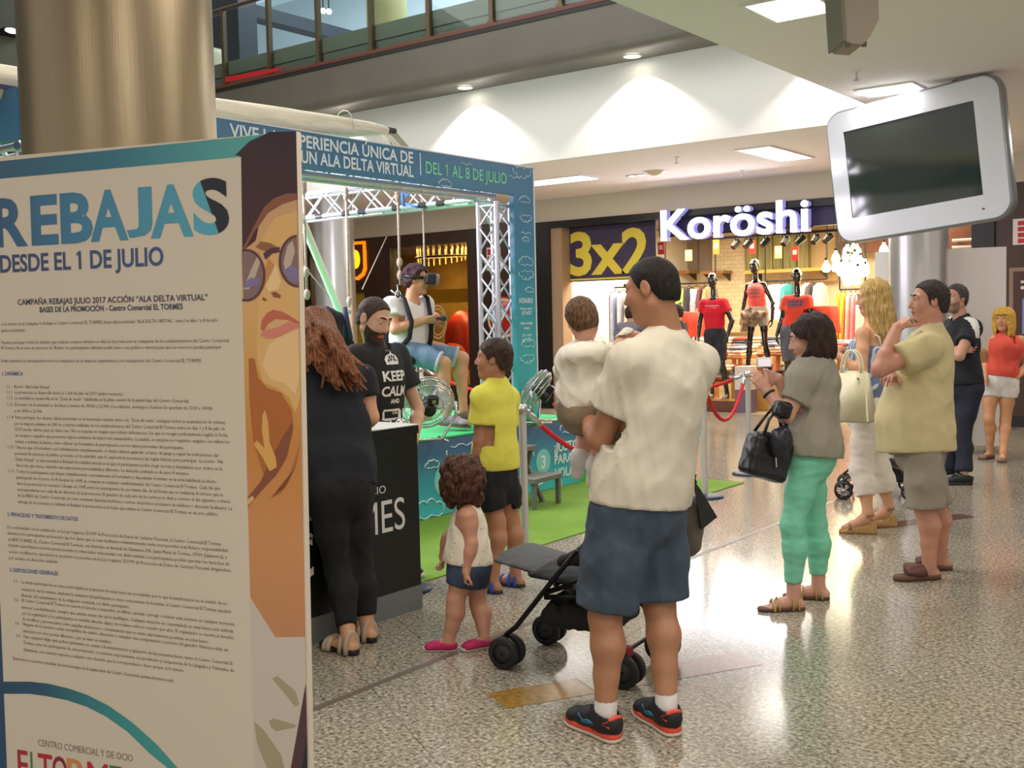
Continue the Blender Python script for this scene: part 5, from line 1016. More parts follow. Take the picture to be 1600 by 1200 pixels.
# ---------------------------------------------------------------- round metal fans
def fan(label, foot, aim, r, grp='round floor fans', hub=None):
    t = thing('floor_fan', label, 'fan', foot, 0, grp); foot = Vector(foot); aim = Vector(aim).normalized(); x = aim.cross(Vector((0, 0, 1))).normalized(); y = x.cross(aim); M = Matrix((x, y, aim)).transposed(); c = Vector(hub) if hub else Vector((0, 0, r + 0.09))
    d = 0.075; f = MB()
    for z, rr in ((-d, 0.55 * r), (-d * 0.72, 0.86 * r), (-d * 0.3, r), (d * 0.3, r), (d * 0.72, 0.86 * r), (d, 0.55 * r), (d * 1.05, 0.3 * r), (-d * 1.05, 0.3 * r)):
        f.tube([c + M @ Vector((rr * math.cos(q / 40 * 6.283), rr * math.sin(q / 40 * 6.283), z)) for q in range(40)], 0.0035 if abs(rr - r) > 1e-6 else 0.006, 5, True)
    for q in range(56):
        a0 = q / 56 * 6.283; e = Vector((math.cos(a0), math.sin(a0), 0))
        f.tube([c + M @ (e * rr + Vector((0, 0, z))) for rr, z in ((0.12 * r, -d * 1.05), (0.55 * r, -d), (0.86 * r, -d * .72), (r, -d * .3), (r, d * .3), (0.86 * r, d * .72), (0.55 * r, d), (0.1 * r, d * 1.05))], 0.0016, 4)
    f.build('cage', chrome, t)
    for q in range(4):
        f = MB(); vs_ = []
        for k in range(7):
            rr = r * (0.16 + 0.72 * k / 6); wv = 0.5 - 0.15 * abs(k - 3.5) / 3.5
            for j in range(7): a0 = q * math.pi / 2 + (j / 6 - 0.5) * wv * 2; vs_.append(c + M @ Vector((rr * math.cos(a0), rr * math.sin(a0), 0.02 + (j / 6 - 0.5) * 0.05)))
        f.add(vs_, [(k * 7 + j, k * 7 + j + 1, (k + 1) * 7 + j + 1, (k + 1) * 7 + j) for k in range(6) for j in range(6)], True); f.build('blade', mat('fan_blade', (214, 220, 214), 0.3, 0.6), t)
    f = MB(); f.lathe(c, [(0, -d * 1.9), (0.042, -d * 1.9), (0.052, -d * 1.7), (0.052, -d * 0.9), (0.03, -d * 0.4), (0.03, d * 0.3)], 20, M); f.build('motor', mat('black_plastic', (18, 18, 19)), t)
    f = MB(); f.rbox(c + M @ Vector((0.02, 0.40 * r, -d * 1.5)), (0.085, 0.06, 0.055), 0.008, M); f.build('switch_box', mat('black_plastic', (18, 18, 19)), t)
    f = MB(); f.box(c + M @ Vector((0.025, 0.40 * r, -d * 1.5 - 0.029)), (0.03, 0.03, 0.004), M=M); f.build('switch', mat('grey_plastic', (150, 140, 124)), t)
    f = MB(); L_ = c + x * (r + 0.02); R_ = c - x * (r + 0.02); b0 = Vector((c.x, c.y, 0.012))
    f.tube([L_, L_ - Vector((0, 0, 0.5 * r)), L_ * 0.75 + R_ * 0.25 - Vector((0, 0, c.z - 0.015)), R_ * 0.75 + L_ * 0.25 - Vector((0, 0, c.z - 0.015)), R_ - Vector((0, 0, 0.5 * r)), R_], 0.012, 8)
    h_ = Vector((aim.x, aim.y, 0)).normalized()
    for s_ in (-0.5, 0.5): f.tube([b0 + x * r * s_ * 1.2 - h_ * 0.16, b0 + x * r * s_ * 1.2 + h_ * 0.16], 0.012, 8)
    f.build('stand', mat('chrome_stand', (190, 190, 192), 0.22, 1.0), t); return t
fan('round wire fan on the stage with its black motor towards us', pz(668, 690, SH + 0.001) , (-0.75, 0.55, 0.45), 0.21, hub=None)
fan('round wire fan seen edge-on beside the truss upright', (-5.62, 7.72, SH + 0.001), (-0.75, -0.35, 0.62), 0.19, hub=(0, 0, 0.30))
# ---------------------------------------------------------------- grey step stool
so = thing('step_stool', 'grey two tread step stool standing before the stage', 'stool', (-5.33, 7.2, 0.009), math.radians(2)); sm = mat('stool_grey', (112, 112, 106), 0.6)
def part(name, m, parent, *boxes):
    f = MB(); [f.bb(a, b) for a, b in boxes]; return f.build(name, m, parent)
part('upper_tread', sm, so, ((-0.26, -0.2, 0.44), (-0.04, 0.2, 0.475))); part('lower_tread', sm, so, ((-0.02, -0.21, 0.215), (0.2, 0.21, 0.25)))
for y in (-0.19, 0.165):
    part('front_leg', sm, so, ((0.15, y, 0), (0.185, y + 0.03, 0.215)))
    f = MB(); f.prism([(-0.23, 0.44), (-0.19, 0.44), (0.03, 0.0), (-0.01, 0.0)], (0, y + 0.03, 0), (1, 0, 0), (0, 0, 1), 0.03); f.build('rear_leg', sm, so)
    f = MB(); f.prism([(-0.24, 0.0), (-0.2, 0.0), (-0.08, 0.44), (-0.12, 0.44)], (0, y + 0.03, 0), (1, 0, 0), (0, 0, 1), 0.025); f.build('rear_leg', sm, so)
# ================================================================== FIGURES: smooth implicit bodies turned into one mesh
A3 = lambda *p: np.array(p, float)
def unit(v): v = np.asarray(v, float); return v / (np.linalg.norm(v) + 1e-12)
class Sdf:
    """collects round cones, ellipsoids ...; extract() gives one smooth closed surface"""
    def __init__(s): s.ops = []; s.lo = A3(9e9, 9e9, 9e9); s.hi = -s.lo
    def _op(s, fn, lo, hi, k, sub=False):
        s.ops.append((fn, lo, hi, k, sub))
        if not sub: s.lo = np.minimum(s.lo, lo); s.hi = np.maximum(s.hi, hi)
        return s
    def ec(s, a, b, ra, rb=None, u=None, k=0.02, sub=False):
        """cone with elliptic section from a to b; ra, rb = r or (r along u, r across)"""
        a, b = np.asarray(a, float), np.asarray(b, float); rb = ra if rb is None else rb
        ra = ra if hasattr(ra, '__len__') else (ra, ra); rb = rb if hasattr(rb, '__len__') else (rb, rb)
        d = b - a; L = np.linalg.norm(d) + 1e-9; d = d / L
        if u is None: u = A3(1, 0, 0) if abs(d[0]) < 0.8 else A3(0, 1, 0)
        u = unit(u - d * np.dot(u, d)); v = np.cross(d, u); m = max(*ra, *rb)
        def fn(X, Y, Z):
            x, y, z = X - a[0], Y - a[1], Z - a[2]; w = x * d[0] + y * d[1] + z * d[2]
            t = np.clip(w / L, 0, 1); p = x * u[0] + y * u[1] + z * u[2]; q = x * v[0] + y * v[1] + z * v[2]
            r1 = ra[0] + (rb[0] - ra[0]) * t; r2 = ra[1] + (rb[1] - ra[1]) * t; e = w - np.clip(w, 0, L); rm = np.minimum(r1, r2)
            return (np.sqrt((p / r1) ** 2 + (q / r2) ** 2 + (e / rm) ** 2) - 1) * rm
        return s._op(fn, np.minimum(a, b) - m, np.maximum(a, b) + m, k, sub)
    def chain(s, pts, rs, u=None, k=0.02):
        for i in range(len(pts) - 1): s.ec(pts[i], pts[i + 1], rs[i], rs[i + 1], u, k)
        return s
    def el(s, c, r, M=None, k=0.02, sub=False):
        c = np.asarray(c, float); r = np.asarray(r, float) * np.ones(3); M = np.eye(3) if M is None else M; m = r.max(); mn = r.min()
        def fn(X, Y, Z):
            x, y, z = X - c[0], Y - c[1], Z - c[2]
            return (np.sqrt(sum(((x * M[0, i] + y * M[1, i] + z * M[2, i]) / r[i]) ** 2 for i in range(3))) - 1) * mn
        return s._op(fn, c - m, c + m, k, sub)
    def bx(s, c, h, M=None, r=0.01, k=0.01, sub=False):
        c = np.asarray(c, float); M = np.eye(3) if M is None else M; h = np.asarray(h, float); m = np.linalg.norm(h)
        def fn(X, Y, Z):
            x, y, z = X - c[0], Y - c[1], Z - c[2]; q = [np.abs(x * M[0, i] + y * M[1, i] + z * M[2, i]) - h[i] + r for i in range(3)]
            return np.sqrt(sum(np.maximum(e, 0) ** 2 for e in q)) + np.minimum(np.maximum(np.maximum(q[0], q[1]), q[2]), 0) - r
        return s._op(fn, c - m, c + m, k, sub)
    def cut(s, p, n, k=0.004):
        p = np.asarray(p, float); n = unit(n)
        s.ops.append((lambda X, Y, Z: -((X - p[0]) * n[0] + (Y - p[1]) * n[1] + (Z - p[2]) * n[2]), None, None, k, True)); return s
    def field(s, fn): s.ops.append((fn, None, None, None, None)); return s
    def folds(s, amp, seed=1, f=20.0, stretch=(1, 1, 0.45)):
        r = np.random.RandomState(seed); K = r.randn(7, 3) * f * np.array(stretch); ph = r.rand(7) * 6.28
        def fn(X, Y, Z, D):
            w = 0.6 * np.sin(X * 9 + Y * 7 + Z * 5 + seed); return D - amp * (sum((1 - np.abs(np.sin(k[0] * X + k[1] * Y + k[2] * Z + p + w * 2))) ** 1.6 for k, p in zip(K, ph)) / 1.6 - 1.4)
        return s.field(fn)
    def extract(s, h, fine=()):
        pad = 3 * h; axes = []
        for ax in range(3):
            lo, hi = s.lo[ax] - pad, s.hi[ax] + pad; cur = [lo]; x = lo
            while x < hi:
                st = h
                for flo, fhi, fh in fine:
                    if flo[ax] - fh <= x <= fhi[ax]: st = min(st, fh)
                    elif x < flo[ax] < x + st: st = min(st, max(fh, flo[ax] - x))
                x += st; cur.append(x)
            axes.append(np.array(cur))
        D = np.full([len(a) for a in axes], 1.0, np.float32)
        for fn, lo, hi, k, sub in s.ops:
            if lo is None: sl = [slice(0, len(a)) for a in axes]
            else:
                mg = k + 0.03; sl = [slice(max(0, np.searchsorted(axes[i], lo[i] - mg) - 1), np.searchsorted(axes[i], hi[i] + mg) + 1) for i in range(3)]
            X = axes[0][sl[0]][:, None, None]; Y = axes[1][sl[1]][None, :, None]; Z = axes[2][sl[2]][None, None, :]
            if 0 in (X.size, Y.size, Z.size): continue
            sl = tuple(sl)
            if k is None: D[sl] = fn(X, Y, Z, D[sl]); continue
            d = fn(X, Y, Z); a = D[sl]
            if sub: a = -a; hh = np.maximum(k - np.abs(a - d), 0) / k; D[sl] = -(np.minimum(a, d) - hh * hh * k * 0.25)
            else: hh = np.maximum(k - np.abs(a - d), 0) / k; D[sl] = np.minimum(a, d) - hh * hh * k * 0.25
        D[0] = D[-1] = 1; D[:, 0] = D[:, -1] = 1; D[:, :, 0] = D[:, :, -1] = 1
        return nets(D, axes)
def nets(D, axes):
    I = D < 0; n = D.shape
    c = np.zeros([m - 1 for m in n], np.uint8); off = [(i, j, k) for i in (0, 1) for j in (0, 1) for k in (0, 1)]
    sh = lambda A, o: A[o[0]:n[0] - 1 + o[0], o[1]:n[1] - 1 + o[1], o[2]:n[2] - 1 + o[2]]
    for o in off: c += sh(I, o)
    cells = np.argwhere((c > 0) & (c < 8)); idx = -np.ones(c.shape, np.int64); idx[tuple(cells.T)] = np.arange(len(cells))
    val = {o: D[cells[:, 0] + o[0], cells[:, 1] + o[1], cells[:, 2] + o[2]] for o in off}
    acc = np.zeros((len(cells), 3)); cnt = np.zeros(len(cells))
    for o in off:
        for ax in range(3):
            if o[ax]: continue
            p = list(o); p[ax] = 1; p = tuple(p); a, b = val[o], val[p]; m = (a < 0) != (b < 0); t = np.where(m, a / np.where(m, a - b, 1), 0)
            q = np.tile(np.array(o, float), (len(cells), 1)); q[:, ax] = t; acc[m] += q[m]; cnt[m] += 1
    acc /= np.maximum(cnt, 1)[:, None]; V = np.zeros_like(acc)
    for ax in range(3): A = axes[ax]; i = cells[:, ax]; V[:, ax] = A[i] + acc[:, ax] * (A[i + 1] - A[i])
    F = []
    for ax in range(3):
        o = [0, 0, 0]; o[ax] = 1; s0 = [slice(1, m - 1) for m in n]; s1 = list(s0); s0[ax] = slice(0, n[ax] - 1); s1[ax] = slice(1, n[ax])
        a, b = I[tuple(s0)], I[tuple(s1)]; e = np.argwhere(a != b); base = e + np.array([0 if q == ax else 1 for q in range(3)])
        u, w = (ax + 1) % 3, (ax + 2) % 3; du = np.zeros(3, int); dw = np.zeros(3, int); du[u] = 1; dw[w] = 1
        g = lambda q: idx[q[:, 0], q[:, 1], q[:, 2]]; quad = np.stack([g(base - du - dw), g(base - dw), g(base), g(base - du)], 1)
        fl_ = ~a[tuple(e.T)]; quad[fl_] = quad[fl_][:, ::-1]; F.append(quad)
    F = np.concatenate(F); F = F[(F >= 0).all(1)]; return V, F
def sobj(name, sd, mats, parent, h, fine=(), pick=None, label=None, smooth_it=1):
    V, F = sd.extract(h, fine)
    if len(F) == 0: raise RuntimeError('empty ' + name)
    for _ in range(smooth_it):      # one gentle relaxation removes the grid steps
        S = np.zeros_like(V); C_ = np.zeros(len(V))
        for i in range(4): a, b = F[:, i], F[:, (i + 1) % 4]; np.add.at(S, a, V[b]); np.add.at(C_, a, 1)
        V = V * 0.5 + 0.5 * S / np.maximum(C_, 1)[:, None]
    me = bpy.data.meshes.new(name); me.vertices.add(len(V)); me.vertices.foreach_set('co', V.ravel()); me.loops.add(len(F) * 4); me.loops.foreach_set('vertex_index', F.ravel().astype(np.int32))
    me.polygons.add(len(F)); me.polygons.foreach_set('loop_start', np.arange(len(F), dtype=np.int32) * 4); me.polygons.foreach_set('loop_total', np.full(len(F), 4, np.int32))
    for m in (mats if isinstance(mats, (list, tuple)) else [mats]): me.materials.append(m)
    if pick is not None: me.polygons.foreach_set('material_index', np.asarray(pick(V[F].mean(1)), np.int32))
    me.polygons.foreach_set('use_smooth', np.ones(len(F), bool)); me.update(); me.validate()
    return link(name, me, parent, True, label)
CR = A3(math.cos(math.radians(37.3)), math.sin(math.radians(37.3)), 0); CA = A3(-CR[1], CR[0], 0)   # to the right of / away from the viewer
class Head:
    def __init__(s, c, yaw, pitch=0.0, roll=0.0, sc=1.0):
        s.c = np.asarray(c, float); y = math.radians(yaw); f = CA * math.cos(y) - CR * math.sin(y); r = CR * math.cos(y) + CA * math.sin(y); u = A3(0, 0, 1)
        p = math.radians(pitch); f, u = f * math.cos(p) + u * math.sin(p), u * math.cos(p) - f * math.sin(p)
        q = math.radians(roll); r, u = r * math.cos(q) + u * math.sin(q), u * math.cos(q) - r * math.sin(q)
        s.r, s.f, s.u, s.sc = r, f, u, sc; s.M = np.stack([r, f, u], 1)
    def __call__(s, x, y, z): return s.c + s.M @ (A3(x, y, z) * s.sc)
    def loc(s, P): return ((P - s.c) @ s.M) / s.sc
    def prims(s, S, neck, nr=0.052, kid=0.0, ears=True):
        q = s.sc; E = lambda c, r, k=0.02, sub=False: S.el(s(*c), A3(*r) * q, s.M, k * q, sub); R = lambda a, b, ra, rb=None, k=0.015, sub=False: S.ec(s(*a), s(*b), ra * q, (ra if rb is None else rb) * q, None, k * q, sub)
        g = 1 + 0.10 * kid; E((0, -0.014, 0.028), (0.074 * g, 0.094 * g, 0.086 * g)); E((0, 0.026, -0.034), (0.058, 0.062, 0.082), 0.03)
        R((0, 0.062, -0.1), (0, 0.066, -0.094), 0.02, k=0.03)
        for x in (-1, 1):
            R((x * 0.05, -0.004, -0.06), (x * 0.018, 0.056, -0.1), 0.018, 0.015, 0.025); E((x * 0.036, 0.056, -0.025), (0.024, 0.024, 0.03), 0.025)
            R((x * 0.012, 0.083, 0.031), (x * 0.044, 0.07, 0.03), 0.009, 0.009, 0.015)
        for x in (-1, 1): E((x * 0.031, 0.094, 0.012), (0.017, 0.016, 0.0125), 0.012, True)
        R((0, 0.085, 0.016), (0, 0.104, -0.026), 0.0075, 0.0115, 0.012)
        for x in (-1, 1):
            R((x * 0.008, 0.093, -0.031), (x * 0.011, 0.09, -0.031), 0.0085, k=0.006); R((x * 0.017, 0.0835, 0.0185), (x * 0.046, 0.0745, 0.017), 0.0058, k=0.004); R((x * 0.018, 0.082, 0.0025), (x * 0.044, 0.074, 0.0035), 0.0052, k=0.004)
        R((-0.02, 0.079, -0.059), (0, 0.0895, -0.056), 0.005, 0.0065, 0.006); R((0.02, 0.079, -0.059), (0, 0.0895, -0.056), 0.005, 0.0065, 0.006); R((-0.017, 0.078, -0.068), (0.017, 0.078, -0.068), 0.006, k=0.006); R((-0.006, 0.0855, -0.069), (0.006, 0.0855, -0.069), 0.0065, k=0.006)
        R((-0.023, 0.088, -0.063), (0.023, 0.088, -0.063), 0.0022, k=0.003, sub=True)
        if ears:
            for x in (-1, 1): E((x * 0.077, -0.008, 0.0), (0.011, 0.02, 0.032), 0.008); E((x * 0.088, -0.004, 0.002), (0.007, 0.011, 0.019), 0.006, True)
        S.ec(s(0, -0.022, -0.05), neck, nr * 0.94, nr * 1.08, None, 0.03)
    def eyes(s, parent, rgb=(60, 40, 26), down=0.0):
        q = s.sc
        for x in (-1, 1):
            c = s(x * 0.031, 0.0745, 0.0105); f = MB(); f.ell(c, (0.0115 * q,) * 3, None, 14, 10); e = f.build('eye', mat('eye_white', (196, 184, 174), 0.4), parent, True)
            d = unit(s.f - s.u * down); f = MB(); c2 = c + d * 0.0089 * q; f.cyl(c2, c2 + d * 0.0032 * q, 0.0062 * q, 0.0052 * q, 14); f.build('iris', mat('iris_%d' % rgb[0], rgb, 0.2), e, True)
    def brows(s, parent, m, t=0.0035):
        f = MB()
        for x in (-1, 1): f.tube([s(x * a, b, c) for a, b, c in ((0.012, 0.0925, 0.0335), (0.024, 0.0905, 0.0385), (0.038, 0.082, 0.038), (0.05, 0.068, 0.032))], [t * s.sc, t * 1.25 * s.sc, t * s.sc, t * 0.4 * s.sc], 6)
        f.build('eyebrows', m, parent, True)
    def hair_short(s, parent, m, t=0.012, line=None, h=0.006, amp=0.004, seed=1, fq=120, kid=0.0):
        S = Sdf(); q = s.sc; g = 1 + 0.10 * kid; E = lambda c, r: S.el(s(*c), A3(*r) * q, s.M, 0.02)
        E((0, -0.014, 0.028), (0.074 * g + t, 0.094 * g + t, 0.086 * g + t)); E((0, -0.036, -0.025), (0.064 * g + t * 0.6, 0.07 * g + t * 0.6, 0.075))
        ys, zs = line or ([-0.14, -0.05, -0.03, -0.012, 0.012, 0.035, 0.05, 0.07, 0.12], [-0.085, -0.08, -0.045, 0.012, -0.01, 0.035, 0.06, 0.078, 0.1])
        def fn(X, Y, Z, D):
            P = [X - s.c[0], Y - s.c[1], Z - s.c[2]]; y = sum(P[i] * s.M[i, 1] for i in range(3)) / q; z = sum(P[i] * s.M[i, 2] for i in range(3)) / q
            return np.maximum(D, (np.interp(y, ys, zs) - z) * 0.8 * q)
        S.field(fn).folds(amp, seed, fq, (1, 1, 0.6)); return sobj('hair', S, m, parent, h)
def mk_hand(S, w, d, n, thumb, sc=1.0, curl=(0.35, 0.4, 0.3), spread=0.05, k=0.006, th=(0.62, 0.65, 0.35), rw=0.026):
    """five fingered hand: w wrist, d finger direction, n where the palm faces, thumb = +1/-1 side along d x n"""
    d = unit(d); n = unit(np.asarray(n, float) - d * np.dot(n, d)); t = np.cross(d, n) * thumb; w = np.asarray(w, float); P = lambda a, b, c: w + (d * a + t * b + n * c) * sc
    S.ec(P(0, 0, 0), P(0.045, 0.002, 0), (rw, 0.018 * sc), (0.036 * sc, 0.0145 * sc), t, 0.012); S.ec(P(0.04, 0.002, 0), P(0.082, 0.0, 0.002), (0.037 * sc, 0.0145 * sc), (0.04 * sc, 0.012 * sc), t, 0.01); S.ec(P(0.012, 0.022, 0.006), P(0.045, 0.03, 0.01), 0.014 * sc, 0.013 * sc, None, 0.012)
    for i, (b, L) in enumerate(((0.030, 0.074), (0.0105, 0.082), (-0.0095, 0.076), (-0.0285, 0.06))):
        a = P(0.086 - 0.004 * abs(i - 1.2), b, 0.001); dr = unit(d + t * spread * (1.5 - i) * 0.6); r0 = 0.0092 - 0.0007 * (i == 3); ang = 0
        for j, fr in enumerate((0.44, 0.31, 0.25)):
            c_ = curl[j] * (1 + 0.12 * i); ang += c_; e = dr * math.cos(ang) + n * math.sin(ang); b2 = a + e * L * fr * sc; S.ec(a, b2, (r0 - 0.0011 * j) * sc, (r0 - 0.0011 * (j + 1)) * sc, None, k if j == 0 else 0.003); a = b2
    a = P(0.025, 0.03, 0.008); e = unit(d * th[0] + t * th[1] + n * th[2])
    for L, r in ((0.034, 0.0118), (0.03, 0.0105), (0.024, 0.009)):
        b2 = a + e * L * sc; S.ec(a, b2, r * sc, (r - 0.0012) * sc, None, 0.006); a = b2; e = unit(e + d * 0.25 + n * 0.12 - t * 0.12)
class Fig:
    """joints of one person; specs are (pixel u, v, depth change) or ('b', right, forward, up) about the feet"""
    def __init__(s, name, label, D, yaw, H=1.75, J=None, foot=None, tone=(204, 156, 128), group=None, kid=0.0):
        s.D, s.yaw, s.H, s.k = D, yaw, H, H / 1.75; y = math.radians(yaw); s.f = CA * math.cos(y) - CR * math.sin(y); s.r = CR * math.cos(y) + CA * math.sin(y); s.u = A3(0, 0, 1); s.kid = kid
        s.skin = mat('skin_%d_%d' % tone[:2], tone, 0.5, var=0.05, vscale=14, sss=0.0); s.lip = mat('lips_%d' % tone[0], (int(tone[0] * 0.88), int(tone[1] * 0.66), int(tone[2] * 0.66)), 0.4); s.o = A3(*foot) if foot is not None else None
        s.j = {}
        if J: 
            for k_, v in J.items(): s.j[k_] = s.pt(v)
        if s.o is None: s.o = (s.j['anL'] + s.j['anR']) / 2 * A3(1, 1, 0)
        s.root = thing('person', label, 'person', tuple(s.o)); 
        if group: s.root['group'] = group
    def pt(s, v):
        if v[0] == 'b': return s.o + s.r * v[1] + s.f * v[2] + s.u * v[3]
        if v[0] == 'f': return A3(*pz(v[1], v[2], v[3] if len(v) > 3 else 0.0)) + A3(0, 0, v[4] if len(v) > 4 else 0.09)
        if v[0] == 'w': return A3(*v[1:])
        return A3(*px(v[0], v[1], s.D + (v[2] if len(v) > 2 else 0)))
    def finish(s, shw=0.17, hipw=0.085, shd=0.05):
        j = s.j; k = s.k; up = unit(j['neck'] - j['pelvis']); s.up = up
        for sd, q in (('L', -1), ('R', 1)):
            j.setdefault('sh' + sd, j['neck'] + s.r * q * shw * k - up * shd * k); j.setdefault('hip' + sd, j['pelvis'] + s.r * q * hipw * k - up * 0.05 * k)
        s.side = unit(j['shR'] - j['shL']); s.fw = unit(np.cross(s.up, s.side)); return s
    def at(s, t, fwd=0.0, side=0.0): j = s.j; return j['pelvis'] + (j['neck'] - j['pelvis']) * t + s.fw * fwd + s.side * side
    def torso(s, S, secs, k=0.03):      # secs: (t, half width, half depth, forward)
        S.chain([s.at(t, fw) for t, a, b, fw in secs], [(a, b) for t, a, b, fw in secs], s.side, k)
    def body(s, head, hands=(), legs=True, arm=(0.046, 0.038, 0.04, 0.027), leg=(0.075, 0.052, 0.056, 0.036), feet=True, nr=0.052, h=0.011, hh=0.0048, fh=0.005, girth=1.0, beard=None, neck_off=0.0, extra=None, footlen=0.25, armsd=('L', 'R'), sock=None):
        S = Sdf(); j = s.j; k = s.k; s.head = head; fine = []; g = girth
        s.torso(S, [(-0.08, 0.135 * k * g, 0.1 * k * g, 0), (0.2, 0.14 * k * g, 0.095 * k * g, 0), (0.45, 0.125 * k * g, 0.088 * k * g, 0), (0.72, 0.145 * k * g, 0.1 * k * g, 0), (0.88, 0.14 * k * g, 0.075 * k, 0), (0.97, 0.06 * k, 0.055 * k, 0)])
        head.prims(S, s.at(0.97), nr * (k if s.kid else 1), s.kid)
        fine.append((head.c - 0.135 * head.sc, head.c + 0.135 * head.sc, hh))
        for sd in armsd:
            sh, el_, ha = j['sh' + sd], j['el' + sd], j['ha' + sd]; S.ec(s.at(0.86), sh, 0.05 * k, arm[0] * 1.08, None, 0.04); S.chain([sh, sh + (el_ - sh) * 0.4, el_], [arm[0] * 1.08, arm[0], arm[1]], None, 0.025)
            S.chain([el_, el_ + (ha - el_) * 0.3, ha], [arm[1], arm[2], arm[3]], None, 0.02)
        for sd, d, n, th, kw in hands:
            mk_hand(S, j['ha' + sd], d, n, th, rw=arm[3] * 0.98, **kw); c = j['ha' + sd] + unit(d) * 0.085 * kw.get('sc', 1); fine.append((c - 0.1 * kw.get('sc', 1), c + 0.1 * kw.get('sc', 1), fh))
        if legs:
            for sd in ('L', 'R'):
                hp, kn, an = j['hip' + sd], j['kn' + sd], j['an' + sd]; fd = s.fdir(sd); S.chain([hp, hp + (kn - hp) * 0.5, kn], [leg[0] * 1.08, leg[0] * 0.9, leg[1]], None, 0.03)
                cf = kn + (an - kn) * 0.3 - fd * 0.018 * k; S.chain([kn, cf, kn + (an - kn) * 0.62 - fd * 0.006, an], [leg[1], leg[2], leg[2] * 0.72, leg[3]], None, 0.025)
                if feet: s.foot(S, sd, footlen); 
        if extra: extra(S)
        mats = [s.skin, s.lip]; hd = head
        if beard: mats.append(beard)
        if sock: mats.append(sock[0])
        def pick(C):
            L = hd.loc(C); m = np.zeros(len(C), int); m[(np.abs(L[:, 0]) < 0.023) & (L[:, 2] < -0.053) & (L[:, 2] > -0.0745) & (L[:, 1] > 0.078)] = 1
            if beard: m[(L[:, 2] < np.where(np.abs(L[:, 0]) < 0.03, -0.047, -0.032 - 0.25 * (L[:, 1] - 0.03))) & (L[:, 2] > -0.135) & (L[:, 1] > 0.012) & (np.abs(L[:, 0]) < 0.09) & (m == 0)] = 2
            if sock:
                for sd in ('L', 'R'): m[(np.linalg.norm(C - j['an' + sd], axis=1) < 0.16) & (C[:, 2] < j['an' + sd][2] + sock[1])] = len(mats) - 1
            return m
        s.b = sobj('body', S, mats, s.root, h, fine, pick); return s.b
    def fdir(s, sd): return s.j['toe' + sd] if 'toe' + sd in s.j else s.f
    def foot(s, S, sd, L=0.25):
        an = s.j['an' + sd]; d = s.fdir(sd); z = an[2] - 0.09 * s.k; x = np.cross(d, s.u); q = L / 0.25; B = lambda a, b, c: A3(an[0], an[1], z) + d * a * q + x * b * q + s.u * c * q
        S.ec(B(-0.035, 0, 0.03), B(0.0, 0, 0.062), 0.028 * q, 0.034 * q, None, 0.02); S.chain([B(-0.03, 0, 0.03), B(0.06, 0, 0.04), B(0.12, 0, 0.026)], [(0.028 * q, 0.026 * q), (0.034 * q, 0.03 * q), (0.04 * q, 0.018 * q)], x, 0.02)
        sg = -1 if sd == 'L' else 1
        for i in range(5): S.ec(B(0.125, sg * (-0.028 + 0.014 * i), 0.018), B(0.178 - 0.008 * i, sg * (-0.03 + 0.0155 * i), 0.013), (0.0105 if i == 0 else 0.0085) * q, (0.010 if i == 0 else 0.007) * q, None, 0.006)
    def sole(s, name, sd, m, parent, L=0.26, z0=0.0, t=0.02, w=1.0, heel=None):
        an = s.j['an' + sd]; d = s.fdir(sd); x = np.cross(d, s.u); z = an[2] - 0.09 * s.k + z0; q = L / 0.26; prof = [(-0.062, 0.012), (-0.05, 0.028), (-0.02, 0.034), (0.04, 0.032), (0.1, 0.041), (0.15, 0.042), (0.185, 0.032), (0.2, 0.012)]
        ol = [(a * q, b * q * w) for a, b in prof] + [(a * q, -b * q * w) for a, b in reversed(prof)]; f = MB(); n = len(ol); B = A3(an[0], an[1], 0); hz_ = lambda a: (t if heel is None else t + heel * max(0, min(1, (0.13 - a) / 0.17)))
        vs = [B + d * a + x * b + s.u * (z - t) for a, b in ol] + [B + d * a * 1.01 + x * b * 1.03 + s.u * (z - t * 0.5) for a, b in ol] + [B + d * a + x * b + s.u * (z - t + hz_(a)) for a, b in ol]
        f.add(vs, [tuple(range(n))[::-1]] + [(i + r * n, (i + 1) % n + r * n, (i + 1) % n + (r + 1) * n, i + (r + 1) * n) for r in (0, 1) for i in range(n)] + [tuple(range(2 * n, 3 * n))], True); return f.build(name, m, parent, True)
    def strap(s, f, sd, a, lift=0.0, r=0.007, L=0.25, back=False, w=1.0):      # a band over the foot at distance a from the ankle
        an = s.j['an' + sd]; d = s.fdir(sd); x = np.cross(d, s.u); q = L / 0.25; z = an[2] - 0.09 * s.k; top = np.interp(a, [-0.05, 0.0, 0.06, 0.12, 0.16], [0.09, 0.1, 0.074, 0.048, 0.03]) + lift; hw = np.interp(a, [-0.05, 0, 0.06, 0.12, 0.16], [0.034, 0.038, 0.041, 0.045, 0.042]) * w
        pts = [A3(an[0], an[1], z) + d * a * q + x * hw * q * math.cos(t_) + s.u * (0.004 + (top - 0.004) * math.sin(t_) ** 0.8) * q for t_ in [math.pi * i / 12 for i in range(13)]]; f.tube(pts, r, 6)
    def top(s, name, m, secs, sleeve=None, sr=(0.07, 0.075), hem=None, neck=0.062, neckdrop=0.0, folds=0.005, seed=1, h=0.011, hemn=None, k=0.04, pick=None, arms=('L', 'R'), sub=None, shr=0.062, neckback=0.0, ff=18.0, add=None):
        S = Sdf(); j = s.j; s.torso(S, secs, k)
        for sd in arms:
            sh, el_ = j['sh' + sd], j['el' + sd]
            if sleeve: e = sh + (el_ - sh) * sleeve; S.ec(s.at(0.84), sh, shr, sr[0], None, 0.05); S.ec(sh, e + (e - sh) * 0.1, sr[0], sr[1], None, 0.03)
            else: S.ec(s.at(0.82), sh - s.side * (0.02 if sd == 'R' else -0.02), shr, shr * 0.7, None, 0.05)
        if add: add(S)
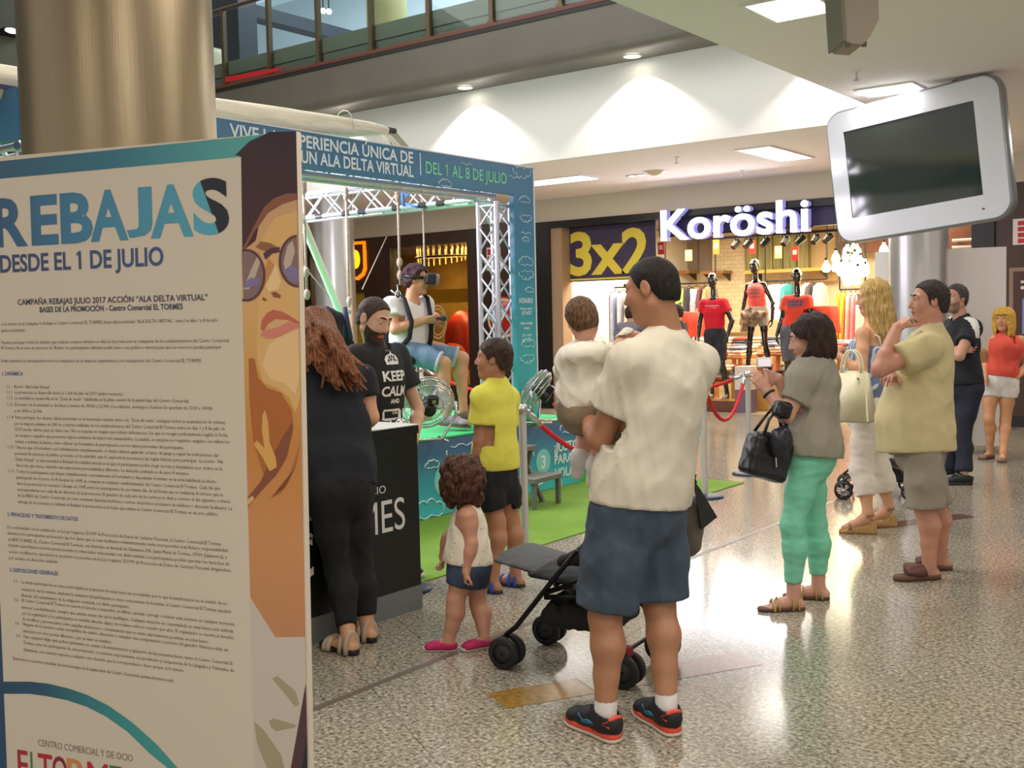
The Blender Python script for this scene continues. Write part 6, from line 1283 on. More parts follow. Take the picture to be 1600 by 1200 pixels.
        if folds: S.folds(folds, seed, ff)
        for sd in arms:
            if sleeve:
                sh, el_ = j['sh' + sd], j['el' + sd]; dd = unit(el_ - sh); e = sh + (el_ - sh) * sleeve; w = s.side * (1 if sd == 'R' else -1)
                def fn(X, Y, Z, D, e=e, dd=dd, w=w, sh=sh):   # cut the sleeve end, leaving the trunk alone
                    a = (X - e[0]) * dd[0] + (Y - e[1]) * dd[1] + (Z - e[2]) * dd[2]; q = np.sqrt((X - e[0] - a * dd[0]) ** 2 + (Y - e[1] - a * dd[1]) ** 2 + (Z - e[2] - a * dd[2]) ** 2) - sr[1] * 1.25
                    return np.maximum(D, np.minimum(a, -q)) if False else np.where((q < 0) & (a < 0.12), np.maximum(D, np.minimum(a, 0.01)), D)
                s.cuts = fn; S.field(fn)
        if hem is not None: S.cut(s.at(hem), hemn if hemn is not None else -s.up)
        if neck: S.ec(s.at(0.93 - neckdrop, 0.03 + neckdrop * 0.1), s.at(1.12, 0.02), neck * 0.9, neck * 1.2, None, 0.006, True)
        if neckback: S.ec(s.at(0.9, -0.1), s.at(1.1, -0.1), neckback, None, None, 0.01, True)
        if sub: sub(S)
        return sobj(name, S, m, s.root, h, pick=pick)
    def bottoms(s, name, m, waist=0.13, hipr=(0.175, 0.13), rs=(0.1, 0.09, 0.085), frac=0.8, ease_an=0.055, folds=0.004, seed=3, h=0.011, back=0.0, hipt=-0.06, wr=(0.15, 0.11), k=0.035, ff=20.0, stretch=(1, 1, .6)):
        """shorts (frac < 1 of the thigh) or trousers (frac > 1 goes down the shin)"""
        S = Sdf(); j = s.j; s.torso(S, [(waist, wr[0], wr[1], 0), (hipt + 0.06, hipr[0], hipr[1], -back), (hipt - 0.02, hipr[0] * 0.96, hipr[1], -back)], 0.04); ends = []
        for sd in ('L', 'R'):
            hp, kn, an = j['hip' + sd], j['kn' + sd], j['an' + sd]; fd = s.fdir(sd)
            if frac <= 1: e = hp + (kn - hp) * frac; S.chain([hp, (hp + e) / 2, e + (e - hp) * 0.15], [rs[0], rs[1], rs[2]], None, k); ends.append((e, unit(kn - hp), rs[2]))
            else: e = kn + (an - kn) * (frac - 1); S.chain([hp, (hp + kn) / 2, kn, kn + (an - kn) * 0.32 - fd * 0.014 * s.k, e + (an - kn) * 0.08], [rs[0], rs[1], rs[2], rs[2] * 0.98 if len(rs) < 4 else rs[3], ease_an], None, k); ends.append((e, unit(an - kn), ease_an))
        if folds: S.folds(folds, seed, ff, stretch)
        for e, d, r in ends:
            def fn(X, Y, Z, D, e=e, d=d, r=r):
                a = (X - e[0]) * d[0] + (Y - e[1]) * d[1] + (Z - e[2]) * d[2]; q = np.sqrt((X - e[0] - a * d[0]) ** 2 + (Y - e[1] - a * d[1]) ** 2 + (Z - e[2] - a * d[2]) ** 2)
                return np.where((q < r * 1.35 + 0.02) & (a < 0.2), np.maximum(D, np.minimum(a, 0.02)), D)
            S.field(fn)
        S.cut(s.at(waist + 0.03), s.up); return sobj(name, S, m, s.root, h)
    def shoe(s, sd, um, sm, L=0.27, collar=0.095, name='shoe', sole_t=0.025, line=None, low=False):
        an = s.j['an' + sd]; d = s.fdir(sd); x = np.cross(d, s.u); z = an[2] - 0.09 * s.k; q = L / 0.27; B = lambda a, b, c: A3(an[0], an[1], z) + d * a * q + x * b * q + s.u * c * q
        S = Sdf(); S.chain([B(-0.04, 0, 0.048), B(0.02, 0, 0.055), B(0.09, 0, 0.042), B(0.155, 0, 0.032), B(0.175, 0, 0.03)], [(0.033 * q, 0.042 * q), (0.037 * q, 0.05 * q), (0.042 * q, 0.036 * q), (0.041 * q, 0.025 * q), (0.034 * q, 0.021 * q)], x, 0.03)
        S.ec(B(-0.012, 0, 0.05), B(-0.018, 0, collar), 0.042 * q, 0.04 * q, None, 0.03); S.cut(B(0, 0, sole_t * 0.75), -s.u); S.cut(B(-0.05, 0, collar - 0.008), unit(s.u * 1 - d * (0.28 if not low else 0.1)), 0.004)
        if not low: S.ec(B(-0.012, 0, collar - 0.03), B(-0.018, 0, collar + 0.05), 0.036 * q, 0.04 * q, None, 0.003, True)
        sh = sobj(name, S, um, s.root, 0.006); s.sole('sole', sd, sm, sh, L, sole_t, sole_t, 1.04); return sh, B
# ================================================================== PEOPLE
from mathutils.bvhtree import BVHTree
def cm(name, rgb, var=0.06, bump=0.35, bs=220, **k): return mat('fabric_' + name, rgb, 0.85, var=var, vscale=9, bump=bump, bscale=bs, **k)
def hairm(name, rgb, rgb2): return mat('hair_' + name, rgb, 0.55, spec=0.22, rgb2=rgb2, vscale=26, stretch=(5, 5, 0.6), bump=0.6, bscale=60)
def dirf(a, b): return unit((A3(*pz(b[0], b[1], 0)) - A3(*pz(a[0], a[1], 0))))
def decal(mb, target, d, name, m, parent, off=0.003):
    """lay lettering onto a garment along direction d"""
    me = target.data; bv = BVHTree.FromPolygons([v.co.copy() for v in me.vertices], [tuple(p.vertices) for p in me.polygons]); d = Vector(d).normalized()
    bm = bmesh.new(); vs = [bm.verts.new(v) for v in mb.v]
    for q in mb.f:
        try: bm.faces.new([vs[i] for i in q])
        except ValueError: pass
    for _ in range(4):
        bmesh.ops.triangulate(bm, faces=bm.faces[:]); lg_ = [e for e in bm.edges if e.calc_length() > 0.018]
        if not lg_: break
        bmesh.ops.subdivide_edges(bm, edges=lg_, cuts=1)
    bmesh.ops.triangulate(bm, faces=bm.faces[:]); bm.verts.index_update(); mb.v = []
    for v in bm.verts:
        h_ = bv.ray_cast(v.co - d * 0.6, d); mb.v.append(tuple(h_[0] - d * off) if h_[0] else tuple(v.co))
    mb.f = [[v.index for v in q.verts] for q in bm.faces]; mb.m = [0] * len(mb.f); mb.sm = [False] * len(mb.f); bm.free(); return mb.build(name, m, parent, True)
def locks(S, hd, n, L, seed, r=(0.017, 0.007), a0=-155, a1=155, wave=0.008, out=1.06, back=0.0, top=0.1, wf=3.0, kk=0.006, drop=None):
    """hanging locks from the scalp: angle 0 is the back of the head"""
    rr = random.Random(seed)
    for i in range(n):
        a = math.radians(a0 + (a1 - a0) * (i + rr.uniform(-.3, .3)) / max(1, n - 1)); Ll = L * rr.uniform(0.86, 1.05); q = rr.uniform(0.2, 0.95); pts = []
        sx, sy = math.sin(a), -math.cos(a); ph = rr.uniform(0, 6.28)
        for k in range(8):
            t = k / 7
            if t < 0.35: b = (1 - t / 0.35) * 70 * q; x, y, z = sx * 0.082 * math.cos(math.radians(b)) * out, sy * 0.1 * math.cos(math.radians(b)) * out - 0.012, 0.03 + 0.09 * math.sin(math.radians(b)) * out
            else: w = (t - 0.35) / 0.65; x, y, z = sx * 0.085 * out * (1 - 0.05 * w), sy * (0.1 * out) * (1 - 0.08 * w) - 0.012 - back * w, 0.03 - Ll * w
            e = wave * math.sin(ph + t * wf * 3.1); p = hd(x + e * math.cos(a), y + e * math.sin(a), z); 
            if drop is not None and t >= 0.35: p = hd(x + e * math.cos(a), y + e * math.sin(a), 0.03) + (np.asarray(drop(w), float)) + A3(0, 0, -Ll * w * hd.sc)
            pts.append(p)
        S.chain(pts, [r[0] * hd.sc * (1 if k < 6 else 0.8) for k in range(7)] + [r[1] * hd.sc], None, kk)
def sneaker_line(B, fn, name, m, parent, r=0.004):
    f = MB(); fn(f, B); return f.build(name, m, parent, True)
white_cloth = cm('white', (232, 228, 220)); sock_w = cm('sock', (226, 224, 220))

# ---- man in the cream t-shirt holding a baby, seen from behind
mA = Fig('person', 'man in cream t-shirt and denim shorts holding a baby, seen from behind', 4.117, 42, 1.77, dict(anL=('f', 947, 1153, 0, .1), anR=('f', 1042, 1142, 0, .1), knL=(945, 962, -.03), knR=(1030, 945, .09), pelvis=(1000, 782, .03), neck=(1043, 524, .05), elL=(938, 686, .0), haL=(915, 650, .2), elR=(1052, 655, .33), haR=(965, 630, .36), shL=(985, 568, -.08), shR=(1090, 568, .17)), tone=(176, 124, 92))
mA.j['toeL'] = dirf((962, 1165), (884, 1128)); mA.j['toeR'] = dirf((1056, 1158), (996, 1116)); mA.finish(hipw=0.095)
hA = Head(px(1017, 453, 4.15), 62, -12, -4, 1.02)
mA.body(hA, hands=[('L', -CR * 0.75 + CA * 0.5, A3(0, 0, 1), 1, dict(curl=(.3, .3, .2))), ('R', -CR - A3(0, 0, .1), -CA, 1, dict(curl=(.25, .3, .2)))], arm=(0.054, 0.046, 0.046, 0.031), leg=(0.085, 0.06, 0.063, 0.042), nr=0.062, sock=(sock_w, 0.045), feet=True, footlen=0.25)
hA.eyes(mA.root); hA.brows(mA.root, hairm('black', (24, 20, 18), (40, 33, 29)))
hA.hair_short(mA.root, hairm('black', (24, 20, 18), (40, 33, 29)), 0.008, amp=0.0015, h=0.005, line=([-0.14, -0.06, -0.045, -0.02, 0.0, 0.02, 0.034, 0.05, 0.065, 0.12], [-0.062, -0.06, -0.05, 0.0, 0.008, 0.0, 0.03, 0.06, 0.075, 0.09]))
cream = cm('cream_tee', (210, 201, 182), var=0.03, bump=0.2)
mA.top('t_shirt', cream, [(-0.16, .225, .185, 0), (0.12, .212, .165, 0), (0.3, .20, .15, 0), (.5, .205, .153, 0), (.7, .205, .15, 0), (.83, .19, .115, 0), (.93, .12, .085, 0), (1.0, .07, .07, .01)], sleeve=0.62, sr=(0.082, 0.092), hem=-0.02, hemn=-mA.up + mA.side * 0.10, neck=0.07, folds=0.005, h=0.009, shr=0.076, ff=26, seed=11)
denim = cm('denim', (62, 76, 92), var=0.22, bump=0.3); 
sA = mA.bottoms('shorts', denim, waist=0.12, hipr=(.195, .148), rs=(.118, .12, .118), frac=0.93, wr=(.185, .15), folds=0.006, h=0.009, hipt=-0.1)
f = MB(); 
for u, v in ((980, 789), (1040, 782)): f.tube([A3(*px(u + 25 * t, v - 5 * t, 3.98)) for t in (0, .5, 1, 1.5)], 0.0018, 5)
decal(f, sA, CA, 'pocket_seam', mat('seam_dark', (40, 50, 62), 0.8), sA, 0.001)
um = mat('trainer_black', (26, 25, 27), 0.6, bump=0.3, bscale=260); orm = mat('trainer_orange', (230, 82, 60), 0.6); slm = mat('trainer_sole', (206, 196, 180), 0.6)
for sd in ('L', 'R'):
    sh, B = mA.shoe(sd, um, orm, 0.285, 0.088, 'trainer', 0.026); mA.sole('outsole', sd, slm, sh, 0.292, 0.006, 0.012, 1.06)
    f = MB(); f.tube([B(-0.012 + 0.04 * math.cos(a) - 0.008, 0.037 * math.sin(a), 0.083 - 0.022 * math.sin(a) ** 2 + (0.02 if math.cos(a) > .6 else 0)) for a in [i / 20 * 6.283 for i in range(20)]], 0.008, 7, True); f.build('collar', orm, sh, True)
    for sg in (-1, 1):
        f = MB(); sk = mat('trainer_blue', (34, 110, 140), 0.5)
        f.tube([B(0.02, sg * 0.043, 0.048), B(0.065, sg * 0.046, 0.04), B(0.1, sg * 0.044, 0.062)], 0.0045, 6); f.tube([B(-0.02, sg * 0.041, 0.045), B(0.05, sg * 0.046, 0.052), B(0.095, sg * 0.0445, 0.034)], 0.0045, 6); f.build('stripe', sk, sh, True)
        f = MB(); f.tube([B(-0.055, sg * 0.028, 0.05), B(-0.03, sg * 0.037, 0.056)], 0.007, 6); f.build('heel_patch', orm, sh, True)
    f = MB(); 
    for i in range(4): f.tube([B(0.045 + 0.022 * i, -0.02, 0.078 - 0.009 * i), B(0.05 + 0.022 * i, 0, 0.086 - 0.009 * i), B(0.045 + 0.022 * i, 0.02, 0.078 - 0.009 * i)], 0.003, 5)
    f.tube([B(0.05, 0, 0.088), B(0.06, -0.02, 0.1), B(0.04, -0.03, 0.094), B(0.045, 0, 0.088), B(0.05, 0.025, 0.1), B(0.065, 0.02, 0.09)], 0.0025, 5); f.build('laces', um, sh, True)
# ---- baby on his arm
bb = Fig('person', 'baby in a white hooded top carried on the arm of the man in cream', 4.3, 20, 0.75, dict(pelvis=(915, 632, 0.02), neck=(912, 545, 0), elL=(880, 585, .05), haL=(889, 632, .1), elR=(962, 550, .04), haR=(986, 522, .06), shL=(890, 560, 0), shR=(938, 560, .03), knL=(925, 672, .17), knR=(950, 680, .02), anL=(905, 715, .12), anR=(930, 728, -.02)), foot=tuple(px(915, 690, 4.3)), tone=(214, 160, 140), kid=1.0)
bb.j['toeL'] = bb.j['toeR'] = unit(A3(-.15, .1, -1)); bb.k = 0.55; bb.finish(hipw=.1)
hB = Head(px(910, 500, 4.3), 5, -16, 14, 0.74)
bb.body(hB, hands=[('L', A3(0, 0, -1) - CR * .3, CA, 1, dict(sc=.55)), ('R', CR + CA * .4, A3(0, 0, -1), 1, dict(sc=.55))], arm=(0.03, 0.026, 0.028, 0.019), leg=(0.05, 0.04, 0.043, 0.03), nr=0.05, feet=False, h=0.008, fh=0.0035, girth=0.9,
        extra=lambda S: [S.ec(bb.j['an' + q], bb.j['an' + q] + unit(bb.j['an' + q] - bb.j['kn' + q]) * 0.0 + unit(A3(-.35, .3, -1)) * 0.07, 0.028, 0.022, None, 0.02) for q in 'LR'])
hB.hair_short(bb.root, hairm('baby', (72, 50, 36), (122, 92, 62)), 0.006, amp=0.0015, h=0.005, kid=1.0, seed=4, line=([-0.14, -0.05, -0.03, -0.012, 0.012, 0.035, 0.05, 0.07, 0.12], [-0.075, -0.07, -0.03, 0.0, 0.02, 0.05, 0.07, 0.085, 0.1]))
hood = lambda S: S.el(bb.at(0.93, -0.07), (0.085, 0.05, 0.05), np.stack([bb.side, bb.fw, bb.up], 1), 0.03)
bb.top('hooded_top', cm('hoodie', (234, 228, 212), var=0.03, bump=0.25), [(-0.12, .115, .09, 0), (0.25, .115, .09, 0), (.6, .095, .08, 0), (.85, .075, .065, 0), (1.0, .045, .045, .0)], sleeve=0.98, sr=(0.043, 0.043), hem=-0.12, neck=0.0, folds=0.006, h=0.007, shr=0.042, ff=30, k=0.025, add=lambda S: [hood(S)] + [S.ec(bb.j['el' + q], bb.j['el' + q] + (bb.j['ha' + q] - bb.j['el' + q]) * 0.92, 0.043, 0.036, None, 0.02) for q in 'LR'])
bb.bottoms('shorts', cm('camo', (150, 132, 108), var=0.35), waist=0.1, hipr=(.1, .085), rs=(.062, .06, .058), frac=0.6, wr=(.09, .08), folds=0.003, h=0.008)
for q in 'LR':
    S = Sdf(); a = bb.j['an' + q]; S.chain([a + unit(bb.j['kn' + q] - a) * 0.03, a, a + unit(A3(-.35, .3, -1)) * 0.075], [0.034, 0.034, 0.028], None, 0.02); S.folds(0.002, 2, 60); sobj('sock', S, sock_w, bb.root, 0.006)
# ---- woman in the grey t-shirt photographing with a phone
wG = Fig('person', 'woman in grey t-shirt and mint trousers holding up a phone', 5.776, 70, 1.55, dict(anL=('f', 1240, 953, 0, .08), anR=('f', 1279, 936, 0, .08), knL=(1238, 822, -.08), knR=(1273, 818, .1), pelvis=(1264, 706, 0), neck=(1276, 560, 0), elL=(1228, 650, -.14), haL=(1197, 610, -.08), elR=(1236, 640, .16), haR=(1217, 592, .12), shL=(1257, 592, -.12), shR=(1283, 590, .14)), tone=(204, 152, 130))
wG.j['toeL'] = dirf((1252, 955), (1184, 957)); wG.j['toeR'] = dirf((1290, 938), (1248, 936)); wG.finish(hipw=.085)
hG = Head(px(1263, 529, 5.776), 82, -14, 0, 0.98)
wG.body(hG, hands=[('L', -CR * .55 + A3(0, 0, .8), CA - CR * .2, -1, dict(sc=.9, curl=(.4, .6, .4))), ('R', -CR * .9 + A3(0, 0, .25), -CA, -1, dict(sc=.9, curl=(.3, .5, .4)))], arm=(0.05, 0.04, 0.038, 0.026), nr=0.05, footlen=.235)
hG.eyes(wG.root, down=.4); hairB = hairm('dark_brown', (36, 26, 24), (66, 46, 40)); hG.brows(wG.root, hairB, .0025)
S = Sdf(); S.el(hG(0, -.018, .03), A3(.088, .106, .096) * .98, hG.M); S.el(hG(0, -.05, -.03), A3(.085, .08, .1) * .98, hG.M, .03); S.cut(hG(0, .045, .05), unit(hG.f * 1 - hG.u * .42)); locks(S, hG, 34, .15, 3, (.02, .01), -125, 125, .012, 1.08, kk=.015); S.ec(hG(-.05, .085, -.02), hG(-.05, .2, -.05), .06, .07, None, .01, True); S.ec(hG(.05, .085, -.02), hG(.05, .2, -.05), .06, .07, None, .01, True)
S.ec(hG(-.08, .03, -.005), hG(-.1, .05, -.03), .028, None, None, .008, True); sobj('hair', S, hairB, wG.root, .006)
greyT = cm('grey_tee', (148, 142, 126), var=.05, bump=.25)
wG.top('t_shirt', greyT, [(-.1, .19, .165, -.01), (0.05, .185, .16, -.01), (0.25, .165, .14, .0), (.5, .155, .135, .01), (.78, .165, .135, .01), (.92, .11, .085, 0), (1.0, .06, .06, 0)], sleeve=.62, sr=(.072, .074), hem=-.04, neck=.058, folds=.0055, ff=26, shr=.07, h=.009)
mint = cm('mint', (122, 202, 168), var=.05, bump=.15)
wG.bottoms('trousers', mint, waist=.14, hipr=(.165, .135), rs=(.088, .073, .06, .062), frac=1.82, ease_an=.045, folds=.0035, ff=36, wr=(.15, .125), h=.009, stretch=(.5, .5, 1.4))
gold = mat('gold_leather', (196, 164, 110), .35, .5); brs = mat('sandal_brown', (96, 62, 42), .6)
for q in 'LR':
    wG.sole('sandal', q, brs, wG.root, .245, .018, .016); f = MB(); wG.strap(f, q, .11, .004, .009); wG.strap(f, q, .085, .004, .006); wG.strap(f, q, .01, .012, .007); wG.strap(f, q, -.02, -.02, .007); f.build('sandal_strap', gold, wG.root, True)
f = MB(); c = wG.j['haL'] + (wG.j['elL'] - wG.j['haL']) * .14; d_ = unit(wG.j['elL'] - wG.j['haL']); x_ = unit(np.cross(d_, CA)); y_ = np.cross(d_, x_); f.tube([c + x_ * .031 * math.cos(a) + y_ * .031 * math.sin(a) for a in [i / 18 * 6.283 for i in range(18)]], .007, 7, True); tag(f.build('wristwatch', mat('black_plastic', (18, 18, 19))), 'dark wristwatch on the raised wrist of the woman in grey', 'watch')
ph = thing('phone', 'white phone held up by the woman in the grey t-shirt', 'phone', px(1194, 566, 5.74), math.radians(37.3 + 8)); f = MB(); f.rbox((0, 0, 0), (.078, .012, .052), .004); f.build('case', mat('phone_white', (232, 224, 230), .3), ph); f = MB(); f.bb((-.034, -.0075, -.021), (.034, -.0062, .018)); f.build('display', mat('phone_lilac', (206, 196, 206), .2, emit=.6), ph)
# black handbag on her forearm
hb = thing('handbag', 'black handbag hanging from the forearm of the woman in grey', 'handbag', px(1197, 715, 5.62)); blk = mat('black_leather', (20, 19, 22), .32, bump=.15, bscale=120)
Mb = np.stack([unit(CR * .92 + CA * .4), unit(CA * .92 - CR * .4), A3(0, 0, 1)], 1); Mt = Mb @ np.array([[.9, 0, .3], [0, 1, 0], [-.3, 0, .9]]) / .95
c = A3(*hb.location); S = Sdf(); S.bx(c, (.125, .065, .11), Mt, .03); S.el(c + Mt @ A3(0, 0, .07), (.09, .05, .06), Mt, .04); S.folds(.003, 5, 30); sobj('body', S, blk, hb, .007)
S = Sdf(); c2 = A3(*px(1220, 690, 5.56)); S.el(c2, (.07, .05, .085), Mt, .02); S.folds(.004, 3, 40); sobj('side_pouch', S, mat('navy_leather', (30, 30, 40), .35), hb, .007)
for dd in (-.045, .045):
    f = MB(); top_ = A3(*px(1215, 633, 5.62)); p1, p2 = c + Mt @ A3(-.085, dd, .1), c + Mt @ A3(.085, dd, .1); f.tube([p1, p1 * .5 + top_ * .5 + Mt @ A3(-.012, 0, .0), top_ + CA * dd, p2 * .5 + top_ * .5 + Mt @ A3(.02, 0, .0), p2], .009, 8); f.build('handle', blk, hb, True)
S = Sdf(); S.bx(px(1222, 640, 5.58), (.05, .035, .045), Mt, .02); S.folds(.006, 2, 50); sobj('flap', S, blk, hb, .007)
f = MB(); f.cyl(px(1187, 697, 5.555), px(1192, 722, 5.555), .005); f.cyl(px(1212, 712, 5.555), px(1213, 730, 5.555), .004); f.build('zip_pull', chrome, hb, True)

# ---- boy in the yellow t-shirt
bY = Fig('person', 'boy in yellow t-shirt and black shorts looking left', 6.266, 48, 1.47, dict(anL=('f', 771, 926, 0, .075), anR=('f', 806, 916, 0, .075), knL=(776, 815, -.05), knR=(798, 812, .1), pelvis=(773, 735, 0), neck=(776, 598, 0), elL=(749, 690, -.1), haL=(744, 742, -.08), elR=(794, 690, .2), haR=(789, 740, .25), shL=(752, 622, -.1), shR=(794, 620, .14)), tone=(178, 124, 92))
bY.j['toeL'] = dirf((783, 932), (757, 928)); bY.j['toeR'] = dirf((815, 920), (790, 917)); bY.finish(hipw=.09)
hY = Head(px(771, 561, 6.25), 80, 2, 0, .98)
bY.body(hY, hands=[('L', A3(0, 0, -1) - CR * .1, CR, 1, dict(sc=.8)), ('R', A3(0, 0, -1), -CR, -1, dict(sc=.8))], arm=(.038, .032, .032, .022), leg=(.066, .05, .052, .033), nr=.046, footlen=.225)
hY.eyes(bY.root); hairK = hairm('brown', (40, 30, 26), (78, 58, 46)); hY.brows(bY.root, hairK, .003)
hY.hair_short(bY.root, hairK, .013, amp=.0035, h=.005, fq=80, line=([-0.14, -0.06, -0.045, -0.025, -.005, 0.015, 0.035, 0.05, 0.07, 0.12], [-0.07, -0.068, -0.045, 0.0, 0.015, -0.012, 0.02, 0.042, 0.06, 0.07]))
bY.top('t_shirt', cm('yellow', (224, 216, 84), var=.04, bump=.2), [(-.1, .152, .135, 0), (.12, .146, .124, 0), (.3, .136, .11, 0), (.55, .136, .105, 0), (.8, .13, .09, 0), (.93, .09, .07, 0), (1.0, .055, .055, 0)], sleeve=.62, sr=(.064, .07), hem=.02, hemn=-bY.up + bY.side * .05, neck=.054, folds=.006, ff=22, shr=.062, h=.009)
bY.bottoms('shorts', cm('black_shorts', (24, 23, 25), var=.1), waist=.12, hipr=(.138, .112), rs=(.085, .084, .082), frac=.72, wr=(.14, .115), folds=.005, h=.009)
blu = mat('sandal_blue', (52, 84, 178), .6)
for q in 'LR':
    bY.sole('sandal', q, mat('sandal_sole', (60, 54, 50), .7), bY.root, .24, .022, .02); f = MB(); bY.strap(f, q, .1, .006, .011, .225); bY.strap(f, q, .03, .004, .012, .225); bY.strap(f, q, -.012, -.01, .012, .225); f.build('sandal_strap', blu, bY.root, True)

# ---- little girl with curly hair
gC = Fig('person', 'small girl with curly dark hair walking in pink shoes', 5.19, 62, .95, dict(anL=('f', 701, 1017, 0, .05), anR=('f', 757, 1012, 0, .05), knL=(712, 938, -.05), knR=(748, 945, .06), pelvis=(733, 878, 0), neck=(730, 790, 0), elL=(737, 850, -.1), haL=(728, 893, -.11), elR=(700, 840, .1), haR=(692, 870, .12), shL=(730, 803, -.07), shR=(735, 802, .09)), tone=(198, 142, 116), kid=1.0)
gC.j['toeL'] = dirf((706, 1018), (664, 1018)); gC.j['toeR'] = dirf((767, 1010), (727, 1017)); gC.finish(hipw=.085, shw=.15)
hC = Head(px(721, 744, 5.19), 18, -2, 0, .82)
gC.body(hC, hands=[('L', A3(0, 0, -1) - CR * .15, CR + CA * .3, 1, dict(sc=.58, curl=(.9, 1.1, .7))), ('R', A3(0, 0, -1), -CR, -1, dict(sc=.58, curl=(.8, .9, .6)))], arm=(.03, .027, .027, .02), leg=(.052, .04, .042, .028), nr=.045, footlen=.145, h=.008, fh=.0035, girth=1.25)
hairC = hairm('curly', (44, 26, 20), (104, 66, 46)); S = Sdf(); S.el(hC(0, -.02, .035), A3(.095, .11, .095) * .82, hC.M); S.el(hC(0, -.05, -.06), A3(.108, .095, .105) * .82, hC.M, .03); rr = random.Random(5)
for i in range(120):
    a = math.radians(rr.uniform(-130, 130)); z = rr.uniform(-.16, .1); R_ = .105 * math.sqrt(max(.08, 1 - ((z + .03) / .15) ** 2)) + .012; p = hC(math.sin(a) * R_, -math.cos(a) * R_ * 1.08 - .02, z); S.el(p, (.02, .02, .027), None, .008)
locks(S, hC, 30, .17, 9, (.016, .007), -120, 120, .02, 1.12, wf=5, kk=.01); S.folds(.008, 4, 60); sobj('hair', S, hairC, gC.root, .0055)
vest = mat('vest_print', (226, 216, 196), .85, bump=.2, bscale=200); _t = vest.node_tree; _v = nd(_t, 'ShaderNodeTexVoronoi'); _v.inputs['Scale'].default_value = 42; _tc = nd(_t, 'ShaderNodeTexCoord'); _t.links.new(_tc.outputs['Object'], _v.inputs[0]); _r = nd(_t, 'ShaderNodeValToRGB'); _r.color_ramp.elements[0].position = .10; _r.color_ramp.elements[0].color = lin((110, 84, 76)); _r.color_ramp.elements[1].position = .16; _r.color_ramp.elements[1].color = lin((228, 218, 198)); _t.links.new(_v.outputs['Distance'], _r.inputs[0]); _t.links.new(_r.outputs[0], _t.nodes['Principled BSDF'].inputs['Base Color'])
gC.top('vest', vest, [(-.14, .122, .118, .005), (.1, .112, .108, .005), (.35, .1, .09, .005), (.65, .09, .08, 0), (.85, .075, .06, 0), (.97, .05, .05, 0)], sleeve=None, hem=-.02, hemn=-gC.up + gC.fw * .1, neck=.05, folds=.004, ff=30, shr=.042, h=.007)
gC.bottoms('shorts', cm('dark_denim', (54, 68, 92), var=.25), waist=.16, hipr=(.105, .1), rs=(.066, .064, .06), frac=.55, wr=(.098, .092), folds=.004, ff=34, h=.007)
pnk = mat('canvas_pink', (186, 36, 96), .75, bump=.3, bscale=300); rub = mat('rubber_white', (222, 214, 206), .6)
for q in 'LR':
    sh, B = gC.shoe(q, pnk, rub, .155, .075, 'canvas_shoe', .016, low=True); f = MB()
    for i in range(3): f.tube([B(.05 + .03 * i, -.022, .076 - .012 * i), B(.055 + .03 * i, 0, .092 - .014 * i), B(.05 + .03 * i, .022, .076 - .012 * i)], .003, 5)
    f.build('laces', rub, sh, True)

# ---- woman in black leaning on the counter
wB = Fig('person', 'woman in black top and leggings leaning over the counter', 5.27, 50, 1.62, dict(anL=('f', 545, 1021, 0, .085), anR=('f', 574, 1001, 0, .085), knL=(528, 892, .02), knR=(562, 888, .12), pelvis=(530, 752, .02), neck=(514, 556, .2), elR=(580, 652, .2), haR=(566, 666, .36), elL=(448, 650, .1), haL=(462, 668, .32), shR=(566, 592, .22), shL=(470, 592, .1)), tone=(206, 152, 116))
wB.j['toeL'] = dirf((557, 1027), (503, 1012)); wB.j['toeR'] = dirf((592, 1004), (566, 996)); wB.finish(hipw=.095)
hW = Head(px(486, 520, 5.5), 48, -30, 0, 1.0)
wB.body(hW, hands=[('R', -CR * .3 + CA, A3(0, 0, -1), 1, dict(sc=.9)), ('L', CR * .2 + CA, A3(0, 0, -1), -1, dict(sc=.9))], arm=(.046, .038, .038, .026), footlen=.235, nr=.05)
hairL = hairm('auburn', (70, 42, 28), (158, 98, 60)); S = Sdf(); S.el(hW(0, -.02, .03), (.085, .104, .094), hW.M); S.el(hW(0, -.04, -.03), (.078, .075, .09), hW.M, .03); S.cut(hW(0, .05, .04), unit(hW.f - hW.u * .4))
S.folds(.003, 3, 70); rr = random.Random(8)
for i in range(64):
    a = math.radians(rr.uniform(-150, 150)); e = px(rr.uniform(505, 572), rr.uniform(575, 612), 5.2 + .12 * rr.random()) if i > 14 else px(rr.uniform(470, 510), rr.uniform(560, 580), 5.2); s0 = hW(math.sin(a) * .06, -math.cos(a) * .05, .095 - rr.uniform(0, .03)); s1 = hW(math.sin(a) * .09, -math.cos(a) * .11 - .012, rr.uniform(-.02, .05)); e = A3(*e); m1 = s1 * .62 + e * .38 + A3(0, 0, .03) - CA * .05; m2 = s1 * .3 + e * .7 + A3(0, 0, .02) - CA * .045 + CR * rr.uniform(-.02, .02)
    S.chain([s0, (s0 + s1) / 2 + unit(s1 - hW.c) * .02, s1, m1, m2, e + CR * rr.uniform(-.01, .01)], [.014, .017, .019, .017, .014, .006], None, .016)
sobj('hair', S, hairL, wB.root, .0055)
navy = cm('navy_top', (20, 21, 30), var=.08, bump=.3)
wB.top('top', navy, [(-.12, .19, .155, 0), (.12, .18, .145, 0), (.45, .175, .13, 0), (.75, .18, .12, 0), (.9, .12, .08, 0)], sleeve=.5, sr=(.07, .072), hem=-.06, neck=.085, neckback=.06, neckdrop=.05, folds=.006, ff=18, shr=.066)
wB.bottoms('leggings', cm('black_leggings', (20, 19, 20), var=.1), waist=.1, hipr=(.17, .14), rs=(.1, .078, .062, .064), frac=1.86, ease_an=.048, folds=.003, ff=30)
bge = mat('sandal_beige', (184, 166, 142), .6)
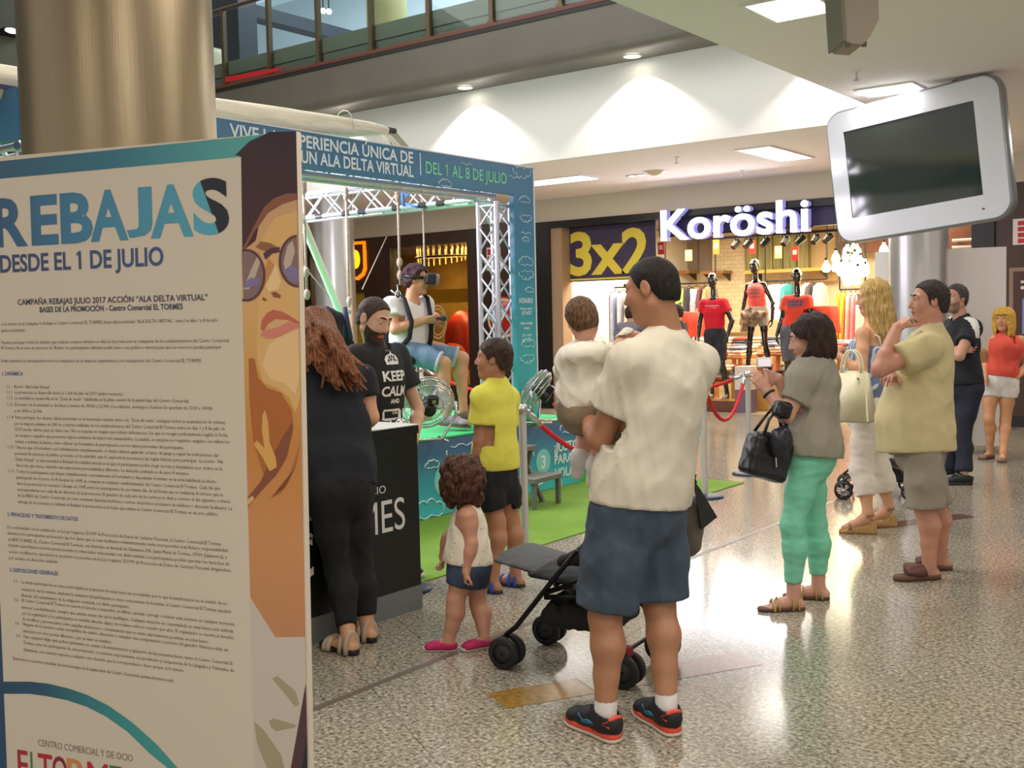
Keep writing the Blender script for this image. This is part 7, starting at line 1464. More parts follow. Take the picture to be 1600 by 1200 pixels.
for q in 'LR':
    wB.sole('sandal', q, blk, wB.root, .25, .028, .026); f = MB(); [wB.strap(f, q, a, .005, r) for a, r in ((.125, .016), (.1, .016), (.02, .012), (-.02, .014))]; an = wB.j['an' + q]; f.build('sandal_strap', bge, wB.root, True)

# ---- bearded man in the black printed t-shirt behind the counter
mK = Fig('person', 'bearded man in black printed t-shirt looking down behind the counter', 6.3, -124, 1.74, foot=tuple(pz(588, 938, 0.008)), tone=(206, 160, 132)); fo = A3(*px(590, 540, 6.52)); mK.o = A3(fo[0], fo[1], .008); mK.root.location = mK.o; WM[mK.root.name] = Matrix.Translation(mK.o)
mK.j = dict(neck=A3(*px(588, 545, 6.52)), pelvis=mK.pt(('b', 0, -.02, .95)), anL=mK.pt(('b', -.1, 0, .09)), anR=mK.pt(('b', .1, 0, .09)), knL=mK.pt(('b', -.1, .02, .5)), knR=mK.pt(('b', .1, .02, .5)), elL=A3(*px(653, 640, 6.7)), haL=A3(*px(646, 692, 6.5)), elR=A3(*px(531, 640, 6.4)), haR=A3(*px(555, 680, 6.15))); mK.finish(shw=.185)
hK = Head(px(585, 499, 6.48), -128, -22, 4, 1.1); beard = hairm('beard', (50, 38, 32), (84, 64, 54))
mK.body(hK, hands=[('L', A3(-.0, 0, -.6) - CA * .8, CR * -1, -1, dict(curl=(.4, .5, .3))), ('R', A3(0, 0, -.6) - CA * .8, CR, 1, dict(curl=(.4, .5, .3)))], beard=beard, feet=False, nr=.058)
hK.eyes(mK.root, down=.7); hK.brows(mK.root, beard, .0045); hK.hair_short(mK.root, beard, .006, amp=.0018, h=.0055, line=([-0.14, -0.06, -0.045, -0.025, -.005, 0.012, 0.035, 0.05, 0.066, 0.12], [-0.062, -0.06, -0.045, 0.0, 0.0, -0.03, 0.035, 0.065, 0.082, 0.1]))
f = MB(); f.tube([hK(x, y, z) for x, y, z in ((-.026, .082, -.058), (-.012, .094, -.049), (0, .0965, -.0465), (.012, .094, -.049), (.026, .082, -.058))], .0042, 6); f.build('moustache', beard, mK.root, True)
tK = mK.top('t_shirt', cm('black_tee', (26, 26, 27), var=.06), [(-.1, .195, .14, 0), (.3, .185, .13, 0), (.6, .19, .135, .005), (.82, .18, .11, 0), (.94, .11, .08, 0), (1.0, .06, .06, 0)], sleeve=.6, sr=(.075, .082), hem=-.08, neck=.062, neckdrop=.02, folds=.004, ff=16, shr=.075)
mK.bottoms('jeans', cm('dark_jeans', (36, 40, 52), var=.1), waist=.12, hipr=(.18, .135), rs=(.1, .085, .072, .07), frac=1.9, ease_an=.065)
for q in 'LR': mK.shoe(q, blk, slm, .28, .08)
f = MB(); o0 = mK.at(.66, .2); xx, yy = -mK.side, mK.up
T = lambda s_, dy, sz, w: put_text(f, s_, o0 + yy * dy, xx, yy, sz, fit=w, align='CENTER', bold=.03, res=3)
T('KEEP', -.035, .082, .19); T('CALM', -.125, .082, .21); T('AND', -.17, .036, .075); T('CTRL', -.235, .022, .05)
def crown(cx, cy, w): 
    pts = [(-.5, 0), (.5, 0), (.56, .3), (.42, .5), (.2, .58), (.06, .62), (.06, .76), (-.06, .76), (-.06, .62), (-.2, .58), (-.42, .5), (-.56, .3)]
    f.add([o0 + xx * (cx + a * w) + yy * (cy + b * w) for a, b in pts], [tuple(range(12))])
crown(0, .06, .105)
for a, b, w, h_ in ((-.02, -.21, .13, .012), (-.02, -.265, .15, .016), (-.085, -.24, .012, .05), (.045, -.24, .03, .05), (.085, -.24, .012, .05), (.1, -.215, .04, .01), (.1, -.265, .04, .01), (.115, -.24, .012, .03)): f.add([o0 + xx * (a + sx * w / 2) + yy * (b + sy * h_ / 2) for sx, sy in ((-1, -1), (1, -1), (1, 1), (-1, 1))], [(0, 1, 2, 3)])
decal(f, tK, -mK.fw, 'shirt_print', mat('shirt_print_white', (230, 226, 220), .7), tK, .004)
f = MB(); [f.ell(Vector(o0 + xx * a + yy * b), (.006, .006, .009), None, 8, 6) for a, b in ((-.03, .085), (-.012, .09), (.012, .09), (.03, .085), (-.02, .105), (.0, .108), (.02, .105))]; decal(f, tK, -mK.fw, 'crown_gems', mat('fabric_black_tee', (26, 26, 27)), tK, .006)

# ---- seated flyer with the headset
mV = Fig('person', 'man in white shirt and denim shorts flying with a headset on the stage', 9.2, -105, 1.78, dict(pelvis=(637, 548, 0), neck=(642, 476, 0), anR=(698, 648, -.1), anL=(724, 640, .12), knR=(694, 568, -.12), knL=(722, 560, .13), shR=(611, 476, -.13), shL=(664, 474, .14), elR=(617, 515, -.2), haR=(664, 500, -.1), elL=(668, 520, .22), haL=(676, 503, .1)), foot=tuple(px(690, 660, 9.2)), tone=(206, 152, 124))
mV.j['toeR'] = unit(CR * .9 - CA * .35 - A3(0, 0, .06)); mV.j['toeL'] = unit(CR * .8 - CA * .4); mV.finish(hipw=.1, shd=.03)
mV.j['hipR'] = A3(*px(640, 550, 9.1)); mV.j['hipL'] = A3(*px(655, 542, 9.32))
hV = Head(px(651, 437, 9.2), -98, -6, 0, 1.02)
mV.body(hV, hands=[('R', CR + A3(0, 0, .1), CA * .6 + A3(0, 0, .5), -1, dict(curl=(.5, .7, .5))), ('L', CR * .8 - CA * .1, -CA * .6 + A3(0, 0, .4), 1, dict(curl=(.5, .7, .5)))], arm=(.048, .042, .042, .028), leg=(.085, .056, .058, .036), nr=.055)
hairV = hairm('plum_brown', (44, 28, 34), (86, 56, 60)); hV.hair_short(mV.root, hairV, .022, amp=.01, h=.007, fq=40)
mV.top('shirt', cm('white_shirt', (232, 226, 222), var=.03), [(-.15, .17, .13, 0), (.25, .165, .125, 0), (.6, .18, .13, 0), (.85, .17, .1, 0), (.96, .09, .08, 0)], sleeve=.5, sr=(.072, .08), hem=-.1, neck=.06, folds=.006, ff=20, shr=.07)
mV.bottoms('shorts', cm('light_denim', (112, 140, 168), var=.2), waist=.15, hipr=(.17, .15), rs=(.105, .09, .08), frac=.88, wr=(.155, .125), folds=.004, hipt=0.0)
for q in 'RL':
    f = MB(); hp, kn = mV.j['hip' + q], mV.j['kn' + q]; e = hp + (kn - hp) * .85; d_ = unit(kn - hp); x_ = unit(np.cross(d_, CA)); y_ = np.cross(d_, x_); f.tube([e + x_ * .08 * math.cos(a) + y_ * .08 * math.sin(a) for a in [i / 18 * 6.283 for i in range(18)]], .016, 6, True); f.build('turned_cuff', cm('pale_denim', (176, 186, 192)), mV.root, True)
for q in 'LR': sh, B = mV.shoe(q, mat('loafer_brown' if q == 'L' else 'loafer_grey', (116, 88, 70) if q == 'L' else (150, 138, 150), .6), brs, .28, .062, 'loafer', .016)
hs = thing('headset', 'black virtual reality headset worn by the man on the stage', 'headset', hV(0, .12, .015)); S = Sdf(); S.bx(hV(0, .135, .015), (.085, .045, .05), hV.M, .02); sobj('visor', S, mat('black_plastic', (18, 18, 19)), hs, .006)
f = MB(); f.tube([hV(.088 * math.sin(a), .01 + .112 * math.cos(a) - .012, .02) for a in [math.radians(t) for t in range(50, 311, 13)]], .014, 8); f.tube([hV(0, .1 * math.cos(a) - .01, .03 + .098 * math.sin(a)) for a in [math.radians(t) for t in range(20, 170, 15)]], .012, 8); f.build('head_strap', mat('black_plastic', (18, 18, 19)), hs, True)
gp = thing('game_controller', 'dark game controller in the hands of the seated flyer', 'controller', px(694, 497, 9.15)); c = A3(*gp.location); S = Sdf(); S.ec(c - CA * .06, c + CA * .06, .022, None, None, .02); S.ec(c - CA * .06, c - CA * .07 - CR * .05, .018, .014); S.ec(c + CA * .06, c + CA * .07 - CR * .05, .018, .014); sobj('shell', S, mat('grey_black', (44, 42, 48), .4), gp, .005)
hn = thing('flight_harness', 'black flight harness holding the seated man on its straps', 'harness', mV.at(.0)); hk = mat('black_webbing', (22, 22, 26), .8, bump=.3, bscale=150)
for q, dp in (('R', -1), ('L', 1)):
    f = MB(); sh_ = mV.j['sh' + q] + mV.side * (-.06 if q == 'R' else .06); p_ = [sh_ + A3(0, 0, .11), sh_ + mV.fw * .1 + A3(0, 0, .05), mV.at(.65, .15, .11 * -dp), mV.at(.3, .15, .12 * -dp), mV.at(-.05, .05, .19 * -dp), mV.at(-.2, -.08, .15 * -dp)]; f.tube(p_, [.012, .018, .02, .02, .022, .022], 8); f.build('shoulder_strap', hk, hn, True)
S = Sdf(); S.ec(mV.at(-.12, -.1, -.17), mV.at(-.12, -.1, .17), .075, None, None, .03); S.ec(mV.at(-.2, -.02, -.13), mV.at(-.2, .16, -.1), .055, .045); S.ec(mV.at(-.2, -.02, .13), mV.at(-.2, .16, .1), .055, .045); S.ec(mV.at(-.1, -.16), mV.at(.35, -.17), (.15, .04), None, mV.side, .03); S.ec(mV.at(-.2, -.15, -.1), mV.at(-.55, -.12, -.1), .05, .03); sobj('seat', S, hk, hn, .009)
f = MB(); f.tube([A3(*px(621, 445, 9.08)), A3(*px(622, 462, 9.06)), mV.j['shR'] + A3(0, 0, .12)], .008, 6); f.tube([A3(*px(622 + 4 * math.cos(a), 462 + 8 * math.sin(a), 9.06)) for a in [i / 12 * 6.283 for i in range(12)]], .006, 6, True); f.build('karabiner', chrome, hn, True)
h2 = thing('flight_harness', 'empty black flight harness hanging by the oblique white tube', 'harness', px(525, 560, 8.3)); S = Sdf()
for a, b, r in (((505, 490), (530, 500), .06), ((515, 500), (520, 560), .09), ((530, 510), (548, 545), .05), ((520, 560), (530, 600), .1), ((500, 545), (545, 560), .06)): S.ec(px(*a, 8.3), px(*b, 8.35), r, r * .8, None, .04)
S.folds(.012, 6, 22); sobj('padding', S, hk, h2, .012); f = MB(); f.tube([px(538, 480, 8.3), px(542, 500, 8.3), px(548, 530, 8.3)], .02, 8); f.tube([px(505, 500, 8.2), px(498, 520, 8.2), px(506, 545, 8.2)], .03, 8); f.build('strap', mat('harness_blue', (52, 62, 100), .7), h2, True)
f = MB(); f.box(px(521, 518, 8.15), (.16, .03, .1), math.radians(37)); f.build('buckle_pad', mat('harness_green', (20, 34, 30), .6), h2, True)
# ---- man in the beige t-shirt, hand at his mouth
mB = Fig('person', 'man in beige t-shirt and grey shorts with one hand at his mouth', 6.376, 80, 1.74, dict(anL=('f', 1452, 905, 0, .09), anR=('f', 1470, 890, 0, .09), knL=(1446, 795, -.1), knR=(1463, 790, .1), pelvis=(1438, 690, 0), neck=(1452, 514, 0), shL=(1446, 545, -.19), shR=(1440, 540, .19), elL=(1374, 578, -.24), haL=(1402, 512, -.12), elR=(1398, 596, .2), haR=(1392, 588, -.06)), tone=(190, 134, 110))
mB.j['toeL'] = dirf((1471, 904), (1387, 908)); mB.j['toeR'] = dirf((1485, 890), (1404, 888)); mB.finish(hipw=.095)
hD = Head(px(1451, 471, 6.376), 86, 0, 0, 1.03)
mB.body(hD, hands=[('L', CR * .75 + A3(0, 0, .6) + CA * .25, CR * .5 - A3(0, 0, .8) + CA * .2, -1, dict(curl=(.6, .7, .4), th=(.8, .3, .5))), ('R', -CA * .8 - CR * .5, A3(0, 0, -1), 1, dict(curl=(.3, .4, .3)))], arm=(.05, .044, .046, .031), leg=(.085, .06, .06, .04), nr=.064, girth=1.1, footlen=.25)
hD.eyes(mB.root); hr = hairm('dark_greying', (38, 32, 30), (66, 58, 54)); hD.brows(mB.root, hr); hD.hair_short(mB.root, hr, .012, amp=.003, h=.0055, line=([-0.14, -0.06, -0.045, -0.025, -.005, 0.012, 0.03, 0.05, 0.066, 0.12], [-0.07, -0.068, -0.045, 0.0, 0.0, -0.03, 0.04, 0.07, 0.085, 0.1]))
mB.top('t_shirt', cm('beige_tee', (198, 182, 136), var=.04, bump=.2), [(-.14, .225, .215, .01), (.0, .218, .214, .025), (.18, .215, .215, .045), (.4, .205, .19, .035), (.65, .2, .16, .01), (.84, .185, .125, -.01), (.94, .11, .085, 0), (1.0, .075, .075, 0)], sleeve=.55, sr=(.09, .1), hem=-.09, hemn=-mB.up - mB.fw * .12, neck=.07, folds=.007, ff=14, shr=.088)
mB.bottoms('shorts', cm('grey_shorts', (148, 138, 122), var=.06), waist=.1, hipr=(.185, .145), rs=(.112, .108, .105), frac=1.0, wr=(.175, .15), folds=.006, ff=20, hipt=-.08)
for q in 'LR':
    mB.sole('sandal', q, brs, mB.root, .275, .03, .028); S = Sdf(); an = mB.j['an' + q]; d_ = mB.fdir(q); x_ = np.cross(d_, mB.u); S.chain([A3(an[0], an[1], .05) + d_ * a for a in (.03, .08, .125)], [(.05, .048), (.052, .036), (.05, .026)], x_, .02); S.cut(A3(an[0], an[1], .028), -mB.u); S.cut(A3(an[0], an[1], 0) + d_ * .14, d_); S.cut(A3(an[0], an[1], 0) + d_ * .015, -d_ + mB.u * .3); sobj('sandal_strap', S, mat('sandal_leather', (92, 54, 44), .5), mB.root, .006)

# ---- blonde woman with the white handbag
wL = Fig('person', 'blonde long haired woman in blue striped top and white cropped trousers', 7.732, 66, 1.72, dict(anL=('f', 1356, 834, 0, .15), anR=('f', 1388, 823, 0, .15), knL=(1345, 735, -.06), knR=(1374, 733, .1), pelvis=(1356, 640, 0), neck=(1360, 513, 0), shL=(1348, 522, -.13), shR=(1372, 520, .14), elL=(1347, 583, -.2), haL=(1311, 556, -.12), elR=(1352, 575, .2), haR=(1314, 545, .12)), tone=(206, 152, 122))
wL.j['toeL'] = dirf((1372, 836), (1322, 834)); wL.j['toeR'] = dirf((1400, 824), (1360, 823)); wL.finish(hipw=.09)
hL = Head(px(1361, 465, 7.732), 78, -8, 0, .98)
wL.body(hL, hands=[('L', -CR + A3(0, 0, .15), CA, -1, dict(sc=.9)), ('R', -CR, -CA + A3(0, 0, .4), -1, dict(sc=.9))], arm=(.043, .037, .037, .025), nr=.05, feet=False, extra=lambda S: [S.chain([wL.j['an' + q] + A3(0, 0, -.02), wL.j['an' + q] + A3(0, 0, -.055) + wL.fdir(q) * .03, wL.j['an' + q] + A3(0, 0, -.1) + wL.fdir(q) * .11, wL.j['an' + q] + A3(0, 0, -.115) + wL.fdir(q) * .16], [.036, .038, .03, .022], None, .02) for q in 'LR'])
hL.eyes(wL.root); bl = hairm('blonde', (150, 116, 62), (214, 182, 120)); hL.brows(wL.root, bl, .002); S = Sdf(); S.el(hL(0, -.02, .03), A3(.086, .104, .096) * .98, hL.M); S.cut(hL(0, .05, .04), unit(hL.f - hL.u * .3)); locks(S, hL, 54, .36, 2, (.02, .011), -122, 122, .003, 1.08, back=.02, kk=.012); S.el(hL(0, -.085, -.17), (.085, .05, .2), hL.M, .04); S.folds(.004, 2, 70, (1, 1, .05)); sobj('hair', S, bl, wL.root, .007)
stripe = mat('fabric_stripe_blue', (110, 126, 160), .85); _t = stripe.node_tree; _w = nd(_t, 'ShaderNodeTexWave'); _w.inputs['Scale'].default_value = 9; _w.inputs['Distortion'].default_value = .6; _tc = nd(_t, 'ShaderNodeTexCoord'); _m = nd(_t, 'ShaderNodeMapping'); _m.inputs['Rotation'].default_value = (0, 0, .6); _m.inputs['Scale'].default_value = (1, 1, .15); _t.links.new(_tc.outputs['Object'], _m.inputs[0]); _t.links.new(_m.outputs[0], _w.inputs[0]); _r = nd(_t, 'ShaderNodeValToRGB'); _r.color_ramp.elements[0].position = .8; _r.color_ramp.elements[0].color = lin((104, 120, 156)); _r.color_ramp.elements[1].position = .92; _r.color_ramp.elements[1].color = lin((206, 210, 222)); _t.links.new(_w.outputs['Color'], _r.inputs[0]); _t.links.new(_r.outputs[0], _t.nodes['Principled BSDF'].inputs['Base Color'])
wL.top('camisole', stripe, [(-.05, .185, .165, .02), (.25, .17, .15, .02), (.5, .155, .14, .02), (.7, .155, .135, .015), (.8, .14, .1, .02)], sleeve=None, arms=(), hem=.12, hemn=-wL.up, neck=0, folds=.008, ff=24, sub=lambda S: S.cut(wL.at(.82, .02), wL.up - wL.fw * .25))
f = MB()
for sg in (-1, 1): f.tube([wL.at(.72, .14, .09 * sg), wL.at(.93, .06, .1 * sg), wL.at(.97, -.01, .1 * sg), wL.at(.9, -.09, .085 * sg), wL.at(.72, -.11, .07 * sg)], .006, 6)
f.build('shoulder_straps', white_cloth, wL.root, True)
wL.bottoms('trousers', cm('white_trousers', (226, 216, 202), var=.03), waist=.18, hipr=(.175, .145), rs=(.1, .085, .078, .075), frac=1.62, ease_an=.07, folds=.004, ff=30, wr=(.15, .125), stretch=(.5, .5, 1.3))
cork = mat('cork_wedge', (176, 138, 84), .8, var=.2, vscale=60)
for q in 'LR':
    wL.sole('wedge_sandal', q, cork, wL.root, .25, -.0355, .025, heel=.06); f = MB(); an = wL.j['an' + q]; d_ = wL.fdir(q); x_ = np.cross(d_, wL.u)
    for a, z, w_, r in ((.12, -.1, .04, .012), (.0, -.03, .042, .008)): f.tube([an + d_ * a + x_ * w_ * math.cos(t) + wL.u * (z + .04 * math.sin(t) - (.02 if a > .1 else 0)) for t in [math.pi * i / 10 for i in range(11)]], r, 6)
    f.tube([an + d_ * (.03 * math.cos(t) - .01) + x_ * .04 * math.sin(t) + wL.u * -.015 for t in [i / 14 * 6.283 for i in range(14)]], .007, 6, True); f.build('sandal_strap', mat('sandal_tan', (150, 112, 82), .6), wL.root, True)
wb = thing('handbag', 'white handbag on the arm of the blonde long haired woman', 'handbag', px(1332, 625, 7.45)); ivory = mat('ivory_leather', (222, 212, 178), .4); f = MB(); ax_ = unit(CR * .75 - CA * .66); ay_ = A3(-ax_[1], ax_[0], 0); c = A3(*wb.location); zt, zb = .2, -.15
vs = [c + ax_ * a * w_ + ay_ * b * d_ + A3(0, 0, z) for z, w_, d_ in ((zb, .15, .085), (zt, .11, .03)) for a, b in ((-1, -1), (1, -1), (1, 1), (-1, 1))]; bm_ = bmesh.new(); [bm_.verts.new(v) for v in vs]; bm_.verts.ensure_lookup_table()
for q in ((3, 2, 1, 0), (4, 5, 6, 7), (0, 1, 5, 4), (1, 2, 6, 5), (2, 3, 7, 6), (3, 0, 4, 7)): bm_.faces.new([bm_.verts[i] for i in q])
bmesh.ops.bevel(bm_, geom=bm_.edges[:], offset=.014, segments=3, affect='EDGES'); me = bpy.data.meshes.new('body'); bm_.to_mesh(me); bm_.free(); [setattr(p, 'use_smooth', True) for p in me.polygons]; me.materials.append(ivory); link('body', me, wb, True)
for dd in (-.026, .026):
    f = MB(); f.tube([c + ax_ * .07 * math.cos(t) + ay_ * dd + A3(0, 0, zt - .01 + .15 * math.sin(t)) for t in [math.pi * i / 14 for i in range(15)]], .008, 8); f.build('handle', ivory, wb, True)
f = MB(); f.cyl(c + ax_ * .06 - ay_ * .03 + A3(0, 0, zt - .05), c + ax_ * .06 - ay_ * .05 + A3(0, 0, zt - .05), .008); f.build('stud', chrome, wb, True)
pk = thing('striped_scarf', 'red and white scarf hanging beside the white handbag', 'scarf', px(1315, 618, 7.5)); S = Sdf(); S.chain([px(1320, 600, 7.5), px(1314, 622, 7.5), px(1308, 640, 7.5)], [.02, .03, .018], None, .02); S.folds(.01, 3, 40); sobj('cloth', S, mat('scarf_red', (206, 60, 66), .8, rgb2=(226, 206, 206), vscale=20), pk, .007)

# ---- man in the dark polo shirt with white shoulder bands
mP = Fig('person', 'man in navy polo shirt with white shoulder band, arms crossed', 9.697, 112, 1.8, dict(anL=('f', 1506, 757, 0, .09), anR=('f', 1488, 748, 0, .09), knL=(1503, 682, -.02), knR=(1490, 680, .05), pelvis=(1506, 598, 0), neck=(1502, 499, 0), shL=(1519, 512, -.12), shR=(1490, 508, .16), elL=(1499, 556, -.3), haL=(1474, 540, -.1), elR=(1474, 552, .1), haR=(1500, 545, -.2)), tone=(196, 146, 120))
mP.j['toeL'] = dirf((1516, 757), (1474, 757)); mP.j['toeR'] = dirf((1498, 748), (1462, 748)); mP.finish(hipw=.09)
hP = Head(px(1493, 466, 9.68), 112, 0, 0, 1.03); hpm = hairm('salt_pepper', (52, 48, 46), (92, 88, 86))
mP.body(hP, hands=[('L', -CR + CA * .4, -CA, 1, dict()), ('R', CR - CA * .3, CA, 1, dict())], arm=(.048, .044, .044, .03), feet=False, beard=mat('stubble', (140, 112, 98), .7), nr=.06, girth=1.05)
hP.eyes(mP.root); hP.brows(mP.root, hpm); hP.hair_short(mP.root, hpm, .014, amp=.004, h=.007, line=([-0.14, -0.06, -0.045, -0.025, -.005, 0.012, 0.03, 0.05, 0.066, 0.12], [-0.07, -0.068, -0.045, 0.0, 0.0, -0.02, 0.04, 0.07, 0.085, 0.1]))
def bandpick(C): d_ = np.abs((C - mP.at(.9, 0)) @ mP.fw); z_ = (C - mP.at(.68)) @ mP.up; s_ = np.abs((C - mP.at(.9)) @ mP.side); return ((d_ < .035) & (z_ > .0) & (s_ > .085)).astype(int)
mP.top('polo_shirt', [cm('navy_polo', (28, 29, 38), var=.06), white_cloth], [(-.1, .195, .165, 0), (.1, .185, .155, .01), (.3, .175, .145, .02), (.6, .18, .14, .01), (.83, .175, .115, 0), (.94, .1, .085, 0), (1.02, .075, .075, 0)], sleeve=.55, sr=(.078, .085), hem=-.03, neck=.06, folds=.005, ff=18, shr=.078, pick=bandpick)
mP.bottoms('jeans', cm('navy_jeans', (34, 38, 54), var=.15), waist=.12, hipr=(.17, .14), rs=(.1, .085, .075, .072), frac=1.93, ease_an=.072, folds=.005)
for q in 'LR': mP.shoe(q, blk, blk, .3, .08)

# ---- blonde woman in the orange top
wO = Fig('person', 'blonde woman in orange top and white shorts by the dark wall', 11.13, 152, 1.6, dict(anR=('f', 1547, 716, 0, .08), anL=('f', 1567, 720, 0, .08), knR=(1545, 655, 0), knL=(1571, 656, 0), pelvis=(1563, 592, 0), neck=(1571, 523, 0), shR=(1553, 533, 0), shL=(1594, 532, .05), elR=(1539, 568, .05), haR=(1539, 588, -.06), elL=(1606, 572, .1), haL=(1588, 590, -.1)), tone=(214, 156, 112))
wO.j['toeR'] = dirf((1556, 714), (1530, 718)); wO.j['toeL'] = dirf((1569, 716), (1561, 724)); wO.finish(hipw=.09)
hO = Head(px(1568, 499, 11.1), 138, 0, 0, .97); wO.body(hO, hands=[('R', A3(0, 0, -1) - CA * .3, -CR, -1, dict(sc=.9, curl=(.6, .6, .4))), ('L', -CR * .9 - A3(0, 0, .4), -CA, -1, dict(sc=.9))], nr=.05, footlen=.22, h=.013, hh=.006, fh=.006)
hO.eyes(wO.root); bo = hairm('golden', (196, 146, 46), (232, 192, 96)); hO.brows(wO.root, bo, .0025); S = Sdf(); S.el(hO(0, -.02, .03), A3(.088, .106, .096) * .97, hO.M); S.cut(hO(0, .06, .055), unit(hO.f - hO.u * .55)); locks(S, hO, 50, .2, 2, (.016, .009), -130, 130, .012, 1.1, kk=.014); S.chain([hO(-.06, .075, .06), hO(0, .1, .058), hO(.06, .075, .06)], [.012, .013, .012], None, .015); S.folds(.003, 2, 60, (1, 1, .1)); sobj('hair', S, bo, wO.root, .007)
wO.top('blouse', mat('orange_fade', (224, 84, 66), .8, bump=.2, bscale=150), [(-.1, .178, .155, 0), (.15, .165, .145, .01), (.45, .15, .13, .01), (.7, .165, .15, .03), (.86, .14, .09, 0), (.96, .07, .06, 0)], sleeve=None, hem=.04, neck=.06, neckdrop=.04, folds=.006, ff=22, shr=.05, sub=lambda S: S.ec(wO.at(.98, .06), wO.at(.76, .19), .055, .01, None, .006, True))
wO.bottoms('shorts', cm('white_shorts', (232, 226, 218), var=.03), waist=.16, hipr=(.165, .14), rs=(.098, .096, .094), frac=.38, wr=(.14, .12), folds=.004)
for q in 'LR': wO.shoe(q, mat('flat_taupe', (150, 116, 96), .6), brs, .235, .05, 'flat_shoe', .014, low=True)
hb2 = thing('handbag', 'tan handbag at the side of the woman in orange', 'handbag', px(1541, 560, 11.2)); S = Sdf(); S.bx(px(1541, 560, 11.22), (.05, .1, .1), None, .03); sobj('body', S, mat('tan_leather', (150, 104, 60), .5), hb2, .01); f = MB(); f.tube([px(1540, 546, 11.2), px(1546, 530, 11.2), px(1548, 546, 11.2)], .01, 6); f.build('handle', mat('gold_leather', (196, 164, 110)), hb2, True)

# ---- two shoppers inside the clothes shop, mostly hidden by the man in cream
def shopper(label, u, v, D, yaw, top_rgb, hair, name_, **kw):
    o_ = A3(*px(u, v, D)); g = Fig('person', label, D, yaw, 1.68, foot=(o_[0], o_[1], .006), tone=(206, 150, 124)); B = lambda *a: g.pt(('b',) + a)
    g.j = dict(neck=B(0, 0, 1.42), pelvis=B(0, 0, .92), anL=B(-.1, 0, .08), anR=B(.1, 0, .08), knL=B(-.1, .02, .48), knR=B(.1, .02, .48), elL=B(-.26, .02, 1.12), haL=B(-.24, .18, .95), elR=B(*kw.get('el', (.26, .02, 1.12))), haR=B(*kw.get('ha', (.24, .18, .95)))); g.finish()
    h_ = Head(B(0, .03, 1.57), yaw, kw.get('pitch', -8), 0, .98); g.body(h_, hands=[('L', A3(0, 0, -1), g.r, -1, dict()), ('R', kw.get('hd', A3(0, 0, -1)), -g.r, 1, dict())], h=.014, hh=.007, fh=.007, feet=False); h_.eyes(g.root); h_.brows(g.root, hair); h_.hair_short(g.root, hair, .016, h=.008)
    g.top('t_shirt', cm(name_, top_rgb), [(-.1, .17, .13, 0), (.3, .16, .12, 0), (.7, .17, .125, 0), (.86, .15, .1, 0), (.97, .08, .07, 0)], sleeve=.5, sr=(.07, .075), hem=-.06, folds=.005, h=.013); g.bottoms('jeans', cm('dark_jeans', (36, 40, 52)), rs=(.095, .08, .07, .07), frac=1.9, ease_an=.065, h=.013)
    for q in 'LR': g.shoe(q, blk, slm, .26, .08)
    return g
shopper('shopper in grey reaching up at the clothes rail behind the baby', 985, 500, 15.9, -40, (112, 110, 122), hairm('dark_brown', (36, 26, 24), (66, 46, 40)), 'shop_grey', el=(-.35, .2, 1.3) if False else (.3, .1, 1.35), ha=(.46, .16, 1.52), hd=A3(0, 0, .5) - CR)
shopper('shopper in a black top behind the shoulder of the man in cream', 1059, 500, 15.6, 60, (30, 28, 30), hairm('brown', (40, 30, 26), (78, 58, 46)), 'shop_black')

# ---- glossy black shop mannequins
gloss = mat('gloss_black', (16, 14, 15), .12, coat=.8)
def mannequin(label, D, yaw, J, hd, topf, lower, female=False):
    g = Fig('mannequin', label, D, yaw, 1.8, J, tone=(16, 14, 16)); g.skin = g.lip = gloss; g.root.name = 'mannequin'; g.root['category'] = 'mannequin'; g.root['group'] = 'black mannequins in the shop entrance'; WM[g.root.name] = Matrix.Translation(g.root.location); k = .82 if female else 1
    g.finish(shw=.16 * k); h_ = Head(*hd); g.body(h_, hands=[('L', A3(0, 0, -1), g.r, -1, dict()), ('R', A3(0, 0, -1), -g.r, 1, dict())], h=.013, hh=.006, fh=.006, girth=.82 if female else 1.0, leg=(.075 * k, .052 * k, .055 * k, .034), arm=(.044 * k, .037 * k, .037 * k, .026), nr=.045, feet=True)
    topf(g); lower(g); return g
M_Z = .38
def base(label, u, v, Y, w, d, h, m):
    p = pY(u, v, Y); t = thing('plinth', label, 'plinth', (p.x, Y, 0.004), 0, 'mannequin plinths'); f = MB(); f.rbox((0, 0, h / 2), (w, d, h), .01); f.build('block', m, t); f = MB(); f.bb((-w / 2 - .01, -d / 2 - .01, h), (w / 2 + .01, d / 2 + .01, h + .012)); f.build('cap', oak, t)
base('dark wooden plinth under the mannequin in the plain red tee', 1128, 640, 15.75, .75, .55, .17, mat('plinth_brown', (110, 66, 50), .4)); base('yellowish wooden plinth under the tall middle mannequin', 1190, 640, 16.2, .8, .55, .46, mat('plinth_yellow', (206, 160, 84), .4)); base('wooden plinth under the mannequin in the printed tee', 1246, 640, 15.85, .7, .55, .2, mat('plinth_yellow', (206, 160, 84)))
redt = cm('red_tee', (220, 26, 46), var=.04); ort = cm('orange_tee', (236, 76, 50), var=.04); jean = cm('black_denim', (44, 46, 56), var=.2)
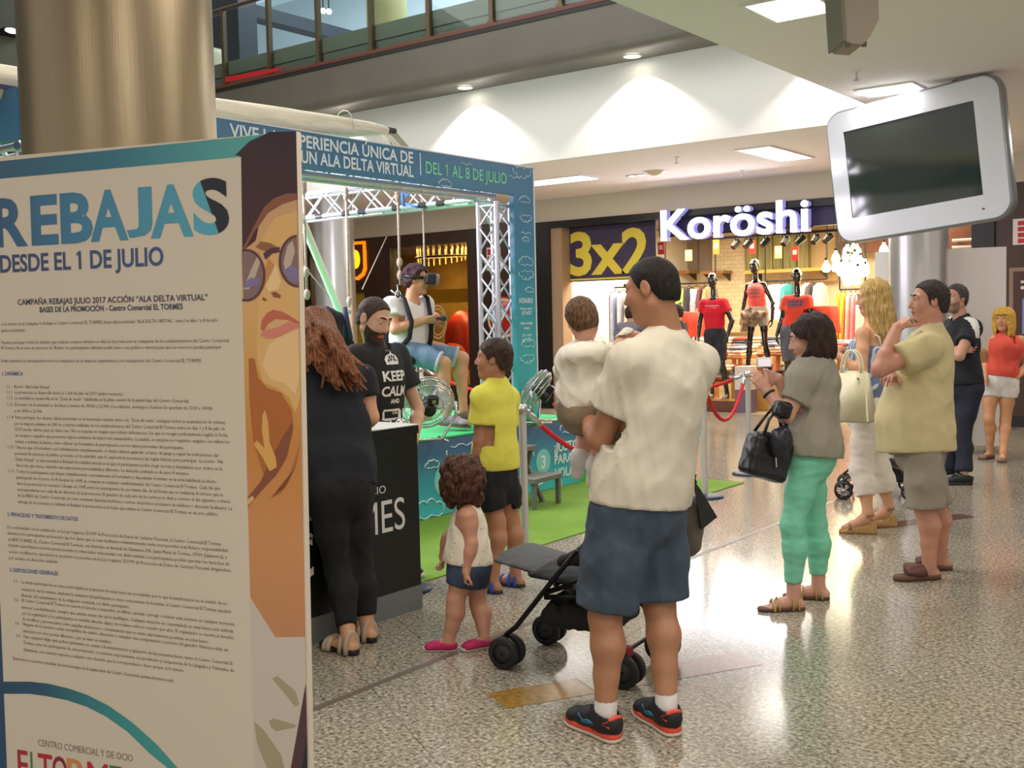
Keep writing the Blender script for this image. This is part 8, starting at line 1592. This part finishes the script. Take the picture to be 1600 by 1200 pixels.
def TT(m, print_=None):
    def fn(g):
        o = g.top('t_shirt', m, [(-.08, .165, .125, 0), (.3, .155, .115, 0), (.6, .175, .125, .01), (.83, .175, .105, 0), (.94, .1, .075, 0), (1.0, .06, .055, 0)], sleeve=.5, sr=(.07, .078), hem=-.04, neck=.055, folds=.004, shr=.072, h=.011)
        f = MB(); o0 = g.at(.75, .3); X_, Y_ = -g.side, g.up
        if print_: print_(f, o0, X_, Y_); decal(f, o, -g.fw, 'shirt_print', mat('tee_print_%s' % m.name, (226, 150, 150) if m is redt else (78, 74, 110), .7), o, .004)
    return fn
def bars(f, o0, X_, Y_, rows): [f.add([o0 + X_ * (x + sx * w / 2) + Y_ * (y + sy * h_ / 2) for sx, sy in ((-1, -1), (1, -1), (1, 1), (-1, 1))], [(0, 1, 2, 3)]) for x, y, w, h_ in rows]
PL = lambda u, v, Y, z: ('w',) + tuple(pY(u, v, Y).xy) + (z,)
def Jm(Y, us, z0, hip, sh, spread=1.0):
    X = lambda u: pY(u, 520, Y).x; c = X(us[0]); zz = z0 + .19
    return dict(anL=('w', X(us[2]), Y - .02, zz - .1), anR=('w', X(us[1]), Y + .02, zz - .1), knL=('w', (c + X(us[2])) / 2 + .03, Y - .05, zz + .38), knR=('w', (c + X(us[1])) / 2 - .03, Y - .03, zz + .38), pelvis=('w', c, Y, zz + hip), neck=('w', X(us[3]), Y + .02, zz + sh), elL=('w', X(us[5]), Y, zz + sh - .34), haL=('w', X(us[7]), Y - .1, zz + sh - .58), elR=('w', X(us[4]), Y, zz + sh - .34), haR=('w', X(us[6]), Y - .08, zz + sh - .58))
def headp(u, v, Y, yaw): return (pY(u, v, Y), yaw, 0, 0, .98)
LOW = lambda m, fr=.85: (lambda g: g.bottoms('shorts', m, waist=.1, hipr=(.165, .13), rs=(.095, .09, .085), frac=fr, wr=(.145, .115), folds=.004, h=.012))
mannequin('black mannequin in plain red tee and dark shorts', 16.9, 150, Jm(15.75, (1117, 1111, 1136, 1115, 1094, 1144, 1095, 1141), .195, .86, 1.38), headp(1113, 437, 15.75, 150), TT(redt, lambda f, o, X_, Y_: bars(f, o, X_, Y_, [(0, .03, .24, .018), (.02, -.0, .12, .008)])), LOW(jean, .9))
mannequin('tall black female mannequin in pink print vest and pale shorts', 17.1, 150, Jm(16.2, (1184, 1166, 1205, 1181, 1163, 1208, 1163, 1211), .485, .9, 1.36), headp(1179, 415, 16.2, 140), lambda g: (lambda o: (lambda f: (bars(f, g.at(.72, .3), -g.side, g.up, [(0, .06, .2, .03), (0, .0, .2, .02), (0, -.06, .2, .035), (0, -.12, .18, .015)]), decal(f, o, -g.fw, 'shirt_print', mat('vest_print_grey', (150, 110, 112), .7), o, .004)))(MB()))(g.top('vest', cm('coral_vest', (236, 96, 84), var=.12), [(-.06, .14, .115, 0), (.3, .125, .105, 0), (.7, .14, .13, .02), (.86, .1, .08, 0), (.95, .06, .055, 0)], sleeve=None, hem=0, neck=.055, folds=.006, shr=.045, h=.011)), LOW(cm('pale_denim_shorts', (176, 168, 152), var=.2), .42), True)
mannequin('black mannequin in orange printed tee and grey shorts', 16.9, 152, Jm(15.85, (1238, 1231, 1256, 1246, 1222, 1268, 1217, 1268), .225, .86, 1.36), headp(1245, 430, 15.85, 165), TT(ort, lambda f, o, X_, Y_: bars(f, o, X_, Y_, [(x, y, .05, .04) for x in (-.09, -.03, .03, .09) for y in (.05, -.0)] + [(0, .085, .24, .008), (0, -.045, .2, .008)])), LOW(cm('grey_shorts_shop', (98, 100, 108), var=.15), 1.0))
st_ = thing('tied_shirt', 'striped shirt tied round the hips of the tall mannequin', 'shirt', pY(1170, 498, 16.0)); S = Sdf(); S.chain([pY(1195, 490, 16.05), pY(1182, 492, 16.0), pY(1167, 494, 16.02), pY(1160, 506, 16.05)], [.04, .07, .1, .05], None, .04); S.ec(pY(1170, 485, 16.0), pY(1162, 515, 16.0), .07, .05, None, .03); S.folds(.014, 3, 26); sobj('cloth', S, mat('stripe_tan', (190, 166, 138), .8, rgb2=(92, 70, 60), vscale=14), st_, .012)
wbx = thing('display_stand', 'white and lilac display box behind the post by the woman in grey', 'display stand', (pY(1166, 640, 15.6).x, 15.6, .004)); f = MB(); f.bb((-.13, -.12, .36), (.13, .12, .72)); f.build('upper_box', mat('sign_white', (228, 222, 216)), wbx); f = MB(); f.bb((-.13, -.12, 0), (.13, .12, .36)); f.build('lower_box', mat('lilac_board', (120, 104, 128), .5), wbx)

# ================================================================== PUSHCHAIRS AND BAG
def wheel(f1, f2, c, ax, r, w=.035):
    M = Vector(ax).to_track_quat('Z', 'Y').to_matrix(); f1.lathe(c, [(r * .62, -w / 2), (r * .9, -w / 2), (r, -w * .3), (r, w * .3), (r * .9, w / 2), (r * .62, w / 2)], 32, M); f2.lathe(c, [(0, -w * .42), (r * .62, -w * .42), (r * .66, 0), (r * .62, w * .42), (0, w * .42)], 24, M)
tyre = mat('tyre_black', (26, 26, 28), .6); hubm = mat('hub_dark', (40, 40, 42), .45); frm = mat('stroller_frame', (24, 24, 26), .35, .5); sfab = mat('stroller_fabric', (44, 44, 46), .8, bump=.3, bscale=160)
pc = thing('pushchair', 'black pushchair standing empty in front of the man in cream', 'pushchair', pz(880, 1020, 0)); wr_ = .072; fwd_ = dirf((985, 1060), (800, 1030)); sx_ = A3(-fwd_[1], fwd_[0], 0); sx_ = sx_ if sx_ @ CA > 0 else -sx_
G0 = A3(*pz(793, 1042, 0)); G1 = A3(*pz(985, 1068, 0)); FR = G0 + sx_ * .02; L_ = np.linalg.norm((G1 - G0)[:2]); W_ = .40
P = lambda a, b, z: G0 - fwd_ * a + sx_ * b + A3(0, 0, z)      # a back from the front wheels, b across, z up
red = mat('stroller_red', (130, 24, 34), .6)
for b in (0, W_):
    for o_ in (-.034, .034):
        f1, f2 = MB(), MB(); wheel(f1, f2, P(0, b + o_, wr_ + .001), sx_, wr_, .034); w = f1.build('wheel', tyre, pc, True); f2.build('hub', hubm, w, True)
        f1, f2 = MB(), MB(); wheel(f1, f2, P(L_, b + o_, wr_ + .001), sx_, wr_, .034); w = f1.build('wheel', tyre, pc, True); f2.build('hub', hubm, w, True)
    f = MB(); f.cyl(P(0, b - .05, wr_), P(0, b + .05, wr_), .008); f.cyl(P(L_, b - .05, wr_), P(L_, b + .05, wr_), .008); f.tube([P(0, b, wr_), P(.0, b, .15), P(.05, b, .19), P(.24, b, .42), P(.36, b, .56)], .012, 8); f.tube([P(L_, b, wr_), P(L_ - .05, b, .2), P(.36, b, .36), P(.2, b, .34)], .012, 8); f.tube([P(.2, b, .36), P(L_ - .02, b, .5), P(L_ - .03, b, .8), P(L_ - .06, b, .88)], .012, 8); f.build('side_frame', frm, pc, True)
    f = MB(); f.tube([P(L_ - .06, b, .88), P(L_ - .05, b, .94), P(L_ - .02, b, .98)], .018, 8); f.build('handle', tyre, pc, True)
    f = MB(); f.rbox(Vector(P(L_, b, .15)), (.05, .05, .05), .01); f.build('brake', red, pc, True)
f = MB(); f.cyl(P(L_, 0, .15), P(L_, W_, .15), .009); f.cyl(P(.25, 0, .4), P(.25, W_, .4), .009); f.build('cross_bar', frm, pc, True)
S = Sdf(); S.ec(P(.12, W_ / 2, .43), P(.42, W_ / 2, .40), (W_ * .5, .035), None, sx_, .03); S.ec(P(.40, W_ / 2, .40), P(L_ + .05, W_ / 2, .72), (W_ * .48, .035), None, sx_, .05); S.folds(.002, 2, 30); sobj('seat', S, sfab, pc, .008)
S = Sdf(); S.ec(P(-.06, W_ / 2, .475), P(.14, W_ / 2, .44), (W_ * .48, .028), None, sx_, .03); S.folds(.0012, 7, 30); sobj('footrest', S, mat('stroller_grey', (74, 74, 74), .7), pc, .008)
S = Sdf(); S.bx(P(.32, W_ / 2, .24), (.18, W_ * .42, .05), np.stack([fwd_, sx_, A3(0, 0, 1)], 1), .04); S.ec(P(.2, W_ / 2, .3), P(.48, W_ / 2, .3), (W_ * .4, .03), None, sx_, .03); S.folds(.006, 3, 30); sobj('basket', S, mat('basket_black', (26, 24, 25), .8), pc, .009)
S = Sdf()
for b in (.03, W_ - .03): S.ec(P(.28, b, .5), P(.46, b, .56), .03, .05, None, .03)
S.ec(P(.45, W_ / 2, .62), P(.62, W_ / 2, .68), (W_ * .5, .1), (W_ * .5, .07), sx_, .05); S.folds(.006, 5, 26); sobj('folded_hood', S, mat('basket_black', (26, 24, 25)), pc, .009)
# black flat bag hanging at the far side of the man in cream
fb = thing('shoulder_bag', 'flat black pouch hanging at the right hip of the man in cream', 'bag', px(1098, 800, 4.35)); f = MB(); q = [px(1085, 752, 4.33), px(1093, 762, 4.33), px(1121, 808, 4.33), px(1096, 828, 4.33)]; f.add(q + [p + Vector(CA) * .035 for p in q], [(0, 1, 2, 3), (7, 6, 5, 4), (0, 4, 5, 1), (1, 5, 6, 2), (2, 6, 7, 3), (3, 7, 4, 0)]); f.build('flap', mat('nylon_black', (30, 29, 30), .6), fb, True)
S = Sdf(); S.el(px(1074, 822, 4.42), (.07, .07, .13)); S.folds(.005, 2, 30); sobj('pouch', S, mat('bag_taupe', (98, 86, 74), .7), fb, .009); f = MB(); f.tube([px(1087, 755, 4.33), px(1084, 748, 4.33), px(1086, 743, 4.34), px(1080, 742, 4.36)], .007, 6); f.build('hook', mat('black_metal', (24, 24, 25)), fb, True)
# second pushchair, half hidden behind the blonde woman
p2 = thing('pushchair', 'dark pushchair with spoked wheels beyond the blonde long haired woman', 'pushchair', pz(1370, 780, 0)); d2 = dirf((1395, 782), (1318, 780)); s2 = A3(-d2[1], d2[0], 0); s2 = s2 if s2 @ CA > 0 else -s2; Q0 = A3(*pz(1318, 781, 0)); Q = lambda a, b, z: Q0 - d2 * a + s2 * b + A3(0, 0, z); chm = mat('wheel_chrome', (170, 166, 160), .3, .8)
for a, b in ((0, 0), (0, .1), (.02, .4), (.02, .5), (.52, .02), (.52, .48)):
    f1 = MB(); M = Vector(s2).to_track_quat('Z', 'Y').to_matrix(); c = Vector(Q(a, b, .076)); f1.lathe(c, [(.058, -.014), (.072, -.012), (.075, 0), (.072, .012), (.058, .014), (.056, 0), (.058, -.014)], 30, M); w = f1.build('wheel', tyre, p2, True); f = MB()
    for i in range(5): f.cyl(c, c + M @ Vector((.058 * math.cos(i * 1.2566), .058 * math.sin(i * 1.2566), 0)), .009, .006, 8)
    f.lathe(c, [(0, -.018), (.018, -.014), (.018, .014), (0, .018)], 14, M); f.build('spokes', chm, w, True)
for b in (.05, .45):
    f = MB(); f.tube([Q(0, b, .076), Q(.0, b, .15), Q(.06, b, .2), Q(.3, b, .45), Q(.5, b, .75), Q(.66, b, 1.0)], .011, 8); f.tube([Q(.52, b, .08), Q(.45, b, .25), Q(.2, b, .34)], .011, 8); f.build('side_frame', mat('bronze_tube', (70, 58, 48), .4, .6), p2, True)
S = Sdf(); S.ec(Q(.15, .25, .40), Q(.42, .25, .4), (.2, .04), None, s2, .03); S.ec(Q(.42, .25, .42), Q(.56, .25, .8), (.2, .04), None, s2, .04); sobj('seat', S, mat('stroller_floral', (28, 24, 28), .7, rgb2=(150, 56, 60), vscale=9), p2, .009)
S = Sdf(); S.bx(Q(.34, .25, .22), (.16, .18, .08), np.stack([d2, s2, A3(0, 0, 1)], 1), .03); sobj('basket', S, mat('basket_black', (26, 24, 25)), p2, .01)
